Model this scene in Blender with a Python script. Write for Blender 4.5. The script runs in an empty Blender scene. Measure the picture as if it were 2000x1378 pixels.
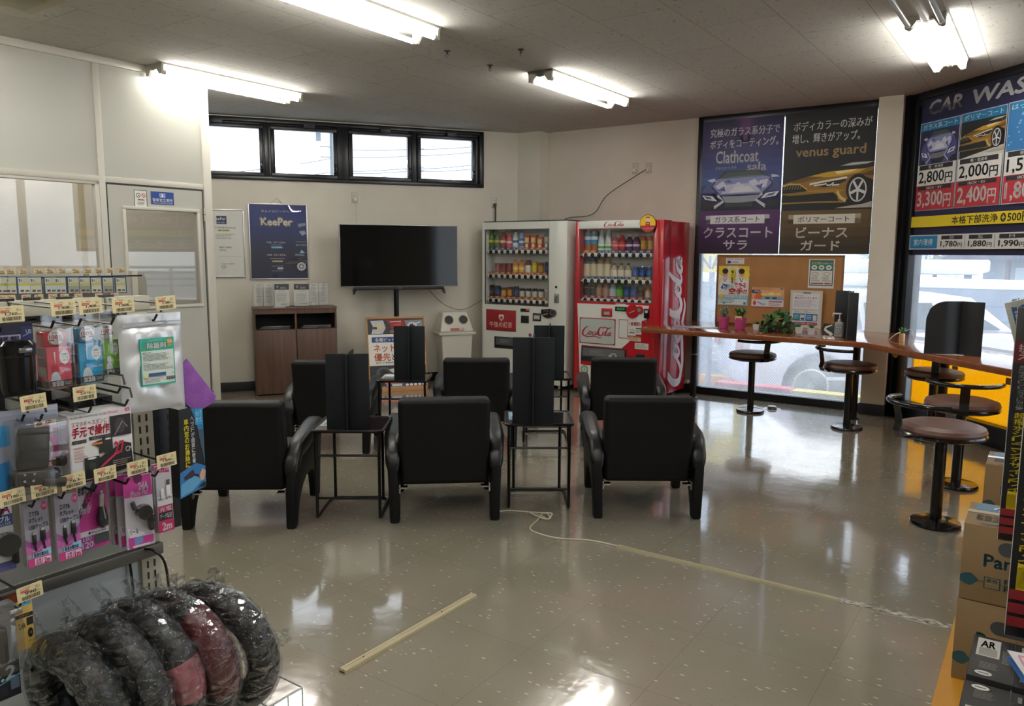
import bpy, bmesh, math, random
from math import sin, cos, pi, radians as R_, atan2, hypot
from mathutils import Vector, Matrix
random.seed(7)
S = bpy.context.scene
C = S.collection
# ---------------------------------------------------------------- camera, world, exposure
HC, HT = 1.40, 2.72                      # eye height, ceiling height
FPX, PIT, ROL = 1505.94, R_(7.36), R_(.247)
cam = bpy.data.objects.new('camera', bpy.data.cameras.new('camera')); C.objects.link(cam)
cam.data.sensor_width = 36; cam.data.lens = 36 * FPX / 2000; cam.data.clip_start = .05; cam.data.clip_end = 300
cam.matrix_world = Matrix.Translation((0, 0, HC)) @ Matrix.Rotation(pi / 2 - PIT, 4, 'X') @ Matrix.Rotation(ROL, 4, 'Z')
S.camera = cam
S.view_settings.view_transform = 'Standard'; S.view_settings.look = 'None'; S.view_settings.gamma = 1
S.view_settings.exposure = 0.7
SKY = 2.3; TUBE = 32.0
w = bpy.data.worlds.new('sky'); S.world = w; w.use_nodes = True
bgn = w.node_tree.nodes['Background']; bgn.inputs[1].default_value = SKY
wn = w.node_tree
tc = wn.nodes.new('ShaderNodeTexCoord'); no = wn.nodes.new('ShaderNodeTexNoise'); cr = wn.nodes.new('ShaderNodeValToRGB')
no.inputs['Scale'].default_value = 3.2; no.inputs['Detail'].default_value = 4
cr.color_ramp.elements[0].position = .38; cr.color_ramp.elements[0].color = (.55, .68, .86, 1)
cr.color_ramp.elements[1].position = .6; cr.color_ramp.elements[1].color = (.9, .96, 1, 1)
wn.links.new(tc.outputs['Generated'], no.inputs['Vector']); wn.links.new(no.outputs[0], cr.inputs[0]); wn.links.new(cr.outputs[0], bgn.inputs[0])
try:
    S.cycles.use_denoising = True; S.cycles.max_bounces = 8; S.cycles.transparent_max_bounces = 24
    S.cycles.caustics_reflective = False; S.cycles.caustics_refractive = False; S.cycles.sample_clamp_indirect = 4
except Exception: pass
# ---------------------------------------------------------------- frames: a place in the room where a plane of the photo stands
def ray(x, y):
    X = (x - 1000) / FPX; Y = -(y - 689) / FPX
    xc = X * cos(ROL) - Y * sin(ROL); yc = X * sin(ROL) + Y * cos(ROL)
    return Vector((xc, cos(PIT) + yc * sin(PIT), -sin(PIT) + yc * cos(PIT)))
def at(x, y, z=0.):
    d = ray(x, y); return d * ((z - HC) / d.z) + Vector((0, 0, HC))
class Fr:
    def __init__(s, ox, oy, rz): s.o = Vector((ox, oy)); s.rz = rz; s.u = Vector((cos(rz), sin(rz))); s.v = Vector((-sin(rz), cos(rz)))
    def w(s, x, y, z=0.): p = s.o + s.u * x + s.v * y; return (p.x, p.y, z)
    def hit(s, px, py, y=0.):            # pixel -> local x, z on the plane local y
        d = ray(px, py); n = s.v; k = s.o.dot(n) + y; t = k / (d.x * n.x + d.y * n.y)
        p = Vector((d.x * t, d.y * t)); return (p - s.o).dot(s.u), d.z * t + HC
    def on(s, px, py, z):                # pixel -> local x, y at height z
        p = at(px, py, z); q = Vector((p.x, p.y)) - s.o; return q.dot(s.u), q.dot(s.v)
    def sub(s, x, y, rz=0.): a = s.w(x, y); return Fr(a[0], a[1], s.rz + rz)
    def rect(s, x0, y0, x1, y1, y=0.): a = s.hit(x0, y0, y); b = s.hit(x1, y1, y); return a[0], b[1], b[0], a[1]
AZ = R_(34.82)
FG = Fr(0, 0, -AZ)                       # x = along the rear window wall, y = into it
GW = 7.42
FD = Fr(3.34, 6.745, R_(-79.82))
FA = Fr(.056, 8.788, R_(20.65))
FP = FG.sub(-5.45, 0, pi / 2)            # office partition, x runs to the back
# ---------------------------------------------------------------- materials
def lin(h):
    h = h.lstrip('#'); v = [int(h[i:i + 2], 16) / 255 for i in (0, 2, 4)]
    return [c / 12.92 if c <= .04045 else ((c + .055) / 1.055) ** 2.4 for c in v] + [1]
MC = {}
def M(h, rough=.5, metal=0., emit=0., alpha=1., coat=0., name=None, spec=.5):
    k = (h, rough, metal, emit, alpha, coat, spec)
    if k in MC: return MC[k]
    m = bpy.data.materials.new(name or 'paint_' + h.lstrip('#')); m.use_nodes = True
    b = m.node_tree.nodes['Principled BSDF']; b.inputs['Base Color'].default_value = lin(h)
    b.inputs['Roughness'].default_value = rough; b.inputs['Metallic'].default_value = metal
    b.inputs['Coat Weight'].default_value = coat; b.inputs['Coat Roughness'].default_value = .08
    b.inputs['Specular IOR Level'].default_value = spec
    if emit: b.inputs['Emission Color'].default_value = lin(h); b.inputs['Emission Strength'].default_value = emit
    if alpha < 1: b.inputs['Alpha'].default_value = alpha
    MC[k] = m; return m
def nodes(name):
    m = bpy.data.materials.new(name); m.use_nodes = True; t = m.node_tree; return m, t, t.nodes['Principled BSDF']
def N(t, kind, **kw):
    n = t.nodes.new('ShaderNode' + kind)
    for k, v in kw.items():
        if k in n.inputs: n.inputs[k].default_value = v
        else: setattr(n, k, v)
    return n
def ramp(t, fac, *st):
    r = N(t, 'ValToRGB'); e = r.color_ramp.elements
    while len(e) < len(st): e.new(.5)
    for i, (p, c) in enumerate(st): e[i].position = p; e[i].color = lin(c) if isinstance(c, str) else (c, c, c, 1)
    t.links.new(fac, r.inputs[0]); return r
def mottled(name, c0, c1, scale=4., rough=.6, bump=0., bscale=80., stretch=(1, 1, 1), detail=4., metal=0., coat=0., rot=0.):
    m, t, b = nodes(name); o = N(t, 'TexCoord'); mp = N(t, 'Mapping'); mp.inputs['Scale'].default_value = stretch; mp.inputs['Rotation'].default_value = (0, 0, rot)
    t.links.new(o.outputs['Object'], mp.inputs[0]); n = N(t, 'TexNoise', Scale=scale, Detail=detail); t.links.new(mp.outputs[0], n.inputs[0])
    r = ramp(t, n.outputs[0], (.35, c0), (.65, c1)); t.links.new(r.outputs[0], b.inputs['Base Color'])
    b.inputs['Roughness'].default_value = rough; b.inputs['Metallic'].default_value = metal; b.inputs['Coat Weight'].default_value = coat
    if bump:
        n2 = N(t, 'TexNoise', Scale=bscale, Detail=3.); t.links.new(mp.outputs[0], n2.inputs[0])
        bp = N(t, 'Bump', Strength=bump, Distance=.01); t.links.new(n2.outputs[0], bp.inputs['Height']); t.links.new(bp.outputs[0], b.inputs['Normal'])
    return m
def floor_mat():
    m, t, b = nodes('vinyl_tiles'); L = t.links.new; o = N(t, 'TexCoord')
    mp = N(t, 'Mapping'); mp.inputs['Location'].default_value = (.977 - .455 * 20, -2.17 + .455 * 20, 0); L(o.outputs['Object'], mp.inputs[0])
    br = N(t, 'TexBrick', Scale=1., offset=0., squash=1.); br.inputs['Mortar Size'].default_value = .0011; br.inputs['Mortar Smooth'].default_value = .3
    br.inputs['Brick Width'].default_value = .455; br.inputs['Row Height'].default_value = .455
    br.inputs['Color1'].default_value = (.96, .965, .95, 1); br.inputs['Color2'].default_value = (1, .99, .985, 1); br.inputs['Mortar'].default_value = (.7, .68, .64, 1)
    L(mp.outputs[0], br.inputs[0])
    n1 = N(t, 'TexNoise', Scale=1.3, Detail=3.); L(o.outputs['Object'], n1.inputs[0]); base = ramp(t, n1.outputs[0], (.35, '#8a8473'), (.5, '#918b7c'), (.65, '#978a7d'))
    v = N(t, 'TexVoronoi', Scale=24., feature='F1'); mv = N(t, 'Mapping'); mv.inputs['Scale'].default_value = (.8, 2.1, 1); mv.inputs['Rotation'].default_value = (0, 0, .4)
    L(o.outputs['Object'], mv.inputs[0]); nz = N(t, 'TexNoise', Scale=9.); L(o.outputs['Object'], nz.inputs[0])
    L(mv.outputs[0], v.inputs[0]); sp = ramp(t, v.outputs['Distance'], (.1, 1.), (.19, 0.)); 
    sel = ramp(t, v.outputs['Color'], (.5, 0.), (.52, 1.))
    mu = N(t, 'Math', operation='MULTIPLY'); L(sp.outputs[0], mu.inputs[0]); L(sel.outputs[0], mu.inputs[1])
    mx = N(t, 'MixRGB'); L(mu.outputs[0], mx.inputs[0]); L(base.outputs[0], mx.inputs[1]); mx.inputs[2].default_value = lin('#cfc8ba')
    v2 = N(t, 'TexVoronoi', Scale=31.); L(mv.outputs[0], v2.inputs[0]); s2 = ramp(t, v2.outputs['Distance'], (.07, .6), (.15, 0.))
    mx2 = N(t, 'MixRGB'); L(s2.outputs[0], mx2.inputs[0]); L(mx.outputs[0], mx2.inputs[1]); mx2.inputs[2].default_value = lin('#736a5c')
    mm = N(t, 'MixRGB', blend_type='MULTIPLY'); mm.inputs[0].default_value = 1; L(mx2.outputs[0], mm.inputs[1]); L(br.outputs[0], mm.inputs[2])
    L(mm.outputs[0], b.inputs['Base Color']); b.inputs['Roughness'].default_value = .2
    nr = N(t, 'TexNoise', Scale=5., Detail=5.); L(o.outputs['Object'], nr.inputs[0]); rr = ramp(t, nr.outputs[0], (.35, .07), (.7, .2)); L(rr.outputs[0], b.inputs['Roughness'])
    b.inputs['Specular IOR Level'].default_value = .5; b.inputs['Coat Weight'].default_value = .8; b.inputs['Coat Roughness'].default_value = .07
    nb = N(t, 'TexNoise', Scale=34., Detail=2.); L(o.outputs['Object'], nb.inputs[0]); nb2 = N(t, 'TexNoise', Scale=7., Detail=2.); L(o.outputs['Object'], nb2.inputs[0])
    b1 = N(t, 'Bump', Strength=.10, Distance=.004); L(nb.outputs[0], b1.inputs['Height']); b2 = N(t, 'Bump', Strength=.16, Distance=.012); L(nb2.outputs[0], b2.inputs['Height'])
    b3 = N(t, 'Bump', Strength=.4, Distance=.002); L(br.outputs['Fac'], b3.inputs['Height']); b3.invert = True
    L(b1.outputs[0], b2.inputs['Normal']); L(b2.outputs[0], b3.inputs['Normal']); L(b3.outputs[0], b.inputs['Normal']); return m
def ceil_mat():
    m, t, b = nodes('ceiling_board'); L = t.links.new; o = N(t, 'TexCoord'); mp = N(t, 'Mapping'); mp.inputs['Rotation'].default_value = (0, 0, pi / 2); mp.inputs['Location'].default_value = (9.0 + .03, .457 + .449 * 30 , 0)
    # rows run along y (into the room); swap x and y through the rotation
    L(o.outputs['Object'], mp.inputs[0])
    br = N(t, 'TexBrick', Scale=1., offset=.5, squash=1.); br.inputs['Mortar Size'].default_value = .0022; br.inputs['Mortar Smooth'].default_value = .2
    br.inputs['Brick Width'].default_value = .9; br.inputs['Row Height'].default_value = .449
    br.inputs['Color1'].default_value = (.93, .93, .93, 1); br.inputs['Color2'].default_value = (1, 1, 1, 1); br.inputs['Mortar'].default_value = (.5, .48, .45, 1); L(mp.outputs[0], br.inputs[0])
    v = N(t, 'TexNoise', Scale=55., Detail=3., Roughness=.7); mv = N(t, 'Mapping'); mv.inputs['Scale'].default_value = (1, .45, 1); mv.inputs['Rotation'].default_value = (0, 0, .9); L(o.outputs['Object'], mv.inputs[0]); L(mv.outputs[0], v.inputs[0])
    sp = ramp(t, v.outputs[0], (.31, '#87847c'), (.36, '#c0bdb5'), (.6, '#c5c2bb'))
    mm = N(t, 'MixRGB', blend_type='MULTIPLY'); mm.inputs[0].default_value = 1; L(sp.outputs[0], mm.inputs[1]); L(br.outputs[0], mm.inputs[2]); L(mm.outputs[0], b.inputs['Base Color'])
    b.inputs['Roughness'].default_value = .9; b.inputs['Specular IOR Level'].default_value = .2
    bp = N(t, 'Bump', Strength=.3, Distance=.003); L(v.outputs[0], bp.inputs['Height']); L(bp.outputs[0], b.inputs['Normal']); return m
def glass_mat(name, haze=0., wire=0., tint='#ffffff', refl=1., wscale=60.):
    """thin window glass: see-through, mirror-like at the surface, a film of dust or print that catches daylight, wire net"""
    m = bpy.data.materials.new(name); m.use_nodes = True; t = m.node_tree; t.nodes.clear(); L = t.links.new
    out = N(t, 'OutputMaterial'); tr = N(t, 'BsdfTransparent'); tr.inputs[0].default_value = lin(tint); gl = N(t, 'BsdfGlossy', Roughness=.0)
    lw = N(t, 'LayerWeight', Blend=.5); mx = N(t, 'MixShader'); pw = N(t, 'Math', operation='POWER'); L(lw.outputs['Facing'], pw.inputs[0]); pw.inputs[1].default_value = 4.2
    sc = N(t, 'Math', operation='MULTIPLY_ADD'); L(pw.outputs[0], sc.inputs[0]); sc.inputs[1].default_value = .5; sc.inputs[2].default_value = .045 * refl
    body = tr.outputs[0]
    if haze:
        tl = N(t, 'BsdfTranslucent'); tl.inputs[0].default_value = (.95, .97, 1, 1); m1 = N(t, 'MixShader'); m1.inputs[0].default_value = haze; L(body, m1.inputs[1]); L(tl.outputs[0], m1.inputs[2]); body = m1.outputs[0]
        o = N(t, 'TexCoord'); nz = N(t, 'TexNoise', Scale=6., Detail=6.); L(o.outputs['Object'], nz.inputs[0]); rr = ramp(t, nz.outputs[0], (.3, haze * .8), (.7, haze * 1.25)); L(rr.outputs[0], m1.inputs[0])
    if wire:
        o = N(t, 'TexCoord'); sx = N(t, 'SeparateXYZ'); L(o.outputs['Object'], sx.inputs[0])
        def line(sgn):
            a = N(t, 'Math', operation='MULTIPLY_ADD'); L(sx.outputs['Z'], a.inputs[0]); a.inputs[1].default_value = sgn; L(sx.outputs['X'], a.inputs[2])
            b = N(t, 'Math', operation='MULTIPLY'); L(a.outputs[0], b.inputs[0]); b.inputs[1].default_value = wscale
            c = N(t, 'Math', operation='FRACT'); L(b.outputs[0], c.inputs[0]); d = N(t, 'Math', operation='LESS_THAN'); L(c.outputs[0], d.inputs[0]); d.inputs[1].default_value = .09; return d
        a, b = line(.8), line(-.8); mxx = N(t, 'Math', operation='MAXIMUM'); L(a.outputs[0], mxx.inputs[0]); L(b.outputs[0], mxx.inputs[1])
        k = N(t, 'Math', operation='MULTIPLY'); L(mxx.outputs[0], k.inputs[0]); k.inputs[1].default_value = wire
        df = N(t, 'BsdfDiffuse'); df.inputs[0].default_value = (.35, .4, .45, 1); m2 = N(t, 'MixShader'); L(k.outputs[0], m2.inputs[0]); L(body, m2.inputs[1]); L(df.outputs[0], m2.inputs[2]); body = m2.outputs[0]
    L(sc.outputs[0], mx.inputs[0]); L(body, mx.inputs[1]); L(gl.outputs[0], mx.inputs[2]); L(mx.outputs[0], out.inputs[0]); return m
def translucent_mat(name, h, mixv=.75):
    m = bpy.data.materials.new(name); m.use_nodes = True; t = m.node_tree; t.nodes.clear(); L = t.links.new
    out = N(t, 'OutputMaterial'); a = N(t, 'BsdfTranslucent'); a.inputs[0].default_value = lin(h); b = N(t, 'BsdfDiffuse'); b.inputs[0].default_value = lin(h)
    x = N(t, 'MixShader'); x.inputs[0].default_value = mixv; L(b.outputs[0], x.inputs[1]); L(a.outputs[0], x.inputs[2]); L(x.outputs[0], out.inputs[0]); return m
# ---------------------------------------------------------------- mesh builder
TX = {}
def textmesh(s, bold):
    k = (s, bold)
    if k in TX: return TX[k]
    cu = bpy.data.curves.new('t', 'FONT'); cu.body = s; cu.size = 1; cu.resolution_u = 2
    o = bpy.data.objects.new('t', cu); C.objects.link(o); dg = bpy.context.evaluated_depsgraph_get(); dg.update()
    me = o.evaluated_get(dg).to_mesh(); vs = [v.co.copy() for v in me.vertices]; fs = [tuple(p.vertices) for p in me.polygons]
    o.evaluated_get(dg).to_mesh_clear(); bpy.data.objects.remove(o); bpy.data.curves.remove(cu)
    TX[k] = (vs, fs) if vs else ([Vector((0, 0, 0)), Vector((1, 0, 0)), Vector((1, 1, 0))], [(0, 1, 2)]); return TX[k]
class MB:
    def __init__(s): s.v = []; s.f = []; s.m = []; s.mats = []; s.X = None
    def mi(s, m):
        if isinstance(m, str): m = M(m)
        if m not in s.mats: s.mats.append(m)
        return s.mats.index(m)
    def add(s, vs, fs, m):
        i = s.mi(m); n = len(s.v)
        if s.X is not None: vs = [s.X @ Vector(v) for v in vs]
        s.v += [tuple(v) for v in vs]; s.f += [tuple(n + k for k in f) for f in fs]; s.m += [i] * len(fs); return s
    def box(s, x0, x1, y0, y1, z0, z1, m, bev=0., seg=2):
        if bev <= 0:
            vs = [(x, y, z) for x in (x0, x1) for y in (y0, y1) for z in (z0, z1)]
            fs = [(0, 1, 3, 2), (4, 6, 7, 5), (0, 4, 5, 1), (2, 3, 7, 6), (0, 2, 6, 4), (1, 5, 7, 3)]
            return s.add(vs, fs, m)
        bm = bmesh.new(); bmesh.ops.create_cube(bm, size=1)
        for v in bm.verts: v.co = Vector(((x0 + x1) / 2 + v.co.x * (x1 - x0), (y0 + y1) / 2 + v.co.y * (y1 - y0), (z0 + z1) / 2 + v.co.z * (z1 - z0)))
        b = min(bev, .49 * min(abs(x1 - x0), abs(y1 - y0), abs(z1 - z0)))
        bmesh.ops.bevel(bm, geom=bm.edges[:], offset=b, segments=seg, affect='EDGES', profile=.5)
        return s.bm(bm, m)
    def bm(s, bm, m, fn=None):
        bm.normal_update(); bm.verts.index_update(); vs = [fn(v.co) if fn else v.co.copy() for v in bm.verts]; fs = [tuple(v.index for v in f.verts) for f in bm.faces]; bm.free(); return s.add(vs, fs, m)
    def quad(s, a, b, c, d, m): return s.add([a, b, c, d], [(0, 1, 2, 3)], m)
    def prism(s, pts, d0, d1, m, ax='y', bev=0., seg=2, fn=None):
        """pts in the plane across axis ax; ax y: (x,z); ax x: (y,z); ax z: (x,y)"""
        def P(p, d): return {'y': (p[0], d, p[1]), 'x': (d, p[0], p[1]), 'z': (p[0], p[1], d)}[ax]
        bm = bmesh.new(); a = [bm.verts.new(P(p, d0)) for p in pts]; b = [bm.verts.new(P(p, d1)) for p in pts]; n = len(pts)
        fa = bm.faces.new(a); fb = bm.faces.new(b[::-1])
        for i in range(n): bm.faces.new((a[i], b[i], b[(i + 1) % n], a[(i + 1) % n]))
        bmesh.ops.recalc_face_normals(bm, faces=bm.faces[:])
        if bev:
            es = [e for e in bm.edges if (e.verts[0] in a) == (e.verts[1] in a)]
            bmesh.ops.bevel(bm, geom=es, offset=bev, segments=seg, affect='EDGES', profile=.5)
        bmesh.ops.triangulate(bm, faces=[f for f in bm.faces if len(f.verts) > 4])
        return s.bm(bm, m, fn)
    def lathe(s, prof, c, m, n=20, ax='z', arc=2 * pi):
        """prof: (r, h); axis through c. None-material list allowed: prof items (r,h,mat) start a new band"""
        cur = m; rings = []; full = abs(arc - 2 * pi) < 1e-6; k = n if full else n + 1
        def P(r, h, a):
            x, y = r * cos(a), r * sin(a); return {'z': (c[0] + x, c[1] + y, c[2] + h), 'y': (c[0] + x, c[1] + h, c[2] + y), 'x': (c[0] + h, c[1] + x, c[2] + y)}[ax]
        for i in range(len(prof) - 1):
            p, q = prof[i], prof[i + 1]
            if len(p) > 2: cur = p[2]
            if i and len(p) <= 2 and False: pass
            vs = [P(p[0], p[1], arc * j / n) for j in range(k)] + [P(q[0], q[1], arc * j / n) for j in range(k)]
            fs = [(j, (j + 1) % k, k + (j + 1) % k, k + j) for j in range(n)]
            if ax == 'y': fs = [f[::-1] for f in fs]
            s.add(vs, fs, cur)
        return s
    def cyl(s, a, b, r, m, n=12, r2=None, cap=True):
        a, b = Vector(a), Vector(b); r2 = r if r2 is None else r2; d = (b - a).normalized(); u = d.orthogonal().normalized(); v = d.cross(u)
        ra = [a + (u * cos(2 * pi * i / n) + v * sin(2 * pi * i / n)) * r for i in range(n)]; rb = [b + (u * cos(2 * pi * i / n) + v * sin(2 * pi * i / n)) * r2 for i in range(n)]
        s.add(ra + rb, [(i, (i + 1) % n, n + (i + 1) % n, n + i) for i in range(n)], m)
        if cap: s.add(ra, [tuple(range(n))[::-1]], m); s.add(rb, [tuple(range(n))], m)
        return s
    def tube(s, pts, r, m, n=8, closed=False, cap=True):
        pts = [Vector(p) for p in pts]; k = len(pts); rings = []; u = None
        for i, p in enumerate(pts):
            a = pts[i - 1] if (i or closed) else p; b = pts[(i + 1) % k] if (i < k - 1 or closed) else p
            d = (b - a).normalized(); u = d.orthogonal().normalized() if u is None else (u - d * u.dot(d)).normalized(); v = d.cross(u)
            rr = r[i] if isinstance(r, (list, tuple)) else r
            rings.append([p + (u * cos(2 * pi * j / n) + v * sin(2 * pi * j / n)) * rr for j in range(n)])
        vs = [q for g in rings for q in g]; fs = []
        for i in range(k if closed else k - 1):
            A, B = i * n, ((i + 1) % k) * n
            fs += [(A + j, A + (j + 1) % n, B + (j + 1) % n, B + j) for j in range(n)]
        if cap and not closed: fs += [tuple(range(n))[::-1], tuple(range((k - 1) * n, k * n))]
        return s.add(vs, fs, m)
    def sphere(s, c, r, m, n=14, sz=(1, 1, 1)):
        bm = bmesh.new(); bmesh.ops.create_uvsphere(bm, u_segments=n, v_segments=max(6, n // 2), radius=1)
        return s.bm(bm, m, lambda v: Vector((c[0] + v.x * r * sz[0], c[1] + v.y * r * sz[1], c[2] + v.z * r * sz[2])))
    def build(s, name, parent=None, loc=(0, 0, 0), rz=0., wn=False, ang=38, **kw):
        me = bpy.data.meshes.new(name); me.from_pydata(s.v, [], s.f)
        for m in s.mats: me.materials.append(m)
        me.polygons.foreach_set('material_index', s.m); me.polygons.foreach_set('use_smooth', [True] * len(s.f))
        me.update(); me.set_sharp_from_angle(angle=R_(ang)); o = bpy.data.objects.new(name, me); C.objects.link(o)
        if parent: o.parent = parent
        o.location = loc; o.rotation_euler = (0, 0, rz)
        if wn: q = o.modifiers.new('wn', 'WEIGHTED_NORMAL'); q.keep_sharp = True
        tag(o, **kw); return o
def tag(o, label=None, cat=None, group=None, kind=None):
    if label: o['label'] = label
    if cat: o['category'] = cat
    if group: o['group'] = group
    if kind: o['kind'] = kind
    return o
def thing(name, loc, rz, label, cat, group=None):
    o = bpy.data.objects.new(name, None); C.objects.link(o); o.location = loc; o.rotation_euler = (0, 0, rz); o.empty_display_size = .05
    return tag(o, label, cat, group)
KIDS = lambda o: [c for c in bpy.data.objects if c.parent == o]
def copy_tree(o, parent=None):
    c = o.copy(); C.objects.link(c)
    if parent: c.parent = parent
    for k in KIDS(o): copy_tree(k, c)
    return c
def dup(o, loc, rz=None, label=None, group=None):
    c = copy_tree(o); c.location = loc
    if rz is not None: c.rotation_euler = (0, 0, rz)
    if label: c['label'] = label
    if group: c['group'] = group
    return c
class Cv:
    """flat print: x right, y down in its own units, drawn on a rectangle that stands or lies in space"""
    def __init__(s, mb, o, u, v, w, h, uw=100., uh=None, d=.0002):
        s.mb = mb; s.o = Vector(o); s.u = Vector(u).normalized(); s.vv = -Vector(v).normalized(); s.n = s.u.cross(-s.vv); s.kx = w / uw; s.ky = h / (uh or uw); s.W = uw; s.H = uh or uw; s.d = d; s.k = 1
    def P(s, x, y): return s.o + s.u * (x * s.kx) + s.vv * (y * s.ky) + s.n * (s.d * s.k)
    def poly(s, pts, m): s.mb.add([s.P(*p) for p in pts], [tuple(range(len(pts)))[::-1]], m); s.k += 1; return s
    def rect(s, x0, y0, x1, y1, m): return s.poly([(x0, y0), (x1, y0), (x1, y1), (x0, y1)], m)
    def ell(s, cx, cy, rx, ry, m, n=20): return s.poly([(cx + rx * cos(2 * pi * i / n), cy + ry * sin(2 * pi * i / n)) for i in range(n)], m)
    def line(s, pts, wd, m):
        pts = [Vector(p) for p in pts]; L, Rr = [], []
        for i, p in enumerate(pts):
            a = pts[max(i - 1, 0)]; b = pts[min(i + 1, len(pts) - 1)]; d = (b - a); d.normalize() if d.length else None; q = Vector((-d.y, d.x)); ww = (wd[i] if isinstance(wd, (list, tuple)) else wd) / 2
            L.append(p + q * ww); Rr.append(p - q * ww)
        vs = [s.P(*p) for p in L + Rr]; n = len(pts); s.mb.add(vs, [(i, i + 1, n + i + 1, n + i) for i in range(n - 1)], m); s.k += 1; return s
    def text(s, t, x0, y0, x1, y1, m, b=.012, sh=0., vert=False):
        if vert:
            n = len(t); hh = (y1 - y0) / n
            for i, ch in enumerate(t):
                if ch != ' ': s.text(ch, x0, y0 + i * hh + hh * .05, x1, y0 + (i + 1) * hh - hh * .05, m, b, sh); s.k -= 1
            s.k += 1; return s
        vs, fs = textmesh(t, 0); X = [v.x for v in vs]; Y = [v.y for v in vs]; ax, bx, ay, by = min(X), max(X), min(Y), max(Y)
        kx = (x1 - x0) / max(bx - ax, 1e-6); ky = (y1 - y0) / max(by - ay, 1e-6)
        if t in 'ー一-_・.,。、1lI': k = min(kx, ky) if t not in 'ー一-' else kx; kx = ky = k; y0 = (y0 + y1) / 2 - (by - ay) * k / 2; y1 = y0 + (by - ay) * k; x0 = (x0 + x1) / 2 - (bx - ax) * k / 2
        q = b * .62; dd = [(0, 0)] if q <= 0 else ([(-q, 0), (q, 0)] if q < .015 else [(-q, 0), (q, 0), (0, -q), (0, q)])
        for ox, oy in dd: s.mb.add([s.P(x0 + (v.x + ox - ax) * kx + sh * (v.y - ay) * ky, y1 - (v.y + oy - ay) * ky) for v in vs], fs, m)
        s.k += 1; return s
    def lines(s, x0, y0, x1, y1, n, m, th=.35):
        h = (y1 - y0) / n; rr = random.Random(n)
        for i in range(n):
            x = x0
            xe = x1 - (x1 - x0) * rr.random() * .3
            while x < xe: wd = (x1 - x0) * (.05 + .22 * rr.random()); s.rect(x, y0 + i * h, min(x + wd, xe), y0 + i * h + h * th, m); s.k -= 1; x += wd + (x1 - x0) * .02
        s.k += 1; return s
def paper(name, F, x0, z0, x1, z1, y, bg, draw, uw=100, uh=100, th=.002, parent=None, frame=None, **kw):
    """a printed sheet standing in frame F in front of plane y (faces local -y)"""
    mb = MB(); mb.box(x0, x1, y - th, y, z0, z1, bg if not isinstance(bg, str) else M(bg))
    c = Cv(mb, (x0, y - th, z1), (1, 0, 0), (0, 0, 1), x1 - x0, z1 - z0, uw, uh)
    draw(c)
    if parent: return mb.build(name, parent, **kw)
    return mb.build(name, None, (F.o.x, F.o.y, 0), F.rz, **kw)
BLK = M('#17181a', .42); BLKM = M('#0b0c0e', .3, .3); ALU = M('#c4c2b8', .35, .6); WHT = M('#dcdad2', .4); CREAM = M('#cfc9b6', .5); CHR = M('#c8c8c8', .18, 1.)
# ================================================================ the shell
WALL = mottled('wallpaper', '#cfc9bc', '#d6d0c3', 2., .75, .25, 240.)
WALLP = mottled('wallpaper_rear', '#cfc5b9', '#d6ccc0', 2., .75, .25, 240.)
def gbox(name, x0, x1, y0, y1, z0, z1, m, F=FG, bev=0., **kw):
    kw.setdefault('kind', 'structure'); return MB().box(x0, x1, y0, y1, z0, z1, m, bev).build(name, None, (F.o.x, F.o.y, 0), F.rz, **kw)
def wq(pts, z0, z1, m, name, th=.12):
    """wall along world points"""
    mb = MB()
    for (a, b) in zip(pts, pts[1:]):
        d = (Vector(b) - Vector(a)).normalized(); n = Vector((-d.y, d.x)) * th
        q = [a, b, (b[0] + n.x, b[1] + n.y), (a[0] + n.x, a[1] + n.y)]; mb.prism(q, z0, z1, m, 'z')
    return mb.build(name, kind='structure')
# floor and ceiling as one polygon each in the building frame
outl = [FD.w(0.15, .04), FD.w(9.9, .04), (5.2, -3.1, 0), (-9.6, -3.1, 0), (-9.6, 3.2, 0), FA.w(-6.5, .05), FA.w(.05, .05), FG.w(-4.6, GW + .03), FG.w(-1.0, GW + .03)]
def toG(p): q = Vector((p[0], p[1])); return (q.dot(FG.u), q.dot(FG.v))
po = [toG(p) for p in outl]
MB().prism(po, -.06, 0, floor_mat(), 'z').build('floor', None, (0, 0, 0), FG.rz, kind='structure')
MB().prism(po, HT, HT + .08, ceil_mat(), 'z').build('ceiling', None, (0, 0, 0), FG.rz, kind='structure')
MB().prism([(p[0], p[1]) for p in outl], HT + .1, HT + .35, M('#8a8a86'), 'z').build('trim_9', kind='structure')
wq([(-9.6, -3.1), (5.2, -3.1)][::-1], 0, HT, WALL, 'wall_front')
wq([(-9.6, -3.1), (-9.6, 3.2), FA.w(-6.5, 0)[:2]], 0, HT, WALL, 'wall_office')
# --- wall A with the strip of four high windows
a0 = FA.hit(417.5, 224); wl = -3.95; wr, zt = FA.hit(943.5, 257); zb = FA.hit(943.5, 367)[1]; zt = HT - .015
mb = MB(); mb.box(-6.5, 0, 0, .14, 0, zb, WALL); mb.box(-6.5, wl, 0, .14, zb, HT, WALL); mb.box(wr, 0, 0, .14, zb, HT, WALL); mb.box(wl, wr, 0, .14, zt, HT, WALL)
mb.build('wall_back', None, FA.w(0, 0), FA.rz, kind='structure')
GLW = glass_mat('wired_glass', .1, .30, wscale=38.)
FRM = M('#15161a', .32, .2)
win = MB(); win.box(wl, wr, -.03, .06, zb, zb + .035, FRM, .004); win.box(wl, wr, -.03, .06, zt - .04, zt, FRM, .004); win.box(wr - .05, wr, -.03, .06, zb, zt, FRM, .004); win.box(wl, wl + .03, -.03, .06, zb, zt, FRM)
W1 = win.build('window_1', None, FA.w(0, 0), FA.rz, kind='structure')
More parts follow.
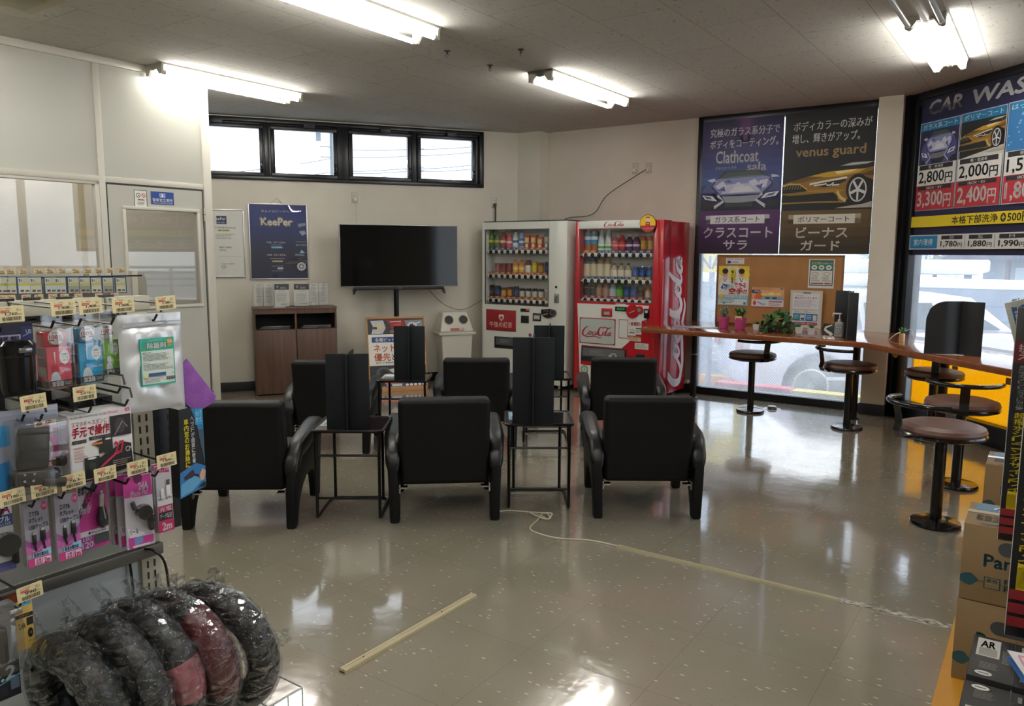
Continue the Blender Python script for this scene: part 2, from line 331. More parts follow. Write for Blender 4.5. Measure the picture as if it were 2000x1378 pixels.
panes = [(-1, -1, 508, 514), (534, 540, 649, 652), (687, 690, 794, 797), (820, 823, 920, 923)]   # left and right glass edges by pixel, read at the pane centres
mull = [(508, 534), (651, 687), (796, 820)]
gx = [(FA.hit(a, 300)[0], FA.hit(b, 300)[0]) for a, b in ((340, 507), (537, 651), (689, 796), (822, 922))]
gz0, gz1 = zb + .075, FA.hit(822, 269)[1]
for i, (xa, xb) in enumerate(gx):
    f = MB(); e = .04
    for (p, q, r, s_) in ((xa - e, xb + e, gz0 - e, gz0), (xa - e, xb + e, gz1, gz1 + e), (xa - e, xa, gz0, gz1), (xb, xb + e, gz0, gz1)): f.box(p, q, -.012, .02, r, s_, FRM, .004)
    fo = f.build('window_frame', W1); MB().box(xa, xb, .0, .006, gz0, gz1, GLW).build('window_pane', fo)
    lt = MB(); xl = xb + e * .8; lt.box(xl - .035, xl + .0, -.035, -.012, gz0 + .02, gz0 + .10, BLKM, .004); lt.cyl((xl - .02, -.03, gz0 + .06), (xl - .02, -.055, gz0 + .02), .008, BLKM); lt.build('window_latch', fo)
    xc = (xa + xb) / 2 + (.05 if i else 0); MB().box(xc - .055, xc + .055, -.05, -.02, zt - .07, zt - .01, M('#222326', .4), .006).build('window_closer', W1)
fl_ = MB(); ed = [wl] + [v for p in gx for v in p] + [wr]
for a, b in zip(ed[0::2], ed[1::2]): fl_.box(a, b, .022, .05, zb, zt, FRM)
fl_.box(wl, wr, .022, .05, zb, gz0, FRM).box(wl, wr, .022, .05, gz1, zt, FRM); fl_.build('frame_backing', W1)
for a, b in mull:
    xa, xb = FA.hit(a, 300)[0] + .04, FA.hit(b, 300)[0] - .04
    MB().box(xa, xb, -.02, .05, zb + .03, zt - .03, FRM, .004).build('window_mullion', W1)
MB().box(-6.4, -.05, -.012, 0, 0, .095, M('#0e0f12', .5), .002).build('baseboard_back', None, FA.w(0, 0), FA.rz, kind='structure')
# --- corner pier and wall behind the machines, wall C with its tall window
cA = toG(FA.w(0, 0)); x_c2 = -4.68; cl = -2.935; cr_ = -1.315      # window opening in local x
mb = MB(); mb.box(cA[0] - .6, x_c2, 7.245, 7.6, 0, HT, WALL); mb.build('wall_pier', None, (0, 0, 0), FG.rz, kind='structure')
zs = FG.hit(1440, 762, GW)[1]
mb = MB(); mb.box(x_c2, cl, GW, GW + .14, 0, HT, WALLP); mb.build('wall_rear', None, (0, 0, 0), FG.rz, kind='structure')
MB().box(x_c2, cl, GW - .012, GW, 0, .1, M('#0e0f12', .5), .002).build('baseboard_rear', None, (0, 0, 0), FG.rz, kind='structure')
px0, px1, pg = -1.306, -1.115, 7.29
MB().box(px0, px1, pg, GW + .22, 0, HT, mottled('pier_paint', '#cfc6b6', '#d5cdbe', 2., .75, .2, 240.)).build('wall_column', None, (0, 0, 0), FG.rz, kind='structure')
MB().box(px0 - .012, px1 + .012, pg - .012, pg, 0, .1, M('#0e0f12', .5), .002).box(px1, px1 + .012, pg, GW + .1, 0, .1, M('#0e0f12', .5), .002).build('baseboard_column', None, (0, 0, 0), FG.rz, kind='structure')
GLC = glass_mat('dusty_glass', .24, .35, wscale=42.)
w2 = MB(); w2.box(cl, cr_, GW - .02, GW + .1, .0, zs, FRM, .004); w2.box(cl, cr_, GW - .03, GW + .06, HT - .06, HT, FRM, .004); w2.box(cl, cl + .055, GW - .03, GW + .08, 0, HT, FRM, .004); w2.box(cr_ - .01, cr_ + .02, GW - .03, GW + .08, 0, HT, FRM)
W2 = w2.build('window_2', None, (0, 0, 0), FG.rz, kind='structure')
MB().box(cl + .05, cr_, GW + .03, GW + .036, zs, HT - .05, GLC).build('window_pane', W2)
# --- wall D with the big shop window
GLD = glass_mat('shop_glass', .12, .25, wscale=42.)
zsd = .16; w3 = MB(); w3.box(-.02, 6.2, -.03, .08, 0, zsd, FRM, .004); w3.box(-.05, 6.2, -.03, .08, HT - .06, HT, FRM, .004); w3.box(.12, .21, .0, .025, FD.hit(1890, 498, 0)[1], HT - .1, FRM); w3.box(-.05, .10, -.05, .1, 0, HT, FRM, .004); w3.box(.13, .18, -.03, .1, 0, HT, FRM, .004)
for xm in (3.2,): w3.box(xm, xm + .07, -.04, .08, 0, HT, FRM, .004)
W3 = w3.build('window_3', None, FD.w(0, 0), FD.rz, kind='structure')
MB().box(.12, 3.2, .03, .036, zsd, HT - .06, GLD).build('window_pane', W3); MB().box(3.27, 6.2, .03, .036, zsd, HT - .06, GLD).build('window_pane', W3)
MB().box(6.2, 10.2, 0, .14, 0, HT, WALL).build('wall_right', None, FD.w(0, 0), FD.rz, kind='structure')
# --- office partition
PNL = mottled('steel_panel', '#b9b8ae', '#bdbcb2', 1.5, .38); PTR = M('#cdc9bd', .35); GLP = glass_mat('office_glass', .0, 0., refl=1.4)
X = lambda px, py, y=0.: FP.hit(px, py, y)
pe = 3.70; p1a, p1b = X(177, 120)[0], X(190, 120)[0]; zr0 = X(300, 363)[1]; zr1 = X(300, 352)[1]
dl, dr = X(209, 430)[0], X(417, 430)[0] - .03
z_t = HT - .05
pm = MB(); pm.box(-3.4, pe, -.02, .05, z_t, HT, PTR, .003)                       # top rail
pm.box(p1a, p1b, -.012, .045, 0, z_t, PTR, .003); pm.box(pe - .07, pe, -.012, .05, 0, z_t, PTR, .003)
pm.box(p1b, pe - .07, -.008, .04, zr0, zr1, PTR, .003); pm.box(-3.4, p1a, -.015, .04, zr0, zr1, PTR, .003)
WP = pm.build('wall_left', None, FP.w(0, 0), FP.rz, kind='structure')
for i in range(5):
    xb = p1a - i * 1.15; xa = xb - 1.13
    MB().box(xa, xb, 0, .03, zr1, z_t, PNL).build('upper_panel', WP); MB().box(xa, xb, 0, .03, 0, .98, PNL).build('lower_panel', WP)
    g = MB()
    for q in ((xa, xa + .03, .98, zr0), (xb - .03, xb, .98, zr0), (xa, xb, .98, 1.01), (xa, xb, zr0 - .02, zr0)): g.box(q[0], q[1], -.01, .035, q[2], q[3], PTR, .003)
    go = g.build('glazing_frame', WP); MB().box(xa + .03, xb - .03, .01, .015, 1.01, zr0 - .02, GLP).build('office_pane', go)
MB().box(p1b, pe - .07, 0, .03, zr1, z_t, PNL).build('upper_panel', WP)
MB().box(pe - .04, pe, .05, 1.5, 0, HT, PNL).box(pe - .04, pe, 1.5, 1.96, 0, .9, PNL).build('wall_return', None, FP.w(0, 0), FP.rz, kind='structure')
MB().box(pe - .04, pe, 1.96, 2.62, 0, HT, M('#bfb494', .7)).build('wall_office_side', None, FP.w(0, 0), FP.rz, kind='structure')
# door with a glass light
gx0, gz1_ = X(243, 408); gx1, gz0_ = X(391, 592)
dm = MB(); T = .006
for q in ((p1b + .012, gx0, .02, zr0 - .012), (gx1, pe - .085, .02, zr0 - .012), (gx0, gx1, .02, gz0_), (gx0, gx1, gz1_, zr0 - .012)): dm.box(q[0], q[1], -.004, .035, q[2], q[3], PNL)
D1 = dm.build('door_1', None, FP.w(0, 0), FP.rz, kind='structure')
df = MB(); e = .022
for q in ((gx0 - e, gx1 + e, gz0_ - e, gz0_), (gx0 - e, gx1 + e, gz1_, gz1_ + e), (gx0 - e, gx0, gz0_, gz1_), (gx1, gx1 + e, gz0_, gz1_)): df.box(q[0], q[1], -.02, .03, q[2], q[3], PTR, .003)
dfo = df.build('light_frame', D1); MB().box(gx0, gx1, .01, .015, gz0_, gz1_, GLP).build('door_pane', dfo)
for py in (420, 760):
    hx, hz = X(420 if py < 600 else 436, py); MB().cyl((pe - .078, -.018, hz - .05), (pe - .078, -.018, hz + .05), .009, ALU, 8).cyl((pe - .078, -.018, hz - .002), (pe - .078, -.018, hz + .002), .0095, BLK, 8).build('door_hinge', D1)
MB().box(pe - .085, pe - .08, -.005, .03, .02, zr0 - .01, M('#2a2a2a')).box(p1b + .004, p1b + .011, -.003, .03, .02, zr0 - .01, M('#2a2a2a')).box(p1b, pe - .08, -.003, .03, zr0 - .011, zr0 - .003, M('#2a2a2a')).build('door_gasket', D1)
# stickers on the door
x0, z0, x1, z1 = FP.rect(261, 370, 288, 406, -.005)
def dr_sec(c):
    for q in ((0, 0, 100, 3), (0, 97, 100, 100), (0, 0, 4, 100), (96, 0, 100, 100)): c.rect(*q, '#1c1c1c')
    c.ell(32, 30, 17, 13, '#222222').ell(32, 30, 13, 9, '#e8e6e0').ell(34, 30, 5, 4, '#222222').ell(72, 30, 15, 12, '#b8402c').ell(72, 30, 11, 8, '#e8e6e0').line([(62, 22), (82, 38)], 4, '#b8402c')
    c.text('作動中禁止', 25, 50, 78, 60, '#1a1a1a', .03).lines(22, 68, 80, 90, 3, '#555555')
paper('sticker', FP, x0, z0, x1, z1, -.004, '#e6e4dc', dr_sec, label='white sticker with camera and no-smoking symbols on the office door', cat='sticker')
x0, z0, x1, z1 = FP.rect(294, 373, 340, 401, -.005)
def dr_pol(c):
    c.rect(38, 12, 62, 45, '#e8eaf0').rect(41, 15, 59, 42, '#17428f').ell(50, 22, 5, 5, '#e8eaf0').rect(45, 28, 55, 40, '#e8eaf0')
    c.text('警察官立寄所', 6, 52, 94, 78, '#eef0f4', .03).text('POLICE DROP-IN STN', 8, 82, 92, 94, '#eef0f4', .02)
paper('sticker', FP, x0, z0, x1, z1, -.004, '#17428f', dr_pol, label='blue and white police drop-in sticker on the office door', cat='sticker')
# behind the partition: pillar, desk lamp, bright window

# ================================================================ ceiling lamps
TB = M('#fffcf5', .5, emit=TUBE, name='lit_tube'); TOFF = M('#c9cbc6', .25); LB = M('#b4b1a4', .4)
def lamp(lit=True):
    t = thing('ceiling_lamp', (0, 0, 0), 0, 'x', 'lamp', 'twin tube ceiling lamps')
    b = MB(); L = 1.25
    prof = [(-.11, 0), (.11, 0), (.105, -.012), (.045, -.018), (.012, -.045), (-.012, -.045), (-.045, -.018), (-.105, -.012)]
    b.prism(prof, 0, L, LB, 'x'); b.build('housing', t)
    for xx in (0, L - .018):
        q = MB(); q.prism([(-.108, 0), (.108, 0), (.1, -.03), (.098, -.075), (.065, -.075), (.04, -.04), (-.04, -.04), (-.065, -.075), (-.098, -.075), (-.1, -.03)], xx, xx + .018, LB, 'x'); e = q.build('end_plate', t)
    for s in (-1, 1):
        tb = MB().cyl((.035, s * .082, -.062), (L - .035, s * .082, -.062), .0145, TB if lit else TOFF, 14).build('tube', t)
        MB().cyl((.018, s * .082, -.062), (.04, s * .082, -.062), .016, WHT, 12).build('tube_cap', tb); MB().cyl((L - .04, s * .082, -.062), (L - .018, s * .082, -.062), .016, WHT, 12).build('tube_cap', tb)
    return t
def put(t, cc, g0, label): x, y, _ = FG.w(cc, g0); t.location = (x, y, HT - .001); t.rotation_euler = (0, 0, FG.rz + pi / 2); t['label'] = label; return t
l0 = put(lamp(), -3.165, 4.89, 'twin tube ceiling lamp nearest the two vending machines')
put(copy_tree(l0), -5.33, 3.20, 'twin tube ceiling lamp beside the office partition, above the door')
put(copy_tree(l0), -3.165, 2.40, 'twin tube ceiling lamp cut by the upper edge, above the armchairs')
put(copy_tree(l0), -.675, 4.94, 'lit half of the long ceiling lamp before the car wash price board')
put(lamp(False), -.675, 3.68, 'unlit half of the long ceiling lamp before the car wash price board')
for k, (cc, g0) in enumerate(((-3.165, -.2), (-5.0, .6), (-.675, 1.1), (-.675, -.25), (-.7, -2.2), (-8.2, 0.6), (-7.0, 2.0), (1.9, -.6))): put(copy_tree(l0), cc, g0, 'unseen twin tube ceiling lamp lighting the shop and office')['group'] = 'ceiling lamps behind the viewer and in the office'  # unseen lamps, some added to brighten the rack goods and the office
hk = None
for i, (px, py) in enumerate(((873, 99), (957, 127), (1017, 96))):
    p = at(px, py, HT); m = MB(); m.lathe([(.0, -.001), (.022, -.001), (.022, -.005), (.008, -.008), (.008, -.02), (.0, -.02)], (0, 0, 0), M('#4a463e', .4, .5), 12)
    m.tube([(.008 * cos(a), 0, -.03 + .012 * sin(a)) for a in [k * pi / 5 for k in range(9)]], .0025, M('#4a463e', .4, .5), 6)
    m.build('ceiling_hook', None, (p.x, p.y, HT), i * .5, label=['small dark ceiling hook, leftmost of the three', 'small dark ceiling hook, lowest of the three in the photo', 'small dark ceiling hook, rightmost of the three'][i], cat='hook', group='small hooks in the ceiling')

p = at(18, -14, HT); t = thing('ceiling_vent', (p.x, p.y, HT), FG.rz, 'beige ceiling vent cut by the upper left corner', 'vent'); MB().box(-.2, .2, -.2, .2, -.03, 0, M('#a39a7c', .5), .03, 3).build('vent_frame', t); MB().box(-.13, .13, -.13, .13, -.036, -.03, M('#8a8266', .5), .01).build('vent_plate', t)
# ================================================================ armchairs
LEA = mottled('black_leather', '#040506', '#060708', 6., .55, .1, 160.); LEAD = mottled('black_leather_smooth', '#0b0c0e', '#0e0f11', 6., .38, .08, 160.)
LEA.node_tree.nodes['Principled BSDF'].inputs['Specular IOR Level'].default_value = .3
def armchair():
    t = thing('armchair', (0, 0, 0), 0, 'x', 'armchair', 'black leather armchairs in two rows')
    # backrest, leaning towards the viewer behind it (-y)
    bk = MB(); bm = bmesh.new(); bmesh.ops.create_cube(bm, size=1)
    for v in bm.verts: v.co = Vector((v.co.x * .47, v.co.y * .12, v.co.z * .47))
    bmesh.ops.bevel(bm, geom=bm.edges[:], offset=.028, segments=4, affect='EDGES', profile=.5)
    bk.bm(bm, LEA, lambda v: Vector((v.x * (1 + .05 * v.z), .075 - .16 * (v.z + .1) + v.y, .425 + v.z)))
    b = bk.build('backrest', t, wn=True)
    st = MB(); st.box(-.225, .225, .10, .60, .235, .345, LEA, .03, 3); st.build('seat', t, wn=True)
    MB().box(-.235, .235, .08, .58, .19, .235, BLK, .008).build('seat_frame', t)
    def side(s):
        prof = [(.0, .0), (.055, .0), (.075, .06), (.11, .12), (.17, .175), (.25, .205), (.36, .21), (.45, .185), (.51, .13), (.535, .05), (.545, .0), (.60, .0), (.62, .2), (.625, .36), (.55, .40), (.30, .385), (.06, .34), (.0, .30), (-.012, .2)]
        m = MB(); m.prism(prof, -.026, .026, LEA, 'x', .012, 2, lambda v: Vector((s * (.262 + v.x + .05 * max(0, v.z - .12)), v.y, v.z))); o = m.build('side_panel', t)
        a = MB(); pts = []; 
        bm = bmesh.new(); bmesh.ops.create_cube(bm, size=1); bmesh.ops.subdivide_edges(bm, edges=[e for e in bm.edges if abs(e.verts[0].co.y - e.verts[1].co.y) > .5], cuts=6)
        for v in bm.verts: v.co = Vector((v.co.x * .085, v.co.y * .62, v.co.z * .085))
        bmesh.ops.bevel(bm, geom=[e for e in bm.edges if e.calc_face_angle(0) > .5], offset=.03, segments=4, affect='EDGES', profile=.5)
        def f(v):
            y = v.y + .31; z = .385 + .05 * min(1, y / .45) - (.09 * max(0, (.12 - y) / .12) ** 2) - .035 * max(0, (y - .5) / .12) ** 2
            return Vector((s * (.278 + v.x * (1.1 if y > .1 else .9) - .012 * max(0, (.1 - y) / .1)), y, z + v.z))
        a.bm(bm, LEAD, f); a.build('arm_pad', o, wn=True)
        MB().cyl((s * .262, .02, -.0), (s * .262, .02, .012), .02, BLK, 10).build('foot', o); MB().cyl((s * .262, .575, 0), (s * .262, .575, .012), .02, BLK, 10).build('foot', o)
        MB().box(s * .215 - .025, s * .215 + .02, .02, .06, .178, .186, CHR).box(s * .235 - .004, s * .235 + .004, .02, .05, .155, .2, CHR).build('bracket', t)
    side(1); side(-1); return t
chairs = [((365, 1036), (568, 1032), 0, 'front row armchair at the left end, partly behind the hanging goods'), ((770, 1024), (967, 1014), 0, 'middle armchair of the front row, between the two nearest side tables'), ((1168, 1012), (1360, 1014), 0, 'front row armchair at the right end')]
ac0 = armchair(); first = True
row2 = [((568 - 3, 904), (712, 897)), ((872, 880), (1000, 872)), ((1165, 862), (1272, 868))]
def place_ch(a, b, lab, dz=0.):
    global first
    p, q = at(*a), at(*b); m = (p + q) / 2; rz = atan2(q.y - p.y, q.x - p.x)
    rz *= .6
    if first: o = ac0; first = False
    else: o = copy_tree(ac0)
    o.location = (m.x + .0, m.y, 0); o.rotation_euler = (0, 0, rz); o['label'] = lab; return o
for a, b, _, lab in chairs: place_ch(a, b, lab)
for cx, yy, dd, lab in ((637, 0, 5.27, 'back row armchair at the left, before the wood cabinet'), (931, 0, 5.42, 'middle armchair of the back row, before the white vending machine'), (1219, 0, 5.47, 'back row armchair at the right, before the red vending machine')):
    o = copy_tree(ac0); o.location = ((cx - 1000) / FPX * dd * 1.012, dd, 0); o.rotation_euler = (0, 0, {637: .03, 931: .03, 1219: -.06}[cx]); o['label'] = lab
# ================================================================ side tables
GLT = M('#2a2023', .06, coat=.6)
def table():
    t = thing('side_table', (0, 0, 0), 0, 'x', 'side table', 'dark glass side tables between the armchairs')
    W, D, Z = .37, .36, .475
    tp = MB(); pr = []
    for cx, cy, a0_ in ((W / 2 - .03, D - .03, 0), (-W / 2 + .03, D - .03, 90), (-W / 2 + .03, .03, 180), (W / 2 - .03, .03, 270)):
        for k in range(5): a = R_(a0_ + k * 22.5); pr.append((cx + .03 * cos(a), cy + .03 * sin(a)))
    tp.prism(pr, Z - .004, Z + .004, GLT, 'z'); top = tp.build('glass_top', t)
    MB().tube([(x, y, Z + .001) for x, y in pr], .0085, BLKM, 8, closed=True).build('rim', top)
    r = .0085
    for s in (-1, 1):
        x = s * (W / 2 - .02)
        MB().tube([(x, .012, Z - .01), (x, .012, .03), (x, .018, .012), (x, .035, .009), (x, D - .05, .009)], r, BLKM).build('leg', t)
        MB().tube([(x - s * .03, D - .04, Z - .01), (x - s * .03, D - .04, .02)], r, BLKM).build('leg', t)
    MB().tube([(W / 2 - .02, D - .06, .009), (W / 2 - .03, D - .02, .009), (W / 2 - .06, D - .01, .009), (-W / 2 + .06, D - .01, .009), (-W / 2 + .03, D - .02, .009), (-W / 2 + .02, D - .06, .009)], r, BLKM).build('floor_bar', t)
    for z in (.345, .115): MB().cyl((-W / 2 + .02, .012, z), (W / 2 - .02, .012, z), .0065, BLKM, 8).build('cross_bar', t)
    return t
DIV = M('#14191d', .65, spec=.3)
def divider(H_=.40):
    t = thing('table_divider', (0, 0, 0), 0, 'x', 'divider', 'black folding board dividers on the side tables'); w_ = .112
    for s in (-1, 1): m = MB(); m.box(min(s * .004, s * w_), max(s * .004, s * w_), -.004, .004, 0, H_, DIV, .003); m.build('panel', t)
    m = MB(); m.box(-.004, .004, .004, .22, 0, H_, DIV, .003); m.build('cross_panel', t)
    m = MB(); m.box(-.004, .004, -.05, -.004, 0, H_, DIV, .002); m.build('fold', t); return t
tb0 = table(); dv0 = divider(); dv1 = divider(.475)
TBS = [((606, 747, 843), 1, (680, 838), 'left side table of the front pair', 'black folding divider on the front left side table', 0.0), ((985, 1122, 830), 1, (1041, 829), 'right side table of the front pair', 'tall black divider on the front right side table, overlapping another behind', 0.0),
       ((738, 831, 745), 1, (800, 744), 'left side table of the back pair, before the standing sign', 'black folding divider before the standing sign', 0.0), ((1022, 1113, 741), 1, (1072, 741), 'right side table of the back pair, before the red vending machine', 'black divider further back, partly behind a taller one', 0.)]
for i, ((xa, xb, y), _, (dx, dy), lab, dl_, rz) in enumerate(TBS):
    p, q = at(xa, y, .475), at(xb, y, .475); o = tb0 if i == 0 else copy_tree(tb0); o.location = ((p.x + q.x) / 2, (p.y + q.y) / 2, 0); rz = atan2(q.y - p.y, q.x - p.x) * .6; o.rotation_euler = (0, 0, rz); o['label'] = 'dark glass topped ' + lab
    d = at(dx, dy, .48); s = dv1 if i == 1 else (dv0 if i == 0 else copy_tree(dv0)); s.location = (d.x, d.y + .01, .4795); s.rotation_euler = (0, 0, rz + (0.05, -.05, .0, -.1)[i]); s['label'] = dl_
    # leaflet under the glass top
    W = (o.location.x, o.location.y)
    def dl(c, i=i): c.rect(2, 2, 98, 98, ['#9fb4bd', '#6fa3c4', '#b9b6b0', '#c9c4bd'][i]).ell(40, 40, 30, 22, '#e4ecef').rect(10, 66, 90, 78, '#3f6f9a').lines(10, 82, 90, 95, 3, '#3b4650')
    mb = MB(); mb.box(-.165, -.02, .12, .33, .4795, .4803, '#d8d8d4'); Cv(mb, (-.165, .33, .4803), (1, 0, 0), (0, 1, 0), .145, .21).n; c = Cv(mb, (-.165, .33, .4803), (1, 0, 0), (0, 1, 0), .145, .21); dl(c)
    mb.build('leaflet', None, (W[0], W[1], 0), rz, label=['leaflet on the front left side table', 'blue leaflet on the front right side table', 'grey leaflet on the side table before the standing sign', 'leaflet on the side table nearest the red vending machine'][i], cat='leaflet')
o = MB(); o.box(-.13, .13, 0, .22, 0, .055, M('#d8d2d6', .4), .004).box(-.12, .12, -.0005, 0, .01, .02, M('#3a3a3a')); p = FG.w(-3.03, 4.72)
# ================================================================ bar stools
SEAT = mottled('brown_vinyl', '#5e3f33', '#694739', 5., .45, .08, 120.); STB = M('#101113', .22, .4, coat=.4)
def stool():
    t = thing('bar_stool', (0, 0, 0), 0, 'x', 'stool', 'round brown swivel stools at the window counter'); zs_ = .50
    MB().lathe([(0, 0), (.118, 0), (.122, .008), (.118, .02), (.06, .027), (0, .028)], (0, 0, 0), STB, 32).build('base', t)
    MB().cyl((0, 0, .02), (0, 0, zs_ - .03), .029, STB, 20).build('post', t)
    MB().lathe([(0, -.045), (.17, -.032), (.203, -.02), (.207, -.008), (.2, 0)], (0, 0, zs_), STB, 36).build('seat_pan', t)
    MB().lathe([(.2, 0), (.205, .012), (.197, .03), (.16, .042), (.08, .046), (0, .047)], (0, 0, zs_), SEAT, 36).build('seat', t)
    R2 = .20
    b = MB(); b.tube([(-.07 - R2 * cos(a) + .0, R2 * 1.0 * sin(a), zs_ + .155) for a in [R_(-78 + 12 * k) for k in range(14)]], .013, STB, 10); bo = b.build('back_rail', t)
    pr = [(-.19, zs_ - .03), (-.245, zs_ - .02), (-.262, zs_ + .01), (-.25, zs_ + .05), (-.258, zs_ + .10), (-.272, zs_ + .16)]
    q = MB()
    for (x0, z0), (x1, z1) in zip(pr, pr[1:]):
        q.add([(x0, -.025, z0), (x1, -.025, z1), (x1, .025, z1), (x0, .025, z0), (x0 + .007, -.025, z0 + .003), (x1 + .007, -.025, z1), (x1 + .007, .025, z1), (x0 + .007, .025, z0 + .003)], [(0, 1, 2, 3), (7, 6, 5, 4), (0, 4, 5, 1), (2, 6, 7, 3)], STB)
    q.build('back_bracket', t); return t
s0 = stool()
STL = [((1465, 803), -62, 'swivel stool with brown seat under the cork board, before the window car'), ((1653, 836), -4, 'swivel stool with brown seat in front of the column'), ((1815, 858), -42, 'swivel stool at the yellow panels, partly behind two others'), ((1866, 948), -38, 'swivel stool between the nearest and the farthest at the yellow panels'), ((1826, 1023), -5, 'nearest swivel stool, beside the cartons')]
for i, ((px, py), a, lab) in enumerate(STL):
    o = s0 if i == 0 else copy_tree(s0); p = at(px, py); o.location = (p.x, p.y, 0)
    o.rotation_euler = (0, 0, R_({0: 100, 1: 10, 2: 62, 3: 62, 4: 8}[i])); o['label'] = lab
# ================================================================ counter
CW = mottled('counter_wood', '#7a4324', '#8a4f2c', 3., .16, .0, 60., (1, 8, 1), coat=.5); ZC = .735
# outline in the building frame
fl = FG.on(1308, 643, ZC); bd = FG.on(1686, 668, ZC); 
n_in = FD.on(1686, 668, ZC); far = FD.on(1985, 727, ZC)
front_y = bd[1]; fr_d = n_in[1] - .02
def D2G(x, y): p = FD.w(x, y); q = Vector((p[0], p[1])); return (q.dot(FG.u), q.dot(FG.v))
inner = D2G(0, -.06)
outl2 = [(-3.04, fl[1] + .02), bd, D2G(4.6, fr_d), D2G(4.6, -.06), D2G(.22, -.06), (px1 + .01, 7.40), (px1 + .003, pg - .003), (px0 - .003, pg - .003), (px0 - .003, GW - .035), (-3.04 , GW - .035)]
ct = thing('counter', (0, 0, 0), FG.rz, 'long bent wood counter along the windows on black posts', 'counter')
MB().prism(outl2, ZC - .045, ZC, CW, 'z', .006).build('worktop', ct)
LG = M('#0f1012', .35, .3)
for gx_, gy_, rr in ((toG(at(1353, 776))[0], toG(at(1353, 776))[1], .03), (toG(at(1664, 818))[0], toG(at(1664, 818))[1] + .03, .03), (toG(at(1834, 850))[0], toG(at(1834, 850))[1], .035), D2G(3.3, fr_d + .1) + (.035,)):
    l = MB(); l.cyl((gx_, gy_, .012), (gx_, gy_, ZC - .045), rr, LG, 18); lo = l.build('leg', ct)
    MB().lathe([(0, 0), (.05, 0), (.05, .006), (.03, .014), (0, .014)], (gx_, gy_, 0), LG, 16).build('floor_plate', lo); MB().cyl((gx_, gy_, .43), (gx_, gy_, .436), rr + .0015, ALU, 18).build('collar', lo)
# ================================================================ cabinet, tv, sign, bin
WD = mottled('walnut_board', '#4c372b', '#604537', 3.2, .42, .05, 90., (10, 10, .7)); CABF = FA
a = at(501, 774.5); cz = 1.4 - 0
cL = FA.on(501, 773.5, 0); cab = FA.sub(cL[0], cL[1]); cw = FA.hit(658, 640, cL[1])[0] - cL[0]; chh = cab.hit(493, 606, 0)[1]
cb = thing('storage_cabinet', cab.w(0, 0), cab.rz, 'low dark wood cabinet with two open slots above two doors', 'cabinet')
dpt = min(.30, -cL[1] - .01)
DK = M('#0a0a0b', .7)
MB().box(0, .018, 0, dpt, 0, chh, WD).build('side_panel', cb); MB().box(cw - .018, cw, 0, dpt, 0, chh, WD).build('side_panel', cb)
MB().box(-.004, cw + .004, -.004, dpt, chh, chh + .022, WD, .002).build('top_panel', cb); MB().box(cw / 2 - .009, cw / 2 + .009, .004, dpt, .03, chh, WD).build('divider_panel', cb)
MB().box(.018, cw - .018, .0, dpt, chh - .04, chh, WD).build('rail', cb); MB().box(.018, cw - .018, dpt - .01, dpt, 0, chh, DK).build('back_panel', cb)
zo = cab.hit(560, 643, 0)[1]; MB().box(.018, cw - .018, .003, dpt - .01, zo - .02, zo, WD).build('shelf_panel', cb)
for k in (0, 1): x0 = .004 + k * cw / 2; MB().box(x0, x0 + cw / 2 - .008, -.016, .0, .015, zo - .002, WD, .002).build('door', cb); MB().box(x0 + .05, x0 + cw / 2 - .06, .03, dpt - .06, zo, zo + .018, M('#3b3b3e', .2), .006).box(x0 + .07, x0 + cw / 2 - .05, .05, dpt - .08, zo + .018, zo + .03, M('#56575b', .15), .006).build('magazine_stack', cb)
# card stands on the cabinet
ACR = glass_mat('clear_acrylic', .02, 0., refl=2.2)
def card(i, px0_, px1_, pyt, pyb, yy, dark, lab, g):
    x0, z0 = cab.hit(px0_, pyb, yy); x1, z1 = cab.hit(px1_, pyt, yy); z0 = chh + .022
    t = thing('card_stand', cab.w(x0, yy, z0), cab.rz, lab, 'stand', g); w_, h_ = x1 - x0, z1 - z0
    MB().box(-.008, w_ + .008, -.004, -.002, .0, h_ + .012, ACR).build('front_sheet', t); MB().box(-.008, w_ + .008, -.004, .06, 0, .003, ACR).build('foot', t)
    mb = MB(); mb.box(0, w_, 0, .0015, .012, h_, '#dcdcd6'); c = Cv(mb, (0, 0, h_), (1, 0, 0), (0, 0, 1), w_, h_ - .012)
    if dark: c.rect(0, 0, 100, 26, '#1d2433').text('●', 16, 8, 26, 17, '#c9ccd4').lines(40, 14, 90, 24, 2, '#c9ccd4').text('サービス', 30, 30, 70, 35, '#555a60').lines(14, 44, 86, 82, 8, '#7d8084', .3).lines(40, 90, 88, 94, 1, '#555555')
    else: c.text('ご案内', 30, 5, 70, 12, '#5a5a5a').lines(20, 18, 82, 90, 13, '#8b8b88', .3)
    mb.build('card', t)
for i, (xa, xb, yt, yb, yy, dk, lab) in enumerate(((497, 513, 553, 592, .12, 0, 'clear stand with a white card, at the left end of the cabinet top'), (516, 534, 553, 593, .10, 0, 'clear stand with a white card, second from the left on the cabinet'), (537, 564, 554, 596, .03, 1, 'clear stand with a card headed dark blue, left of its twin'), (575, 603, 554, 594, .03, 1, 'clear stand with a card headed dark blue, right of its twin'),
        (604, 621, 553, 590, .10, 0, 'clear stand with a white card, second from the right on the cabinet'), (623, 640, 553, 590, .12, 0, 'clear stand with a white card, at the right end of the cabinet top'))): card(i, xa, xb, yt, yb, yy, dk, lab, 'card stands on the wood cabinet')
MB().box(0, .11, 0, .06, 0, .004, '#d9d9d4').box(.01, .1, -.01, .05, .004, .008, '#e6e6e2').build('paper_slips', None, cab.w(cab.hit(535, 598, .0)[0], .0, chh + .0225), cab.rz, label='white paper slips lying at the front of the cabinet top', cat='paper')
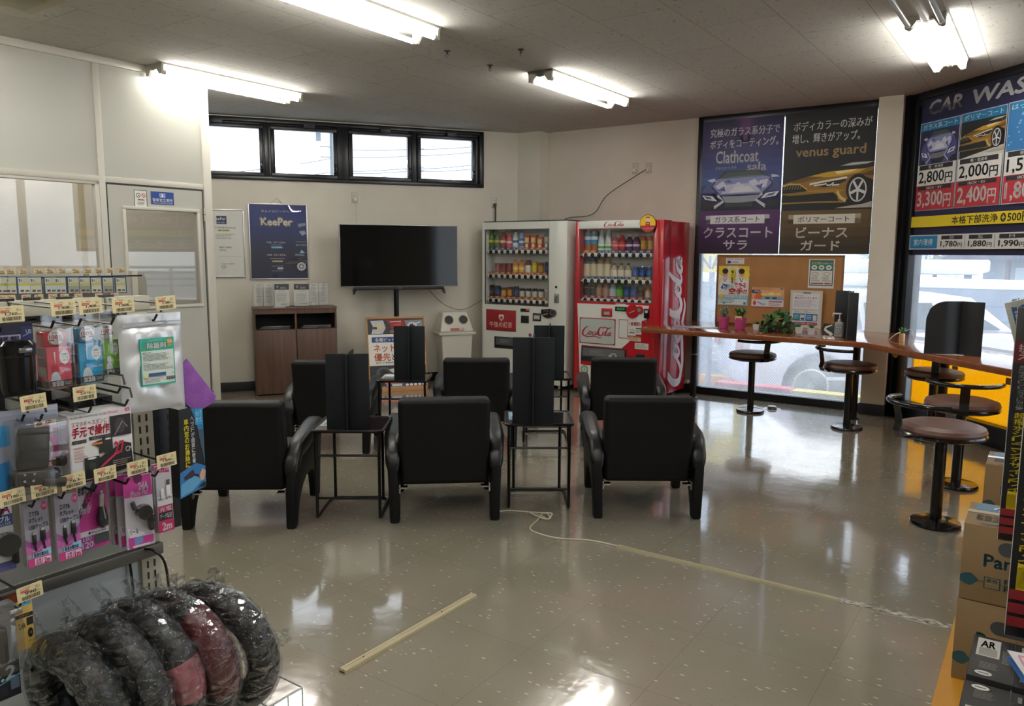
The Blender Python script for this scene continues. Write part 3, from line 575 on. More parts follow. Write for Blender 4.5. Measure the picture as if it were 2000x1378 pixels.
# tv
tvy = -.32; x0, z0, x1, z1 = FA.rect(662, 437, 895, 559, tvy); x0, z1 = FA.hit(662, 437, tvy); x1, z0 = FA.hit(894, 558.5, tvy)
TF = FA.sub((x0 + x1) / 2, tvy); hw = (x1 - x0) / 2
xl = FA.hit(664, 565, tvy)
tv = thing('television', TF.w(0, 0), TF.rz, 'large black flat television on a floor stand', 'television')
MB().box(-hw, hw, 0, .035, z0, z1, M('#9c9c9c', .3, .6), .004).build('frame', tv); MB().box(-hw + .006, hw - .006, -.003, 0, z0 + .012, z1 - .006, M('#020204', .06, spec=.35)).build('screen', tv)
zb2 = TF.hit(690, 565.5)[1]; xs0, xs1 = TF.hit(691, 563)[0], TF.hit(867, 563)[0]
sb = MB(); sb.box(xs0, xs1, -.012, .05, zb2 - .006, z0 + .004, M('#0c0c0e', .5), .005); sbo = sb.build('speaker_bar', tv)
cc = MB(); cv = Cv(cc, ((xs0 + xs1) / 2 - .03, -.0125, z0 - .008), (1, 0, 0), (0, 0, 1), .06, .01); cv.text('SHARP', 10, 5, 90, 90, '#b0b0b0', .02)
cc.build('brand_mark', sbo)
for s in (0, 1): xx = xs0 + .01 if s == 0 else xs1 - .01; MB().prism([(xx - .02, zb2), (xx + .02, zb2), (xx + (.03 if s else -.0), zb2 - .05), (xx + (.012 if s else -.018), zb2 - .05)], .0, .02, BLK, 'y').build('foot_bracket', tv)
tvs = thing('television_stand', TF.w(0, 0), TF.rz, 'black pole and foot that carries the television', 'stand')
xp = TF.hit(777, 590)[0]; MB().cyl((xp, .075, .02), (xp, .075, z0 + .2), .026, BLKM, 18).build('pole', tvs); MB().box(xp - .3, xp + .3, -.13, .24, 0, .02, BLKM, .006).build('base_plate', tvs); MB().box(xp - .2, xp + .2, .036, .06, z0 + .1, z1 - .15, BLKM).build('mounting_plate', tvs)
# standing sign
SF = FA.sub(FA.on(735, 766, 0)[0], FA.on(735, 766, 0)[1], R_(-2)); zt_ = SF.hit(709, 618, .18)[1]
sx1 = SF.hit(836, 760)[0]; sw_ = SF.hit(826, 640, .15)[0] - SF.hit(712, 640, .15)[0]
sg = thing('standing_sign', SF.w(SF.hit(722, 760)[0] - .0, 0), SF.rz + .0, 'leaning poster sign in a light wood frame advertising net reservations', 'sign')
tilt = Matrix.Rotation(-atan2(.18, zt_), 4, 'X') @ Matrix.Rotation(R_(0), 4, 'Y')
OAK = mottled('light_oak', '#a97848', '#b98552', 4., .5, 0, 60., (1, 1, 8)); Hs = zt_ * 1.02; q = MB(); q.X = tilt; e = .022
for b_ in ((0, sw_, 0, .05), (0, sw_, Hs - e, Hs), (0, .014, 0, Hs), (sw_ - .014, sw_, 0, Hs)): q.box(b_[0], b_[1], 0, .025, b_[2], b_[3], OAK, .003)
q.build('frame', sg)
q = MB(); q.X = tilt; q.box(.014, sw_ - .014, .008, .014, .05, Hs - e, '#d8d6d0')
c = Cv(q, (.014, .008, Hs - e), (1, 0, 0), (0, 0, 1), sw_ - .028, Hs - e - .05, 100, 150)
c.rect(0, 0, 100, 34, '#2a2a2e').poly([(5, 4), (28, 3), (32, 20), (26, 33), (6, 33), (10, 18)], '#b9bccb').ell(20, 17, 8, 7, '#c9bf8e').ell(13, 20, 4, 3, '#3a3426').poly([(33, 2), (64, 2), (70, 20), (60, 30), (45, 33), (40, 14)], '#8c1f22').poly([(46, 12), (60, 8), (58, 26), (47, 28)], '#b73a36').poly([(66, 4), (99, 3), (99, 34), (74, 34)], '#7c828a').ell(80, 16, 9, 8, '#c4c8cc').ell(80, 16, 5, 4, '#33363c').line([(68, 20), (95, 8)], 2, '#e2e4e8').line([(40, 7), (60, 6)], 1.6, '#e8dede')
c.text('OIL', 14, 27, 22, 32, '#d8d8d8').text('COATING', 40, 26, 70, 31, '#e2e2e2').rect(0, 35, 100, 103, '#e6e4dc').rect(6, 40, 94, 52, '#1d3f7e').text('各種ピット作業', 12, 42, 62, 50, '#f0f0f0', .03)
c.text('ネットご予約', 9, 56, 88, 73, '#d8602c', .03).text('優先', 9, 76, 38, 93, '#d8602c', .03).text('となります', 41, 78, 90, 92, '#1b1b1b', .03).text('ぜひご予約の上、ご来店ください', 11, 95, 92, 99, '#1b1b1b', .03).rect(0, 103, 100, 136, '#26282c').ell(25, 118, 14, 12, '#4a4d52').ell(25, 118, 8, 7, '#1c1d20').poly([(34, 112), (56, 106), (58, 116), (42, 122)], '#c5c8cc').rect(60, 104, 99, 135, '#3d4248').line([(64, 130), (92, 108)], 3, '#8a9096').text('TIRE', 22, 130, 34, 134, '#d8d8d8')
c.rect(0, 136, 100, 143, '#cf6a4a').text('ネット', 4, 137, 18, 142, '#f0e8e0').rect(0, 143, 100, 150, '#22487e').text('NRIOK', 3, 144, 24, 149, '#f0f0f0', .03).rect(28, 144, 33, 149, '#e0905a').rect(38, 144, 56, 149, '#c9d6dc')
for k in range(5): c.ell(65 + 7.5 * k, 147, 3, 2.6, '#f0e6dc')
q.build('poster', sg)
q = MB(); q.tube([(.05, .19, zt_ * .9), (.05, .34, .0)], .008, ALU).tube([(sw_ - .05, .19, zt_ * .9), (sw_ - .05, .34, .0)], .008, ALU); q.build('back_strut', sg)
# waste bin
bx0, _ = FA.hit(864, 700, -.35); bx1, _ = FA.hit(924, 700, -.35); BN = M('#c6c4b8', .45); bw = bx1 - bx0; bw2 = FA.hit(929, 645, -.35)[0] - FA.hit(857, 645, -.35)[0]
zr = FA.hit(893, 648, -.35)[1]; ztp = FA.hit(893, 610, -.35)[1]
bn = thing('waste_bin', FA.w((bx0 + bx1) / 2, -.35), FA.rz, 'cream plastic waste bin with two round holes in its lid', 'bin')
def frus(m, w0, d0, z0, w1, d1, z1, mt, bev=.012):
    bm = bmesh.new(); bmesh.ops.create_cube(bm, size=1)
    for v in bm.verts:
        k = v.co.z > 0; v.co = Vector((v.co.x * (w1 if k else w0), v.co.y * (d1 if k else d0) + .15, z1 if k else z0))
    bmesh.ops.bevel(bm, geom=bm.edges[:], offset=bev, segments=3, affect='EDGES', profile=.5); return m.bm(bm, mt)
frus(MB(), bw * .86, .22, 0, bw, .28, zr - .03, BN).build('body', bn, wn=True); frus(MB(), bw2, .31, zr - .035, bw2 * 1.02, .32, zr, BN, .008).build('rim', bn, wn=True)
lm = MB(); bm = bmesh.new(); bmesh.ops.create_cube(bm, size=1)
for v in bm.verts:
    k = v.co.z > 0; v.co = Vector((v.co.x * (bw2 * .66 if k else bw2 * .92), .15 + v.co.y * (.16 if k else .28) + (.03 if k else 0), ztp if k else zr))
bmesh.ops.bevel(bm, geom=bm.edges[:], offset=.015, segments=3, affect='EDGES', profile=.5); lm.bm(bm, BN); lid = lm.build('lid', bn, wn=True)
sl = (.14 - .05) / (ztp - zr)
for s in (-1, 1):
    zc_ = zr + (ztp - zr) * .60; yc = .15 - .14 + (zc_ - zr) * sl - .004; x = s * bw2 * .195
    m = MB(); m.X = Matrix.Translation((x, yc, zc_)) @ Matrix.Rotation(-atan2(.09, ztp - zr), 4, 'X'); m.cyl((0, .004, 0), (0, -.006, 0), .053, M('#b5b3a6', .45), 24).cyl((0, -.006, 0), (0, -.0075, 0), .047, M('#241f1c', .6), 24); m.build('hole', lid)
m = MB(); zl = zr + .018; m.X = Matrix.Translation((0, .15 - .142, zl)) @ Matrix.Rotation(-atan2(.09, ztp - zr), 4, 'X'); m.box(-.075, .075, -.002, 0, 0, .022, '#b32a26'); c = Cv(m, (-.075, -.002, .022), (1, 0, 0), (0, 0, 1), .15, .022); c.text('あきかん', 4, 25, 52, 75, '#e8c8c0').ell(70, 50, 9, 38, '#e9e2da').ell(88, 50, 9, 38, '#e9e2da').ell(70, 50, 4, 18, '#b32a26').ell(88, 50, 4, 18, '#b32a26'); m.build('label_strip', lid)
# wall sockets with their leads
def outlet(F, px, py, y, lab, plug, blk=False):
    x, z = F.hit(px, py, y); t = thing('wall_outlet', F.w(x, y, z), F.rz, lab, 'outlet', 'beige wall outlets'); MB().box(-.033, .033, -.008, 0, -.055, .055, M('#bdb5a3', .4), .004).box(-.022, .022, -.010, -.008, -.042, .042, M('#c9c2b0', .4), .002).build('cover_plate', t)
    for dz in (.02, -.02): MB().box(-.009, -.006, -.0105, -.01, dz - .007, dz + .007, '#222222').box(.006, .009, -.0105, -.01, dz - .007, dz + .007, '#222222').build('socket', t)
    if plug: MB().box(-.014, .014, -.045, -.010, -.035, -.005, M('#1c1a19' if blk else '#d8d5cb', .4), .004).build('plug', t)
    return x, z
ox, oz = outlet(FA, 692.5, 386, 0, 'beige wall outlet with a white plug above the television', True); _, tz = FA.hit(695, 440, 0)
def lead(name, F, pts, r, m, lab, cat='cord'):
    P = [Vector(p) for p in pts]; out = []
    for i in range(len(P) - 1):
        a_, b_, c_, d_ = P[max(i - 1, 0)], P[i], P[i + 1], P[min(i + 2, len(P) - 1)]
        for k in range(6): t = k / 6; out.append(.5 * ((2 * b_) + (c_ - a_) * t + (2 * a_ - 5 * b_ + 4 * c_ - d_) * t * t + (3 * b_ - a_ - 3 * c_ + d_) * t ** 3))
    out.append(P[-1]); return MB().tube(out, r, m, 6).build(name, None, (F.o.x, F.o.y, 0), F.rz, label=lab, cat=cat)
lead('power_cord', FA, [(ox, -.04, oz - .03), (ox + .005, -.05, oz - .12), (ox + .01, -.03, tz), (ox + .01, -.03, tz - .3)], .003, M('#c9c5ba'), 'white power lead hanging from the outlet down behind the television')
x, z = outlet(FG, 1241, 329, GW, 'beige wall outlet on the rear wall, left of the two with a dark lead', True); x2, z2 = outlet(FG, 1267.5, 328, GW, 'beige wall outlet on the rear wall, right of the two', True)
q = FG.hit(1102, 431, GW)
lead('power_cord', FG, [(x2, GW - .04, z2 - .01), (x2 - .12, GW - .06, z2 - .08), (x2 - .45, GW - .05, z2 - .26), (x2 - .62, GW - .05, q[1] + .06), (q[0] + .05, GW - .05, q[1] + .02), (q[0] - .03, GW - .1, q[1] - .12)], .004, M('#3a3632'), 'dark lead hanging from the outlets to the vending machines')
o3 = outlet(FA, 965, 396, 0, 'wall outlet with a black plug above the white vending machine', True, True)
lead('power_cord', FA, [(o3[0], -.04, o3[1] - .03), (o3[0], -.05, o3[1] - .1), (o3[0] + .002, -.04, o3[1] - .3)], .009, M('#1a1a1c'), 'thick black lead dropping behind the white vending machine')
a1, a2, a3, a4 = FA.hit(838, 566, -.1), FA.hit(875, 598, -.1), FA.hit(905, 604, -.1), FA.hit(945, 584, -.1)
lead('power_cord', FA, [(a1[0], -.1, a1[1]), ((a1[0] + a2[0]) / 2, -.1, (a1[1] + a2[1]) / 2 - .02), (a2[0], -.1, a2[1]), (a3[0], -.1, a3[1]), (a4[0], -.1, a4[1])], .003, M('#3a3632'), 'thin brown lead sagging from the television to the white vending machine')
pts = [(FG.hit(a, b, 3.64)[0], 3.645, FG.hit(a, b, 3.64)[1]) for a, b in ((125, 370), (131, 410), (136, 460), (144, 500), (147, 530))]
lead('power_cord', FG, pts, .006, M('#5a5244'), 'dark cord running down the beige wall inside the office'); MB().box(pts[0][0] - .16, pts[0][0] + .02, 3.64, 3.655, pts[0][2] - .05, pts[0][2] + .1, M('#8a8270')).build('junction_box', None, (0, 0, 0), FG.rz, label='brown junction box high on the beige wall inside the office', cat='junction box')
# floor: loose rail, cable cover, cable, floor boxes
p, q = at(668, 1314), at(925, 1165); L = (q - p).length; RAIL = M('#b8ac8a', .4)
m = MB(); pr = [(-.016, 0), (-.016, .012), (-.011, .016), (-.004, .016), (0, .010), (.004, .016), (.011, .016), (.016, .012), (.016, 0), (.012, 0), (.012, .006), (-.012, .006), (-.012, 0)]
m.prism([(-x, z) for x, z in pr], 0, L, RAIL, 'x'); t = m.build('loose_rail', None, (p.x, p.y, 0), atan2(q.y - p.y, q.x - p.x), label='cream cable cover rail lying loose on the floor', cat='rail')
MB().cyl((.1, 0, .010), (.1, 0, .0165), .003, '#4a4030').build('screw_hole', t); MB().cyl((L * .72, 0, .010), (L * .72, 0, .0165), .003, '#4a4030').build('screw_hole', t)
p, q, r3 = FG.on(1207, 1067.5, 0), FG.on(1640, 1171, 0), FG.on(1880, 1233, 0)
m = MB(); m.prism([(-.014, 0), (-.010, .009), (.010, .009), (.014, 0)], 0, q[0] - p[0], M('#a59c80', .4), 'x'); m.build('cable_cover', None, FG.w(p[0], p[1] - .0), FG.rz, label='beige cable cover fixed across the floor', cat='cable cover')
TAPE = mottled('worn_tape', '#4a413b', '#c9c2b6', 38., .25, .6, 60., (1, 5, 1)); m = MB(); n = 26; rr = random.Random(4)
top = [(r3[0] - q[0]) * i / n for i in range(n + 1)]; vs = []
for x in top: vs += [(x, -.022 + rr.random() * .008, .001), (x, -.008, .007 + rr.random() * .004), (x, .008, .006 + rr.random() * .005), (x, .022 - rr.random() * .008, .001)]
m.add(vs, [(4 * i + k, 4 * i + 4 + k, 4 * i + 5 + k, 4 * i + 1 + k) for i in range(n) for k in range(3)], TAPE); m.build('taped_cable_cover', None, FG.w(q[0], q[1]), FG.rz, label='worn dark crumpled tape over the end of the cable cover, by the cartons', cat='tape')
def fl(px, py, z=.004): q = at(px, py, 0); return (q.x, q.y, z)
F0 = Fr(0, 0, 0)
lead('floor_cable', F0, [fl(1209, 1068), fl(1150, 1056), fl(1090, 1052), fl(1050, 1042), fl(1035, 1032), fl(1050, 1016), fl(1062, 1004, .01), fl(1075, 1015, .012), fl(1062, 1018, .016), fl(1040, 1010, .02), fl(1036, 1005, .014), fl(1060, 1008, .02), fl(1078, 1008, .016), fl(1070, 1017, .012), fl(1056, 1010, .01), fl(1040, 1002), fl(1000, 998), fl(975, 999)], .0042, M('#cfc8b4', .4), 'cream cable bundled in a loop behind the front armchairs', 'cable')
for i, (px, py, s_, lab) in enumerate(((1508, 798, 1, 'round silver floor socket cap near the counter window'), (1463, 793, 0, 'flat silver floor plate behind the leftmost stool'))):
    p = at(px, py); m = MB(); m.lathe([(0, .003), (.075, .003), (.08, 0)], (0, 0, 0), M('#a9a79d', .25, .8), 24)
    if s_: m.lathe([(.042, .003), (.042, .02), (.036, .026), (0, .026)], (0, 0, 0), M('#8b8982', .25, .8), 20)
    m.build('floor_outlet', None, (p.x, p.y, 0), 0, label=lab, cat='floor outlet')
# ================================================================ drinks and vending machines
def bottle(h, r, liq, cap, lab, l0=.25, l1=.62, lab2=None, neck=.42):
    m = MB(); H = h; L = M(liq, .12, coat=.5)
    m.lathe([(0, 0, L), (r * .9, 0), (r, .006), (r, l0 * H)], (0, 0, 0), L, 14); m.lathe([(r * 1.01, l0 * H), (r * 1.01, l1 * H)], (0, 0, 0), M(lab, .35), 14)
    if lab2: m.lathe([(r * 1.02, (l0 * .6 + l1 * .4) * H), (r * 1.02, (l0 * .3 + l1 * .7) * H)], (0, 0, 0), M(lab2, .35), 14)
    m.lathe([(r, l1 * H), (r * .95, (l1 + .06) * H), (r * neck, .88 * H), (r * neck * .9, .9 * H)], (0, 0, 0), L, 14); m.lathe([(r * neck, .89 * H), (r * neck, .99 * H), (0, H)], (0, 0, 0), M(cap, .35), 12); return m
def can(h, r, c0, c1, c2='#c9cbcc', band=(.3, .75)):
    m = MB(); m.lathe([(0, 0), (r * .85, 0), (r, .006), (r, band[0] * h)], (0, 0, 0), M(c0, .3, .2), 14).lathe([(r, band[0] * h), (r, band[1] * h)], (0, 0, 0), M(c1, .3, .1), 14).lathe([(r, band[1] * h), (r, h - .006)], (0, 0, 0), M(c0, .3, .2), 14).lathe([(r, h - .006), (r * .88, h), (r * .84, h - .003), (0, h - .003)], (0, 0, 0), M(c2, .25, .8), 14)
    c = Cv(m, (-r * .55, -r * .93, h * .7), (1, 0, 0), (0, 0, 1), r * 1.1, h * .4); c.ell(50, 50, 34, 40, M('#e8e4d8', .4)); return m
def pack(h, w_, c0, c1):
    m = MB(); m.box(-w_ / 2, w_ / 2, -w_ / 2, w_ / 2, 0, h, c0, .002); c = Cv(m, (-w_ / 2, -w_ / 2, h), (1, 0, 0), (0, 0, 1), w_, h); c.rect(8, 15, 92, 50, c1).ell(50, 66, 28, 14, '#efe8d8').text('果実', 20, 20, 80, 44, '#f4f0e4', .03); return m
KN = {}
def drink(kind, F, x, y, z, lab, grp):
    nm, cat, mk = DK_[kind]
    if kind not in KN: KN[kind] = mk().build(nm).data; o = bpy.data.objects[-1]; bpy.data.objects.remove([q for q in C.objects if q.data == KN[kind]][0])
    o = bpy.data.objects.new(nm, KN[kind]); o.scale = (1.1, 1.1, 1.13); C.objects.link(o); o.location = F.w(x, y, z); o.rotation_euler = (0, 0, F.rz); tag(o, lab, cat, grp); return o
DK_ = {'greentea': ('tea_bottle', 'bottle', lambda: bottle(.21, .032, '#4c7d2a', '#5a8f2e', '#3d7a25', lab2='#d7cf4a')), 'darktea': ('tea_bottle', 'bottle', lambda: bottle(.205, .032, '#2f5a25', '#2f5a25', '#27501f', lab2='#c9c242')),
    'redtea': ('tea_bottle', 'bottle', lambda: bottle(.2, .032, '#8a3324', '#c9c2b2', '#a02a28', lab2='#e6d9c2')), 'pink': ('juice_bottle', 'bottle', lambda: bottle(.185, .033, '#c4626a', '#c23b44', '#c9424c', lab2='#f0d7d2')),
    'calpis': ('water_bottle', 'bottle', lambda: bottle(.2, .033, '#c9d3d6', '#27324a', '#e2e6e8', lab2='#28598f')), 'blue': ('sports_drink_bottle', 'bottle', lambda: bottle(.19, .033, '#8fb4d0', '#2e6cb0', '#2a6bb0', lab2='#dfe9f2')),
    'redyel': ('juice_pack', 'drink pack', lambda: pack(.15, .058, '#a82322', '#e0b92e')), 'orangepk': ('juice_pack', 'drink pack', lambda: pack(.13, .055, '#c9522a', '#e8c24a')), 'bluepk': ('juice_pack', 'drink pack', lambda: pack(.155, .052, '#1f6fa8', '#dcae2e')), 'greenpk': ('juice_pack', 'drink pack', lambda: pack(.15, .055, '#4c9a3a', '#e6d23c')),
    'wine': ('coffee_can', 'can', lambda: can(.12, .028, '#7a2a2c', '#8f3a3c')), 'honey': ('lemon_bottle', 'bottle', lambda: bottle(.15, .03, '#d98a2c', '#c75a26', '#e8b04a', lab2='#f4e2b2')), 'whitejar': ('latte_bottle', 'bottle', lambda: bottle(.15, .031, '#6a4132', '#5a3026', '#e4e2da', l0=.1, l1=.66, neck=.8)),
    'yellow': ('lemon_can', 'can', lambda: can(.135, .028, '#c9a71e', '#e6cf3a')), 'bossred': ('coffee_can', 'can', lambda: can(.13, .027, '#6e2a1a', '#c98a2c')), 'navy': ('coffee_can', 'can', lambda: can(.135, .027, '#141a2c', '#1e3a78')), 'black': ('coffee_can', 'can', lambda: can(.14, .027, '#0e0f12', '#23262c')),
    'gold': ('coffee_can', 'can', lambda: can(.12, .027, '#5a3a1c', '#c9a24a')), 'cafe': ('coffee_can', 'can', lambda: can(.12, .027, '#141c34', '#d9d4c4')), 'whitecan': ('coffee_can', 'can', lambda: can(.12, .027, '#dcdad2', '#b9b4a4')),
    'aqua': ('tea_bottle', 'bottle', lambda: bottle(.235, .034, '#9a5a2a', '#e0c21e', '#1e7fb0', .38, .78, '#dceef4')), 'soda': ('soda_bottle', 'bottle', lambda: bottle(.235, .034, '#c4d0cc', '#7ec26a', '#d9e4dc', .12, .38, '#3fae4a')), 'cokered': ('juice_bottle', 'bottle', lambda: bottle(.17, .033, '#9a1f2c', '#b3222e', '#b3222e', lab2='#d98a92')),
    'grape': ('grape_bottle', 'bottle', lambda: bottle(.17, .033, '#43283f', '#dcdce0', '#5a2a5c', lab2='#cfc4d8')), 'fanta': ('juice_can', 'can', lambda: can(.155, .028, '#a8402a', '#c9a23a')), 'barley': ('tea_bottle', 'bottle', lambda: bottle(.225, .034, '#3c5a66', '#5a9ab4', '#d4c9a8', .1, .62)),
    'mugi': ('tea_bottle', 'bottle', lambda: bottle(.225, .034, '#a08a6a', '#a9c4cc', '#d9d0b4', .12, .62)), 'cream': ('tea_bottle', 'bottle', lambda: bottle(.15, .033, '#b0a284', '#4a4a40', '#ddd6c0', .2, .6)), 'emerald': ('coffee_can', 'can', lambda: can(.125, .028, '#1c3f86', '#2c5fae')),
    'dark': ('cola_bottle', 'bottle', lambda: bottle(.16, .033, '#22242a', '#3a3c42', '#2e3238', .2, .6)), 'brown': ('tea_bottle', 'bottle', lambda: bottle(.16, .033, '#8a5f48', '#9a6a50', '#a87c62', .2, .6)), 'clear': ('water_bottle', 'bottle', lambda: bottle(.16, .033, '#a8b4c4', '#2a4a86', '#c4ccd8', .2, .6)), 'green': ('tea_bottle', 'bottle', lambda: bottle(.155, .033, '#4f9a34', '#3a8a2a', '#66b23c', .2, .6)),
    'georgia': ('coffee_can', 'can', lambda: can(.125, .028, '#8a6a3a', '#4a2f20')), 'orange': ('coffee_bottle', 'bottle', lambda: bottle(.14, .03, '#b8743c', '#c9702a', '#e0cfae', .1, .6))}
WM = M('#d9dad2', .28); RED = M('#b01824', .22, coat=.4); IN = M('#cfd1cd', .5); DKG = M('#1a1b1e', .3)
GLM = glass_mat('machine_glass', .02, 0., refl=1.4)
def machine(nm, F, W, Hm, depth, base, wx, shelves, body_front, label, bcol):
    """W wide; wx = (x0,x1,z0,z1) of the display window"""
    t = thing(nm, F.w(0, 0), F.rz, label, 'vending machine')
    x0, x1, z0, z1 = wx; cav = .16; m = MB()
    m.box(0, x0, 0, .22, base, Hm, body_front, .004).box(x1, W, 0, .22, base, Hm, body_front, .004).box(x0, x1, 0, .22, base, z0, body_front).box(x0, x1, 0, .22, z1, Hm, body_front); m.box(x0, x1, cav, .22, z0, z1, IN)
    m.build('front_door', t); m = MB(); m.box(.004, W - .004, .224, depth, base, Hm - .006, bcol, .006); m.build('cabinet_body', t)
    for xx in (.06, W - .1):
        for yy in (.06, depth - .1): MB().cyl((xx, yy, 0), (xx, yy, base), .018, ALU, 10).cyl((xx, yy, 0), (xx, yy, .012), .035, M('#3a3a3a'), 12).build('foot', t)
    MB().box(x0, x1, .012, .016, z0, z1, GLM).build('display_pane', t)
    fr = MB(); e = .006
    for q in ((x0, x0 + e, z0, z1), (x1 - e, x1, z0, z1), (x0, x1, z0, z0 + e), (x0, x1, z1 - e, z1)): fr.box(q[0], q[1], -.002, .012, q[2], q[3], M('#6c6e6e', .3, .5))
    fr.build('display_frame', t)
    for (zs, n, tags, xa, xb) in shelves:
        s = MB(); s.box(x0 + .004, x1 - .006, .02, cav, zs - .028, zs - .018, IN); s.box(xa, xb, .018, .05, zs - .040, zs - .004, M('#e4e6e4', .3), .006); so = s.build('shelf', t)
        dx = (xb - xa) / n
        for k in range(n):
            xx = xa + dx * (k + .5); MB().lathe([(0, 0), (dx * .3, 0), (dx * .26, -.004), (0, -.006)], (xx, .0175, zs - .026), M('#14171a', .2), 12, 'y').build('button', so)
            q = MB(); col = tags[k % len(tags)]; q.box(xx - dx * .42, xx + dx * .42, .03, .036, zs - .002, zs + .022, col); c = Cv(q, (xx - dx * .42, .03, zs + .022), (1, 0, 0), (0, 0, 1), dx * .84, .024); c.text('130' if (k * 7 + n) % 3 else '160', 30, 20, 70, 80, '#f2efe6', .03); q.build('price_tag', so)
    return t
# --- white machine
GF = 6.70; MF0 = FG.sub(0, GF); wa = MF0.hit(941.5, 560)[0]; wb_ = MF0.hit(1106, 560)[0]; W1m = wb_ - wa; HM = MF0.hit(1050, 432)[1]
MFW = FG.sub(wa, GF); mp = lambda x, y, yy=0.: MFW.hit(x, y, yy)
wx = (mp(947, 500)[0], mp(1072, 500)[0], mp(1000, 595.5)[1], mp(1000, 447)[1])
OR_, BL = '#b8692a', '#31507a'
shz = [mp(1010, 487)[1], mp(1010, 535.5)[1], mp(1010, 584)[1]]
xa_, xb_ = mp(951, 500)[0], mp(1066, 500)[0]
vm = machine('vending_machine', MFW, W1m, HM, .70, .05, wx, [(shz[0], 10, [BL] * 5 + [OR_] * 5, xa_, xb_), (shz[1], 10, [OR_], xa_, xb_), (shz[2], 10, ['#a85a5a'] + [OR_] * 9, xa_, xb_)], WM, 'white vending machine between the waste bin and the red machine', WM)
MB().box(.01, W1m - .01, .02, .66, HM, HM + .012, M('#2c2e30', .5)).build('top_cover', vm)
def mrect(x0, y0, x1, y1, F=None): return (F or MFW).rect(x0, y0, x1, y1)
a, b, c_, d = mrect(950, 603, 1008, 648); q = MB(); q.box(a, c_, -.006, 0, b, d, '#8f1d24', .004); c = Cv(q, (a, -.006, d), (1, 0, 0), (0, 0, 1), c_ - a, d - b)
c.text('午後の紅茶', 12, 56, 88, 84, '#dcc4b8', .0).ell(52, 36, 9, 12, '#d9b8ae').ell(52, 38, 5, 8, '#a85a58').poly([(42, 30), (62, 30), (58, 22), (46, 22)], '#e2cabc').poly([(48, 47), (56, 47), (52, 54)], '#d9b8ae'); q.build('advert_panel', vm)
def mpart(nm, x0, y0, x1, y1, m, F, par, th=.006, y=0., bev=.002, draw=None, uw=100, uh=100):
    a, b, c_, d = F.rect(x0, y0, x1, y1); q = MB(); q.box(a, c_, y - th, y, b, d, m if not isinstance(m, str) else M(m, .4), bev)
    if draw: draw(Cv(q, (a, y - th, d), (1, 0, 0), (0, 0, 1), c_ - a, d - b, uw, uh))
    return q.build(nm, par)
mpart('coin_display', 1017, 602, 1034, 609, DKG, MFW, vm, draw=lambda c: c.rect(64, 5, 98, 60, '#d8622a'))
mpart('card_reader', 1018, 615.5, 1033, 631, DKG, MFW, vm); mpart('bill_slot', 1041, 611, 1057, 627, DKG, MFW, vm, draw=lambda c: c.rect(12, 20, 88, 80, '#8f8c86').rect(20, 40, 80, 62, '#c9c4b4'))
def coinm(c): c.poly([(0, 10), (60, 0), (92, 8), (100, 40), (90, 75), (45, 100), (18, 90), (0, 55)], '#101214').ell(76, 38, 19, 34, '#5a5a58').ell(76, 38, 12, 22, '#2a2b2c').line([(14, 66), (44, 52)], 10, '#c9842c').text('コイン', 14, 16, 48, 28, '#c9c9c9')
a, b, c_, d = mrect(1058, 602, 1088, 622); q = MB(); coinm(Cv(q, (a, -.012, d), (1, 0, 0), (0, 0, 1), c_ - a, d - b)); q.lathe([(.0, .0), (.028, 0), (.028, -.012), (0, -.012)], (a + (c_ - a) * .76, 0, b + (d - b) * .62), M('#6c6c6a', .25, .8), 16, 'y'); q.build('coin_slot', vm)
mpart('lock', 1083, 573, 1092, 591, M('#9a9b97', .3, .6), MFW, vm, draw=lambda c: c.ell(50, 35, 26, 16, '#5c5d5a')); mpart('keyhole', 1084.5, 558, 1088.5, 562.5, DKG, MFW, vm)
mpart('delivery_door', 966, 656, 1052, 686, DKG, MFW, vm, draw=lambda c: c.rect(4, 8, 96, 70, '#4a4d50').ell(55, 42, 5, 18, '#a9adae').ell(55, 42, 3, 10, '#4a4d50').poly([(44, 46), (52, 30), (50, 56)], '#a9adae').lines(14, 22, 40, 55, 4, '#7c8082').rect(2, 74, 98, 96, '#0c0d0e'))
mpart('sticker', 1031, 648, 1041, 660, '#d8c9d0', MFW, vm, .001, draw=lambda c: c.ell(45, 50, 30, 30, '#8a4a6a'))
mpart('air_grille', 985, 733, 1060, 741, '#a9aaa4', MFW, vm, .002, draw=lambda c: [c.rect(4 + 8 * k, 10, 8 + 8 * k, 90, '#2a2b2c') for k in range(12)])
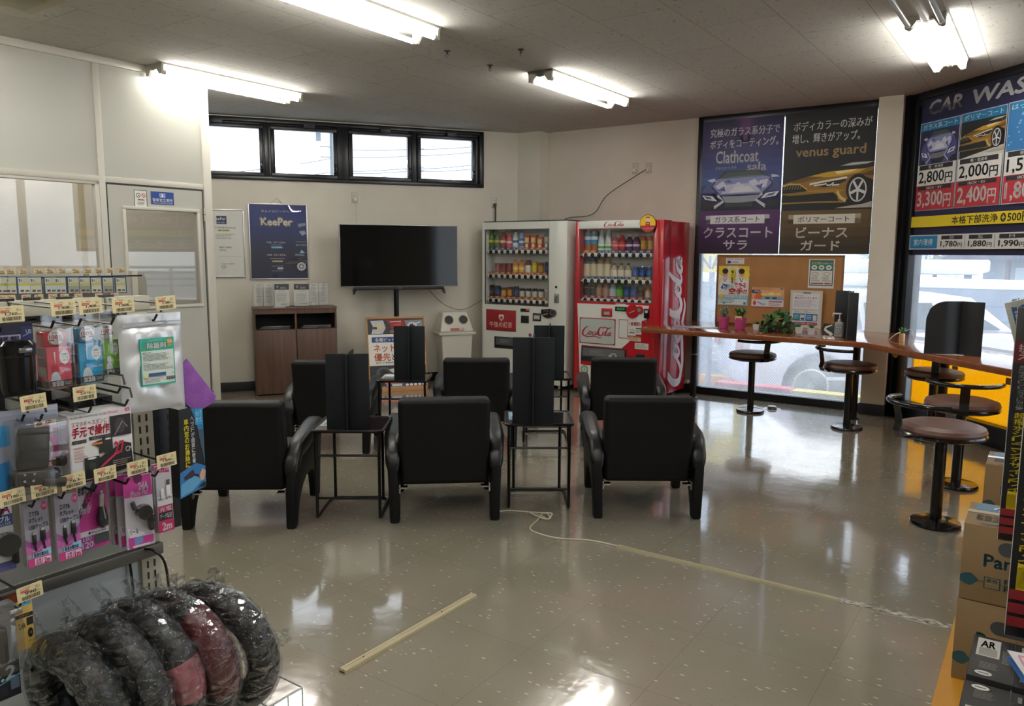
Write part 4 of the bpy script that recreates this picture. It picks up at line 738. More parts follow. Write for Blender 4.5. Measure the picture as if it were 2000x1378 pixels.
# red lettering on the right side of the white machine
q = MB(); q.X = Matrix.Translation((W1m - .004, .66, 0)) @ Matrix.Rotation(pi / 2, 4, 'Z'); c = Cv(q, (-.30, -.0015, HM - .12), (1, 0, 0), (0, 0, 1), .26, 1.2, 100, 500); c.text('KIRIN', 0, 5, 100, 495, '#a8202c', .05, vert=True); q.build('side_lettering', vm)
rows = [(['greentea', 'darktea', 'redtea', 'pink', 'calpis', 'blue', 'redyel', 'redyel', 'orangepk', 'bluepk'], 0, (957, 1066)), ([None, 'wine', 'wine', 'wine', 'honey', 'honey', 'whitejar', 'yellow', 'bossred', 'navy'], 1, (957, 1066)), (['black', 'navy', 'gold', 'bossred', 'navy', 'cafe', 'cafe', 'cafe', 'cafe', 'whitecan'], 2, (958, 1067))]
NMS = {'greentea': 'light green tea bottle', 'darktea': 'dark green tea bottle', 'redtea': 'red tea bottle with pale band', 'pink': 'pink juice bottle', 'calpis': 'clear bottle with white and blue label', 'blue': 'blue sports drink bottle', 'redyel': 'red and yellow juice pack', 'orangepk': 'orange juice pack', 'bluepk': 'blue juice pack with yellow band', 'wine': 'small dark red can', 'honey': 'amber honey drink bottle', 'whitejar': 'white labelled coffee bottle with brown cap', 'yellow': 'yellow lemon can', 'bossred': 'red-brown and gold coffee can', 'navy': 'navy coffee can', 'black': 'black coffee can', 'gold': 'brown and gold coffee can', 'cafe': 'navy coffee can with cream band', 'whitecan': 'white coffee can',
       'aqua': 'tea bottle with blue label and yellow cap', 'soda': 'clear soda bottle with green label', 'cokered': 'red juice bottle with red cap', 'grape': 'purple grape bottle with white cap', 'fanta': 'red and gold juice can', 'barley': 'dark tea bottle with beige label', 'mugi': 'light brown tea bottle with beige label', 'cream': 'short cream labelled bottle', 'emerald': 'blue coffee can', 'dark': 'dark cola bottle', 'brown': 'brown tea bottle', 'clear': 'clear water bottle with blue cap', 'green': 'short green tea bottle', 'georgia': 'brown and gold can', 'orange': 'orange capped bottle'}
ORD = ['far left', 'second', 'third', 'fourth', 'fifth', 'sixth', 'seventh', 'eighth', 'ninth', 'far right']
RW = ['top', 'middle', 'bottom']
def fill(rows, F, shz, who):
    for ks, r, (p0, p1) in rows:
        x0, x1 = F.hit(p0, 500, .09)[0], F.hit(p1, 500, .09)[0]
        for i, k in enumerate(ks):
            if k: drink(k, F, x0 + (x1 - x0) * i / 9 + .012, .105, shz[r] - .0175, '%s, %s on %s shelf of %s machine' % (NMS[k], ORD[i], RW[r], who), 'drinks on the %s shelf of the %s machine' % (RW[r], who))
fill(rows, MFW, shz, 'white')
# --- red machine
ra = MF0.hit(1123, 560)[0]; rb = MF0.hit(1291, 560)[0]; MFR = FG.sub(ra, GF); W2m = rb - ra; rp = lambda x, y: MFR.hit(x, y); HR = rp(1200, 430.5)[1]
wx2 = (rp(1132, 500)[0], rp(1276, 500)[0], rp(1200, 590)[1], rp(1200, 446)[1]); shr = [rp(1200, 493)[1], rp(1200, 544.5)[1], rp(1200, 583)[1]]
xa2, xb2 = rp(1136, 500)[0], rp(1271, 500)[0]; OT = '#c97a3a'
rm = machine('vending_machine', MFR, W2m, HR, .66, .05, wx2, [(shr[0], 10, [OT] * 2 + [BL] * 8, xa2, xb2), (shr[1], 10, [BL] * 7 + ['#a88a3a'] * 3, xa2, xb2), (shr[2], 10, ['#9a4048'], xa2, xb2)], RED, 'red and white soft drink vending machine left of the window counter', RED)
fill([(['aqua', 'aqua', 'soda', 'soda', 'cokered', 'cokered', 'grape', 'grape', 'fanta', 'fanta'], 0, (1145, 1268)), (['barley', 'barley', 'mugi', 'mugi', 'cream', 'cream', 'cream', 'emerald', 'emerald', 'emerald'], 1, (1144, 1267)), (['dark', 'dark', 'brown', 'brown', 'clear', 'green', 'emerald', 'emerald', 'georgia', 'orange'], 2, (1143, 1265))], MFR, shr, 'red')
def poly_part(nm, pts, m, F, par, th=.004, y=0.):
    return MB().prism([F.hit(*p, y) for p in pts], y - th, y, m if not isinstance(m, str) else M(m, .3), 'y', 0).build(nm, par)
def script(c, col, x0=0, y0=0, w_=100., h_=100.):
    """flowing script wordmark"""
    S_ = lambda pts: [(x0 + px * w_ / 100, y0 + py * h_ / 100) for px, py in pts]
    def st(pts, ws):
        P = [Vector(p) for p in pts]; out = []; wd = []
        for i in range(len(P) - 1):
            a_, b_, c2, d_ = P[max(i - 1, 0)], P[i], P[i + 1], P[min(i + 2, len(P) - 1)]
            for k in range(5): t = k / 5; out.append(.5 * ((2 * b_) + (c2 - a_) * t + (2 * a_ - 5 * b_ + 4 * c2 - d_) * t * t + (3 * b_ - a_ - 3 * c2 + d_) * t ** 3)); wd.append(ws[i] * (1 - t) + ws[i + 1] * t)
        out.append(P[-1]); wd.append(ws[-1]); q = w_ / 100; c.line([(x0 + p.x * w_ / 100, y0 + p.y * h_ / 100) for p in out], [v * q * 1.45 for v in wd], col)
    st([(21, 22), (16, 12), (9, 26), (2, 52), (2, 78), (10, 86), (18, 70), (24, 50)], [1, 2, 3.4, 4.2, 4, 3, 2, 1])            # C
    st([(3, 82), (14, 92), (30, 88), (44, 84), (58, 96), (66, 90)], [1, 3, 3.6, 3, 2.4, .8])                                  # swash under
    st([(26, 46), (22, 60), (23, 74), (28, 70), (30, 54), (26, 46), (34, 50)], [2, 3, 2.6, 2, 2.2, 2, 1])                    # o
    st([(40, 48), (35, 58), (34, 72), (39, 74), (44, 62)], [1.6, 2.6, 3, 2, 1]); st([(51, 50), (46, 52), (43, 68), (46, 73), (51, 58), (52, 46), (50, 68), (54, 70), (58, 60)], [1.6, 2, 2.8, 2.2, 2, 2, 2.6, 1.8, 1])  # c a
    c.rect(x0 + w_ * .545, y0 + h_ * .50, x0 + w_ * .575, y0 + h_ * .56, col)
    st([(72, 24), (64, 10), (56, 30), (54, 62), (60, 78), (67, 68), (71, 54)], [1.2, 2.4, 3.6, 4.2, 3.8, 2.4, 1])            # C
    st([(66, 20), (74, 8), (86, 18), (98, 8)], [1, 3, 3.2, 1])                                                                 # upper swash
    st([(73, 46), (69, 58), (70, 72), (75, 70), (77, 54), (73, 46)], [2, 3, 2.6, 2, 2, 2]); st([(86, 16), (81, 40), (78, 70), (82, 74), (86, 62)], [1.6, 2.8, 3, 2, 1])   # o l
    st([(93, 48), (88, 54), (86, 70), (89, 75), (94, 58), (95, 46), (93, 70), (97, 72)], [1.6, 2, 2.8, 2.2, 2, 2.2, 2.6, 1.2])  # a
mpart('header_panel', 1131, 432, 1253, 444.5, '#dfe0dc', MFR, rm, .006, draw=lambda c: script(c, '#a81824', 42, 2, 32, 96), uh=100)
MB().prism([rp(1281, 431), rp(1287, 431), rp(1289, 745), rp(1282, 745)], -.012, 0, RED, 'y', .003).build('corner_rib', rm)
wp = [(1128, 592), (1268, 597), (1262, 625), (1245, 628), (1244, 652), (1230, 666), (1214, 680), (1152, 674.5), (1136, 673), (1134, 711), (1158, 714), (1156, 750), (1133, 747)]
poly_part('white_front_panel', wp, M('#dcdcd6', .3), MFR, rm)
def cola(c): c.rect(0, 0, 100, 100, '#8f1c26').poly([(6, 3), (94, 3), (98, 8), (98, 92), (94, 97), (6, 97), (2, 92), (2, 8)], '#b3bab6'); script(c, '#a01c28', 8, 28, 84, 50)
mpart('logo_panel', 1133.5, 619, 1202, 674, '#8f1c26', MFR, rm, .006, -.004, .004, cola)
mpart('coin_return', 1209.5, 623, 1226.5, 661, '#8f1c26', MFR, rm, .002, -.004, 0, lambda c: c.rect(5, 3, 95, 97, '#d8d6d2'))
mpart('bill_slot', 1176, 601, 1196, 618.5, RED, MFR, rm, .01, -.004, .003, lambda c: c.rect(18, 34, 82, 80, '#7c7a76').rect(30, 48, 74, 68, '#b9bcae'))
mpart('amount_display', 1202, 598, 1225, 608, DKG, MFR, rm, .006, -.004, .001, lambda c: c.text('8:04', 20, 28, 80, 74, M('#1d7a3e', .5, emit=.6, name='green_digits'), .03))
mpart('machine_notice', 1203, 592.5, 1223, 596, '#d8d6d2', MFR, rm, .001, -.004, 0, lambda c: c.text('お金を先に入れて', 2, 15, 98, 85, '#a83a40'))
a, _ = rp(1236, 608); _, zc = rp(1236, 608); q = MB(); q.lathe([(0, -.016), (.062, -.016), (.066, -.012), (.066, -.004)], (a, 0, zc), M('#a3121e', .25), 28, 'y'); ab = rp(1250, 605); q.lathe([(0, -.02), (.036, -.02), (.038, -.014), (.038, -.004)], (ab[0], 0, ab[1]), M('#a3121e', .25), 24, 'y').lathe([(0, -.022), (.018, -.022), (.02, -.018)], (ab[0], 0, ab[1]), CHR, 16, 'y'); c = Cv(q, (a - .05, -.018, zc + .03), (1, 0, 0), (0, 0, 1), .1, .06); c.line([(18, 78), (78, 30)], 10, '#b9a49c'); q.build('coin_slot', rm)
mpart('lock', 1259, 602.5, 1268.5, 621.5, M('#26282a', .25, .6), MFR, rm, .012, -.004, .004, lambda c: c.ell(50, 30, 28, 16, '#b9bcbc')); mpart('keyhole', 1261, 627, 1264.5, 630.5, M('#8c8c8c', .3, .8), MFR, rm)
def promo(c): c.text('Cokeon', 30, 8, 72, 14, '#8a8a8a').text('1本無料!', 8, 24, 94, 50, '#a82830', .05).rect(58, 60, 94, 66, '#26262a').lines(8, 70, 50, 84, 3, '#8a8a8a').rect(6, 88, 50, 93, '#2a2a2a').lines(58, 72, 94, 94, 4, '#6c6c70')
mpart('promo_sticker', 1228.5, 620, 1253, 653.5, '#d4d0cc', MFR, rm, .001, -.004, 0, promo); mpart('caution_sticker', 1227.5, 654.5, 1252, 667, '#cdb896', MFR, rm, .001, -.004, 0, lambda c: c.rect(0, 0, 100, 32, '#a3202a').text('当たり付', 10, 6, 90, 28, '#e8d8b0').lines(8, 44, 90, 92, 3, '#6c5a3c'))
mpart('notice_sticker', 1240, 669, 1266.5, 683, '#c9c9c2', MFR, rm, .001, -.001, 0, lambda c: c.lines(8, 16, 92, 88, 5, '#6a6a66'))
mpart('delivery_door', 1136.5, 675, 1223, 711, DKG, MFR, rm, .01, -.002, .003, lambda c: c.rect(3, 8, 97, 66, '#5c5e60').ell(73, 50, 7, 18, '#b4b8b8').ell(73, 50, 4.5, 11, '#5c5e60').poly([(60, 54), (70, 38), (67, 62)], '#b4b8b8').lines(20, 22, 56, 60, 5, '#84888a').rect(0, 72, 100, 98, '#101112'))
mpart('return_cup', 1243, 690, 1259, 702, DKG, MFR, rm, .012, 0, .005)
a, zc = rp(1142, 721); q = MB(); c = Cv(q, (a - .045, -.006, zc + .045), (1, 0, 0), (0, 0, 1), .09, .09); c.ell(50, 50, 48, 48, '#2a5a3c', 28).ell(50, 50, 40, 40, '#c9d4c4', 28).ell(50, 50, 34, 34, '#2f6b46', 28).ell(50, 50, 27, 27, '#d4dccc', 28).poly([(50, 28), (62, 48), (56, 68), (44, 68), (38, 48)], '#3f7a52').rect(48, 40, 52, 76, '#d4dccc'); q.build('eco_mark', rm)
# round badge standing on the top corner
bx, bz = rp(1268, 436.5); q = MB(); rr = rp(1284, 436)[0] - bx; q.cyl((bx, -.03, bz), (bx, -.026, bz), rr, M('#2a2422', .4), 40); c = Cv(q, (bx - rr, -.031, bz + rr), (1, 0, 0), (0, 0, 1), 2 * rr, 2 * rr)
c.ell(50, 50, 47, 47, '#a81c26', 40).poly([(50 + 47 * cos(a), 50 + 47 * sin(a)) for a in [R_(-194 + 208 * k / 24) for k in range(25)]], '#e0b414').poly([(37, 22), (63, 22), (64, 60), (36, 60)], '#e6e2d8').rect(38, 13, 62, 20, '#a81c26').poly([(37, 40), (63, 40), (64, 62), (36, 62)], '#a81c26').line([(42, 46), (50, 52), (58, 46)], 4, '#ecead6').text('コーク', 41, 26, 60, 35, '#b0363c').text('Coke ON 対応', 14, 72, 86, 82, '#ecd8c8', .02).text('スタンプ', 34, 85, 68, 91, '#ecd8c8'); q.build('round_badge', rm)
# side art: big script running up the side panel, slogan beside it
q = MB(); q.X = Matrix.Translation((W2m - .0035, 0, 0)) @ Matrix.Rotation(pi / 2, 4, 'Z'); SD = .66
c = Cv(q, (.055, -.001, .12), (0, 0, 1), (-1, 0, 0), 1.40, .56, 100, 40, d=.0003); script(c, '#d9cfd0', 0, 2, 92, 38)
c2 = Cv(q, (.05, -.001, .52), (0, 0, 1), (-1, 0, 0), .62, .11, 100, 18, d=.0003); c2.text('ecoる', 0, 1, 66, 16, '#dccfd0', .03).line([(76, 14), (84, 6)], 2.2, '#dccfd0'); q.build('side_lettering', rm)
MB().box(W2m + .0, W2m + .012, .0, .02, .05, HR, RED, .002).build('side_edge', rm)
lead('power_cord', FG, [(-2.98, GW - .03, .16), (-2.97, GW - .06, .12), (-3.02, GW - .12, .05), (-3.1, GW - .16, .008), (-3.2, GW - .2, .006)], .005, M('#d2ccc0', .4), 'white lead on the floor between the red machine and the counter leg')
MB().box(-.05, .05, -.02, .02, 0, .035, M('#cfc9c4', .4), .006).build('socket_block', None, FG.w(-2.955, GW - .032, .1), FG.rz + pi / 2, label='white socket block low on the wall beside the red machine', cat='socket')
# ================================================================ window posters
def slabs(c, x0, y0, x1, y1, cols):
    n = len(cols)
    for i, k in enumerate(cols): c.rect(x0, y0 + (y1 - y0) * i / n, x1, y0 + (y1 - y0) * (i + 1) / n + .1, k)
    c.k -= n - 1
def car_front(c, x0, y0, w_, h_):
    q = lambda pts: [(x0 + a * w_ / 100, y0 + b * h_ / 100) for a, b in pts]; p = lambda pts, m: c.poly(q(pts), m); l = lambda pts, wd, m: c.line(q(pts), wd * w_ / 100, m)
    p([(0, 62), (6, 40), (14, 28), (26, 18), (78, 14), (90, 22), (98, 40), (100, 58), (96, 90), (84, 98), (10, 98), (2, 84)], '#4a4f86')
    p([(20, 20), (30, 0), (72, 0), (84, 18)], '#23262e'); p([(24, 19), (34, 3), (70, 3), (80, 16)], '#3b4a4c'); p([(24, 19), (50, 14), (80, 14), (80, 17)], '#5d6a66')
    p([(14, 28), (22, 20), (82, 17), (90, 26), (84, 54), (76, 62), (24, 63), (16, 52)], '#7f87b8'); p([(26, 60), (34, 36), (66, 34), (76, 58)], '#b9b9d0'); p([(36, 58), (44, 42), (62, 42), (68, 56)], '#d4d2de')
    for pts in ([(18, 40), (28, 26), (34, 40), (26, 52)], [(74, 28), (84, 26), (82, 46), (72, 50)], [(40, 40), (48, 30), (56, 42)], [(60, 30), (68, 24), (74, 36), (66, 44)]): p(pts, '#c9c8da')
    for pts in ([(30, 30), (36, 22), (40, 32)], [(22, 50), (30, 40), (32, 54)], [(70, 44), (78, 36), (76, 52)]): p(pts, '#555a8c')
    l([(18, 26), (14, 40), (22, 60), (30, 78)], 2.4, '#2b2f5a'); l([(86, 24), (90, 38), (80, 60), (74, 76)], 2.4, '#2b2f5a')
    p([(2, 62), (16, 66), (22, 80), (6, 74)], '#dcdde2'); p([(98, 58), (82, 62), (76, 76), (94, 70)], '#dcdde2'); p([(4, 64), (12, 67), (16, 74), (8, 72)], '#5a5f7c'); p([(94, 61), (86, 64), (81, 72), (91, 68)], '#5a5f7c')
    p([(26, 66), (74, 64), (70, 78), (64, 96), (34, 97), (30, 80)], '#16181e')
    for k in range(5): l([(28 + k, 69 + 3.2 * k), (50, 70 + 3.2 * k), (73 - k, 67.5 + 3.2 * k)], 1.2, '#8c8f9c')
    for k in range(4): l([(32, 86 + 3 * k), (66, 85 + 3 * k)], .5, '#3c3f4a')
    l([(22, 64), (30, 80), (18, 97)], 2.6, '#b9bccb'); l([(78, 62), (70, 78), (82, 96)], 2.6, '#b9bccb'); p([(0, 86), (10, 84), (18, 97), (4, 98)], '#1c1e26'); p([(100, 80), (92, 82), (80, 95), (96, 96)], '#1c1e26')
    p([(8, 22), (18, 18), (19, 26), (13, 28)], '#c4c6d4'); p([(88, 14), (94, 16), (98, 21), (88, 22)], '#c4c6d4')
def car_gold(c, x0, y0, w_, h_):
    q = lambda pts: [(x0 + a * w_ / 100, y0 + b * h_ / 100) for a, b in pts]; p = lambda pts, m: c.poly(q(pts), m); l = lambda pts, wd, m: c.line(q(pts), wd * w_ / 100, m)
    p([(44, 22), (60, 8), (74, 0), (100, 0), (100, 14), (88, 16)], '#1a1c1e'); p([(64, 6), (76, 0), (100, -1), (92, 4), (74, 6)], '#b9b8b4')
    p([(0, 42), (10, 36), (30, 26), (50, 18), (70, 15), (90, 14), (100, 10), (100, 40), (94, 34), (84, 34), (76, 50), (74, 80), (66, 84), (40, 78), (0, 66)], '#8a6420')
    p([(30, 26), (50, 18), (70, 15), (92, 14), (84, 22), (66, 28), (52, 30)], '#c49a2c'); p([(58, 18), (84, 14), (76, 20), (62, 24)], '#ead79a'); p([(10, 36), (30, 27), (46, 28), (30, 36), (14, 42)], '#6a4a1c'); p([(86, 26), (100, 18), (100, 30), (92, 30)], '#5a4218')
    p([(30, 44), (44, 38), (70, 34), (72, 38), (60, 50), (46, 52)], '#15161a'); l([(31, 44), (50, 38), (72, 32)], 1.4, '#e2ddc8'); l([(36, 47), (44, 46), (50, 44)], .9, '#e8e6da'); l([(50, 47), (54, 48), (58, 42)], .9, '#e8e6da'); l([(56, 48), (64, 47)], .9, '#e8e6da')
    p([(0, 46), (6, 40), (20, 42), (30, 56), (26, 60), (0, 64)], '#14120f'); l([(1, 46), (8, 42), (20, 43), (29, 56)], 1., '#c9a24a')
    for k in range(7): l([(4 + 3 * k, 44), (2.5 + 3 * k, 54)], .6, '#8a7a4a')
    p([(28, 58), (60, 56), (70, 60), (62, 66), (30, 62)], '#a47a28'); p([(0, 70), (58, 64), (62, 72), (64, 84), (50, 84), (0, 86)], '#0d0e10'); l([(62, 62), (66, 76), (72, 84)], 2.4, '#c9b472'); l([(0, 86), (40, 85), (70, 86)], 1., '#9a7a34')
    c.ell(x0 + .84 * w_, y0 + .58 * h_, .125 * w_, .33 * h_, '#0c0c0e', 28); c.ell(x0 + .84 * w_, y0 + .60 * h_, .095 * w_, .27 * h_, '#c9c9ca', 28); c.ell(x0 + .84 * w_, y0 + .60 * h_, .08 * w_, .24 * h_, '#1c1c20', 28)
    for k in range(5):
        a = k * 2 * pi / 5 + .3; l([(84, 60), (84 + 8 * cos(a), 60 + 23 * sin(a))], 2., '#d4d4d6')
    p([(72, 96), (90, 92), (100, 86), (100, 100), (60, 100)], '#a9a49c')
def dr_cs(c):
    slabs(c, 0, 0, 100, 66, ['#241a4a', '#2b1e54', '#2a2058', '#2c265f', '#2b2c6a', '#2c3676', '#30417f', '#33508c', '#2c3a70', '#1c1f44', '#121430'])
    for k, col in enumerate(('#3a1d58', '#4a2260', '#5c2a6a')): c.poly([(40 + 4 * k, 0), (68 - 4 * k, 0), (62 - 3 * k, 22 - 3 * k), (46 + 3 * k, 22 - 3 * k)], col)
    c.text('究極のガラス系分子で', 10, 6, 95, 12.5, '#d8d8dc', .022).text('ボディをコーティング。', 10, 14.5, 94, 21, '#d8d8dc', .022).text('Clathcoat', 18, 23, 71, 32, '#d8d8dc', .03).text('クラスコート サラ', 18, 34.5, 44, 36.6, '#c8c8cc').text('sala', 58, 32.5, 81, 38.5, '#d8d8dc', .03)
    car_front(c, 0, 38, 100, 28); c.k -= 0
    slabs(c, 0, 67.5, 100, 100, ['#4a1e5c', '#451b56', '#3c174c', '#321240', '#281034']); slabs(c, 8, 71, 88, 77.5, ['#b4b0b8']); c.rect(14, 71, 82, 77.5, '#d8d6da').text('ガラス系コート', 20, 72, 76, 76.6, '#26203a', .02).text('クラスコート', 6, 80, 92, 88, '#d8d4dc', .035).text('サラ', 32, 90, 62, 97, '#d8d4dc', .035)
def dr_vg(c):
    c.rect(0, 0, 100, 70, '#121316').text('ボディカラーの深みが', 10, 6.5, 95, 13, '#d8d8d4', .022).text('増し、輝きがアップ。', 9, 15, 83, 21.5, '#d8d8d4', .022).text('venus guard', 14, 24.5, 90, 33, '#b99c74', .03); car_gold(c, 0, 37, 100, 31)
    slabs(c, 0, 69, 100, 100, ['#5e4826', '#564122', '#4a381e', '#3c2d19', '#2c2214']); slabs(c, 9, 72, 89, 78.5, ['#a39680']); c.rect(15, 72, 83, 78.5, '#d4cfc4').text('ポリマーコート', 20, 73.2, 77, 77.4, '#2a2416', .02).text('ビーナス', 19, 81, 76, 88.5, '#d8d4cc', .035).text('ガード', 25, 90.5, 68, 97.5, '#d8d4cc', .035)
YP = GW - .031
pa = FG.hit(1366, 496, YP); pb = FG.hit(1531, 300, YP); pc = FG.hit(1708, 300, YP); ztop = HT - .05
pzb = FG.hit(1450, 495, YP)[1]
paper('window_poster', FG, cl + .05, pzb, pb[0] - .008, ztop, YP, '#14101c', dr_cs, label='purple window poster with a silver car front', cat='poster', group='car coating posters in the rear window')
paper('window_poster', FG, pb[0] + .002, pzb, cr_ - .012, ztop, YP, '#101114', dr_vg, label='dark brown window poster with a gold car', cat='poster', group='car coating posters in the rear window')
# --- big price poster in the shop window
YD = -.005
d0 = FD.hit(1789, 400, YD)[0]; dzb = FD.hit(1890, 498, YD)[1]; dzt = HT - .05; DW = 2.35
def dcol(px, py): x, z = FD.hit(px, py, YD); return (x - d0) / DW * 200, (dzt - z) / (dzt - dzb) * 100
def dr_cw(c):
    c.rect(0, 0, 200, 100, '#14143c'); slabs(c, 0, 0, 200, 22, ['#101030', '#12123a', '#171750'])
    def tx(t, x0, y0, x1, y1, col, b=.02, sh=0.): a, b0 = dcol(x0, y0); a1, b1 = dcol(x1, y1); c.text(t, a, b0, a1, b1, col, b, sh)
    l0, t0 = dcol(1815, 224 - 30); l1, t1 = dcol(1990, 205); 
    a0, a1 = dcol(1815, 206)[0], dcol(1880, 200)[0]; b0, b1 = dcol(1848, 206)[0], 0
    ty0, ty1 = dcol(1850, 190)[1], dcol(1850, 216)[1]
    xC = dcol(1815, 200)[0]; xR = dcol(1880, 200)[0]; k = (xR - xC); c.text('CAR', xC, ty0, xR, ty1, '#c8c8cc', .05, .25).text('WASH!!', dcol(1896, 200)[0], ty0, dcol(1896, 200)[0] + k * 2.15, ty1, '#c8c8cc', .05, .25)
    cols = [('ガラス系コート', '2,800円', '3,300円', 0), ('ポリマーコート', '2,000円', '2,400円', 1), ('はっ水コート', '1,500円', '1,800円', 2), ('シャンプー', '1,000円', '1,400円', 3)]
    xs = [dcol(1797, 300)[0], dcol(1877, 300)[0]]; wdt = dcol(1871, 300)[0] - xs[0]; st = dcol(1880, 300)[0] - xs[0]; st = wdt * 1.075
    Y = {n: dcol(1830, v)[1] for n, v in (('t', 237), ('a', 252), ('b', 319), ('c', 329), ('d', 360), ('e', 369), ('f', 408))}
    for i, (nm, p1, p2, kd) in enumerate(cols):
        x = xs[0] + i * st; c.rect(x - .6, Y['t'] - .5, x + wdt + .6, Y['f'] + .5, '#b9bcc4').rect(x, Y['t'], x + wdt, Y['a'], '#1878a8').text(nm, x + wdt * .06, Y['t'] + .8, x + wdt * .94, Y['a'] - .8, '#dce4ea', .02)
        c.rect(x, Y['a'], x + wdt, Y['b'], ['#23204a', '#101214', '#2a6fa8', '#3a3f48'][kd])
        if kd == 0: car_front(c, x + wdt * .04, Y['a'] + .5, wdt * .92, Y['b'] - Y['a'] - .5)
        elif kd == 1: c.poly([(x, Y['b']), (x + wdt, Y['b'] - 5), (x + wdt, Y['b'])], '#c4c2bc'); car_gold(c, x, Y['a'] + 1, wdt, Y['b'] - Y['a'] - 3)
        elif kd == 2:
            rr = random.Random(3)
            for _ in range(34): c.ell(x + wdt * rr.random() * .96 + .3, Y['a'] + (Y['b'] - Y['a']) * (.05 + .9 * rr.random()), .5 * (1 + rr.random()), .35 * (1 + rr.random()), '#6fa8d4', 8); c.k -= 1
        c.rect(x, Y['b'], x + wdt, Y['d'], '#d2d2ce').rect(x + wdt * .05, Y['b'] + .3, x + wdt * .92, Y['c'], '#1c1c1e').text('軽・普通車', x + wdt * .3, Y['b'] + .7, x + wdt * .68, Y['c'] - .5, '#d4d4d0', .02)
        c.text(p1[:-1], x + wdt * .05, Y['c'] + 1.2, x + wdt * .72, Y['d'] - .8, '#17171a', .03).text('円', x + wdt * .75, Y['c'] + 3.2, x + wdt * .93, Y['d'] - .8, '#17171a', .03)
        c.rect(x, Y['d'], x + wdt, Y['f'], '#a3202e').rect(x + wdt * .05, Y['d'] + .4, x + wdt * .92, Y['e'], '#1c1c1e').text('1BOX・RV', x + wdt * .28, Y['d'] + .9, x + wdt * .68, Y['e'] - .4, '#d4d4d0', .02)
        c.text(p2[:-1], x + wdt * .05, Y['e'] + 1.2, x + wdt * .72, Y['f'] - 1.2, '#dcd8d4', .035).text('円', x + wdt * .75, Y['e'] + 3.4, x + wdt * .93, Y['f'] - 1.2, '#dcd8d4', .03)
    yb0, yb1 = dcol(1800, 423)[1], dcol(1800, 444)[1]; c.rect(xs[0] - 1, yb0, 196, yb1, '#d2bb1c'); x0 = dcol(1865, 430)[0]; x1 = dcol(1955, 430)[0]
    c.text('本格下部洗浄', x0, yb0 + 1.1, x1, yb1 - 1.1, '#1c1c14', .03); rc = (yb1 - yb0) * .36; kx = 1.6; cx = x1 + 4.2; cy = (yb0 + yb1) / 2; c.ell(cx, cy, rc * .85, rc, '#1c1c14').rect(cx - rc * .5, cy - .4, cx + rc * .5, cy + .4, '#d2bb1c').rect(cx - .3, cy - rc * .6, cx + .3, cy + rc * .6, '#d2bb1c').text('500円', cx + 3.4, yb0 + .9, cx + 20, yb1 - .9, '#1c1c14', .03)
    ya, yz = dcol(1800, 459)[1], dcol(1800, 487)[1]; c.rect(xs[0] - 1.2, ya, 196, yz, '#c9cac8').rect(xs[0] - .6, ya + .6, dcol(1837, 470)[0], yz - .6, '#1878a8').text('室内清掃', dcol(1791, 470)[0], ya + 2.6, dcol(1828, 470)[0], yz - 2.6, '#dce8f0', .03)
    X0 = dcol(1843, 470)[0]; sw = dcol(1896, 470)[0] - X0; sw *= 1.02
    for i, (n1, n2) in enumerate((('SS', '1,780'), ('S', '1,880'), ('M', '1,990'), ('L', '2,090'), ('LL', '2,290'))):
        x = X0 + i * sw
        if x + sw > 195: break
        c.rect(x + sw * .03, ya + .8, x + sw * .8, ya + 3.2, '#1c1c1e').text(n1, x + sw * .34, ya + 1.2, x + sw * .5, ya + 2.8, '#c9c9c9', .02).text(n2, x + sw * .02, ya + 4.2, x + sw * .62, yz - 1.2, '#1c1c1e', .03).text('円', x + sw * .65, ya + 5.4, x + sw * .8, yz - 1.2, '#1c1c1e', .02).rect(x + sw * .88, ya + .8, x + sw * .9, yz - .8, '#8a8a88')
paper('price_poster', FD, d0, dzb, d0 + DW, dzt, YD, '#12123a', dr_cw, uw=200, label='wide dark blue car wash price poster in the shop window', cat='poster')
# yellow sheets behind the lower glass under the counter
YEL = translucent_mat('yellow_sheet', '#ffd028', .8)
MB().box(.24, 3.19, .045, .05, zsd - .0, ZC - .03, YEL).build('yellow_sheet', None, FD.w(0, 0), FD.rz, label='yellow backlit sheet on the lower shop window beneath the counter', cat='sheet')
for px, py in ((1866, 722), (1972, 746)): x, z = FD.hit(px, py, .03); MB().box(x - .03, x + .03, .024, .0262, z - .02, z + .03, M('#b98a3a', .3)).build('packing_tape', None, FD.w(0, 0), FD.rz, label='brown tape strip on the yellow sheet, %s' % ('near the middle counter leg' if px < 1900 else 'at the right edge of the photo'), cat='tape')
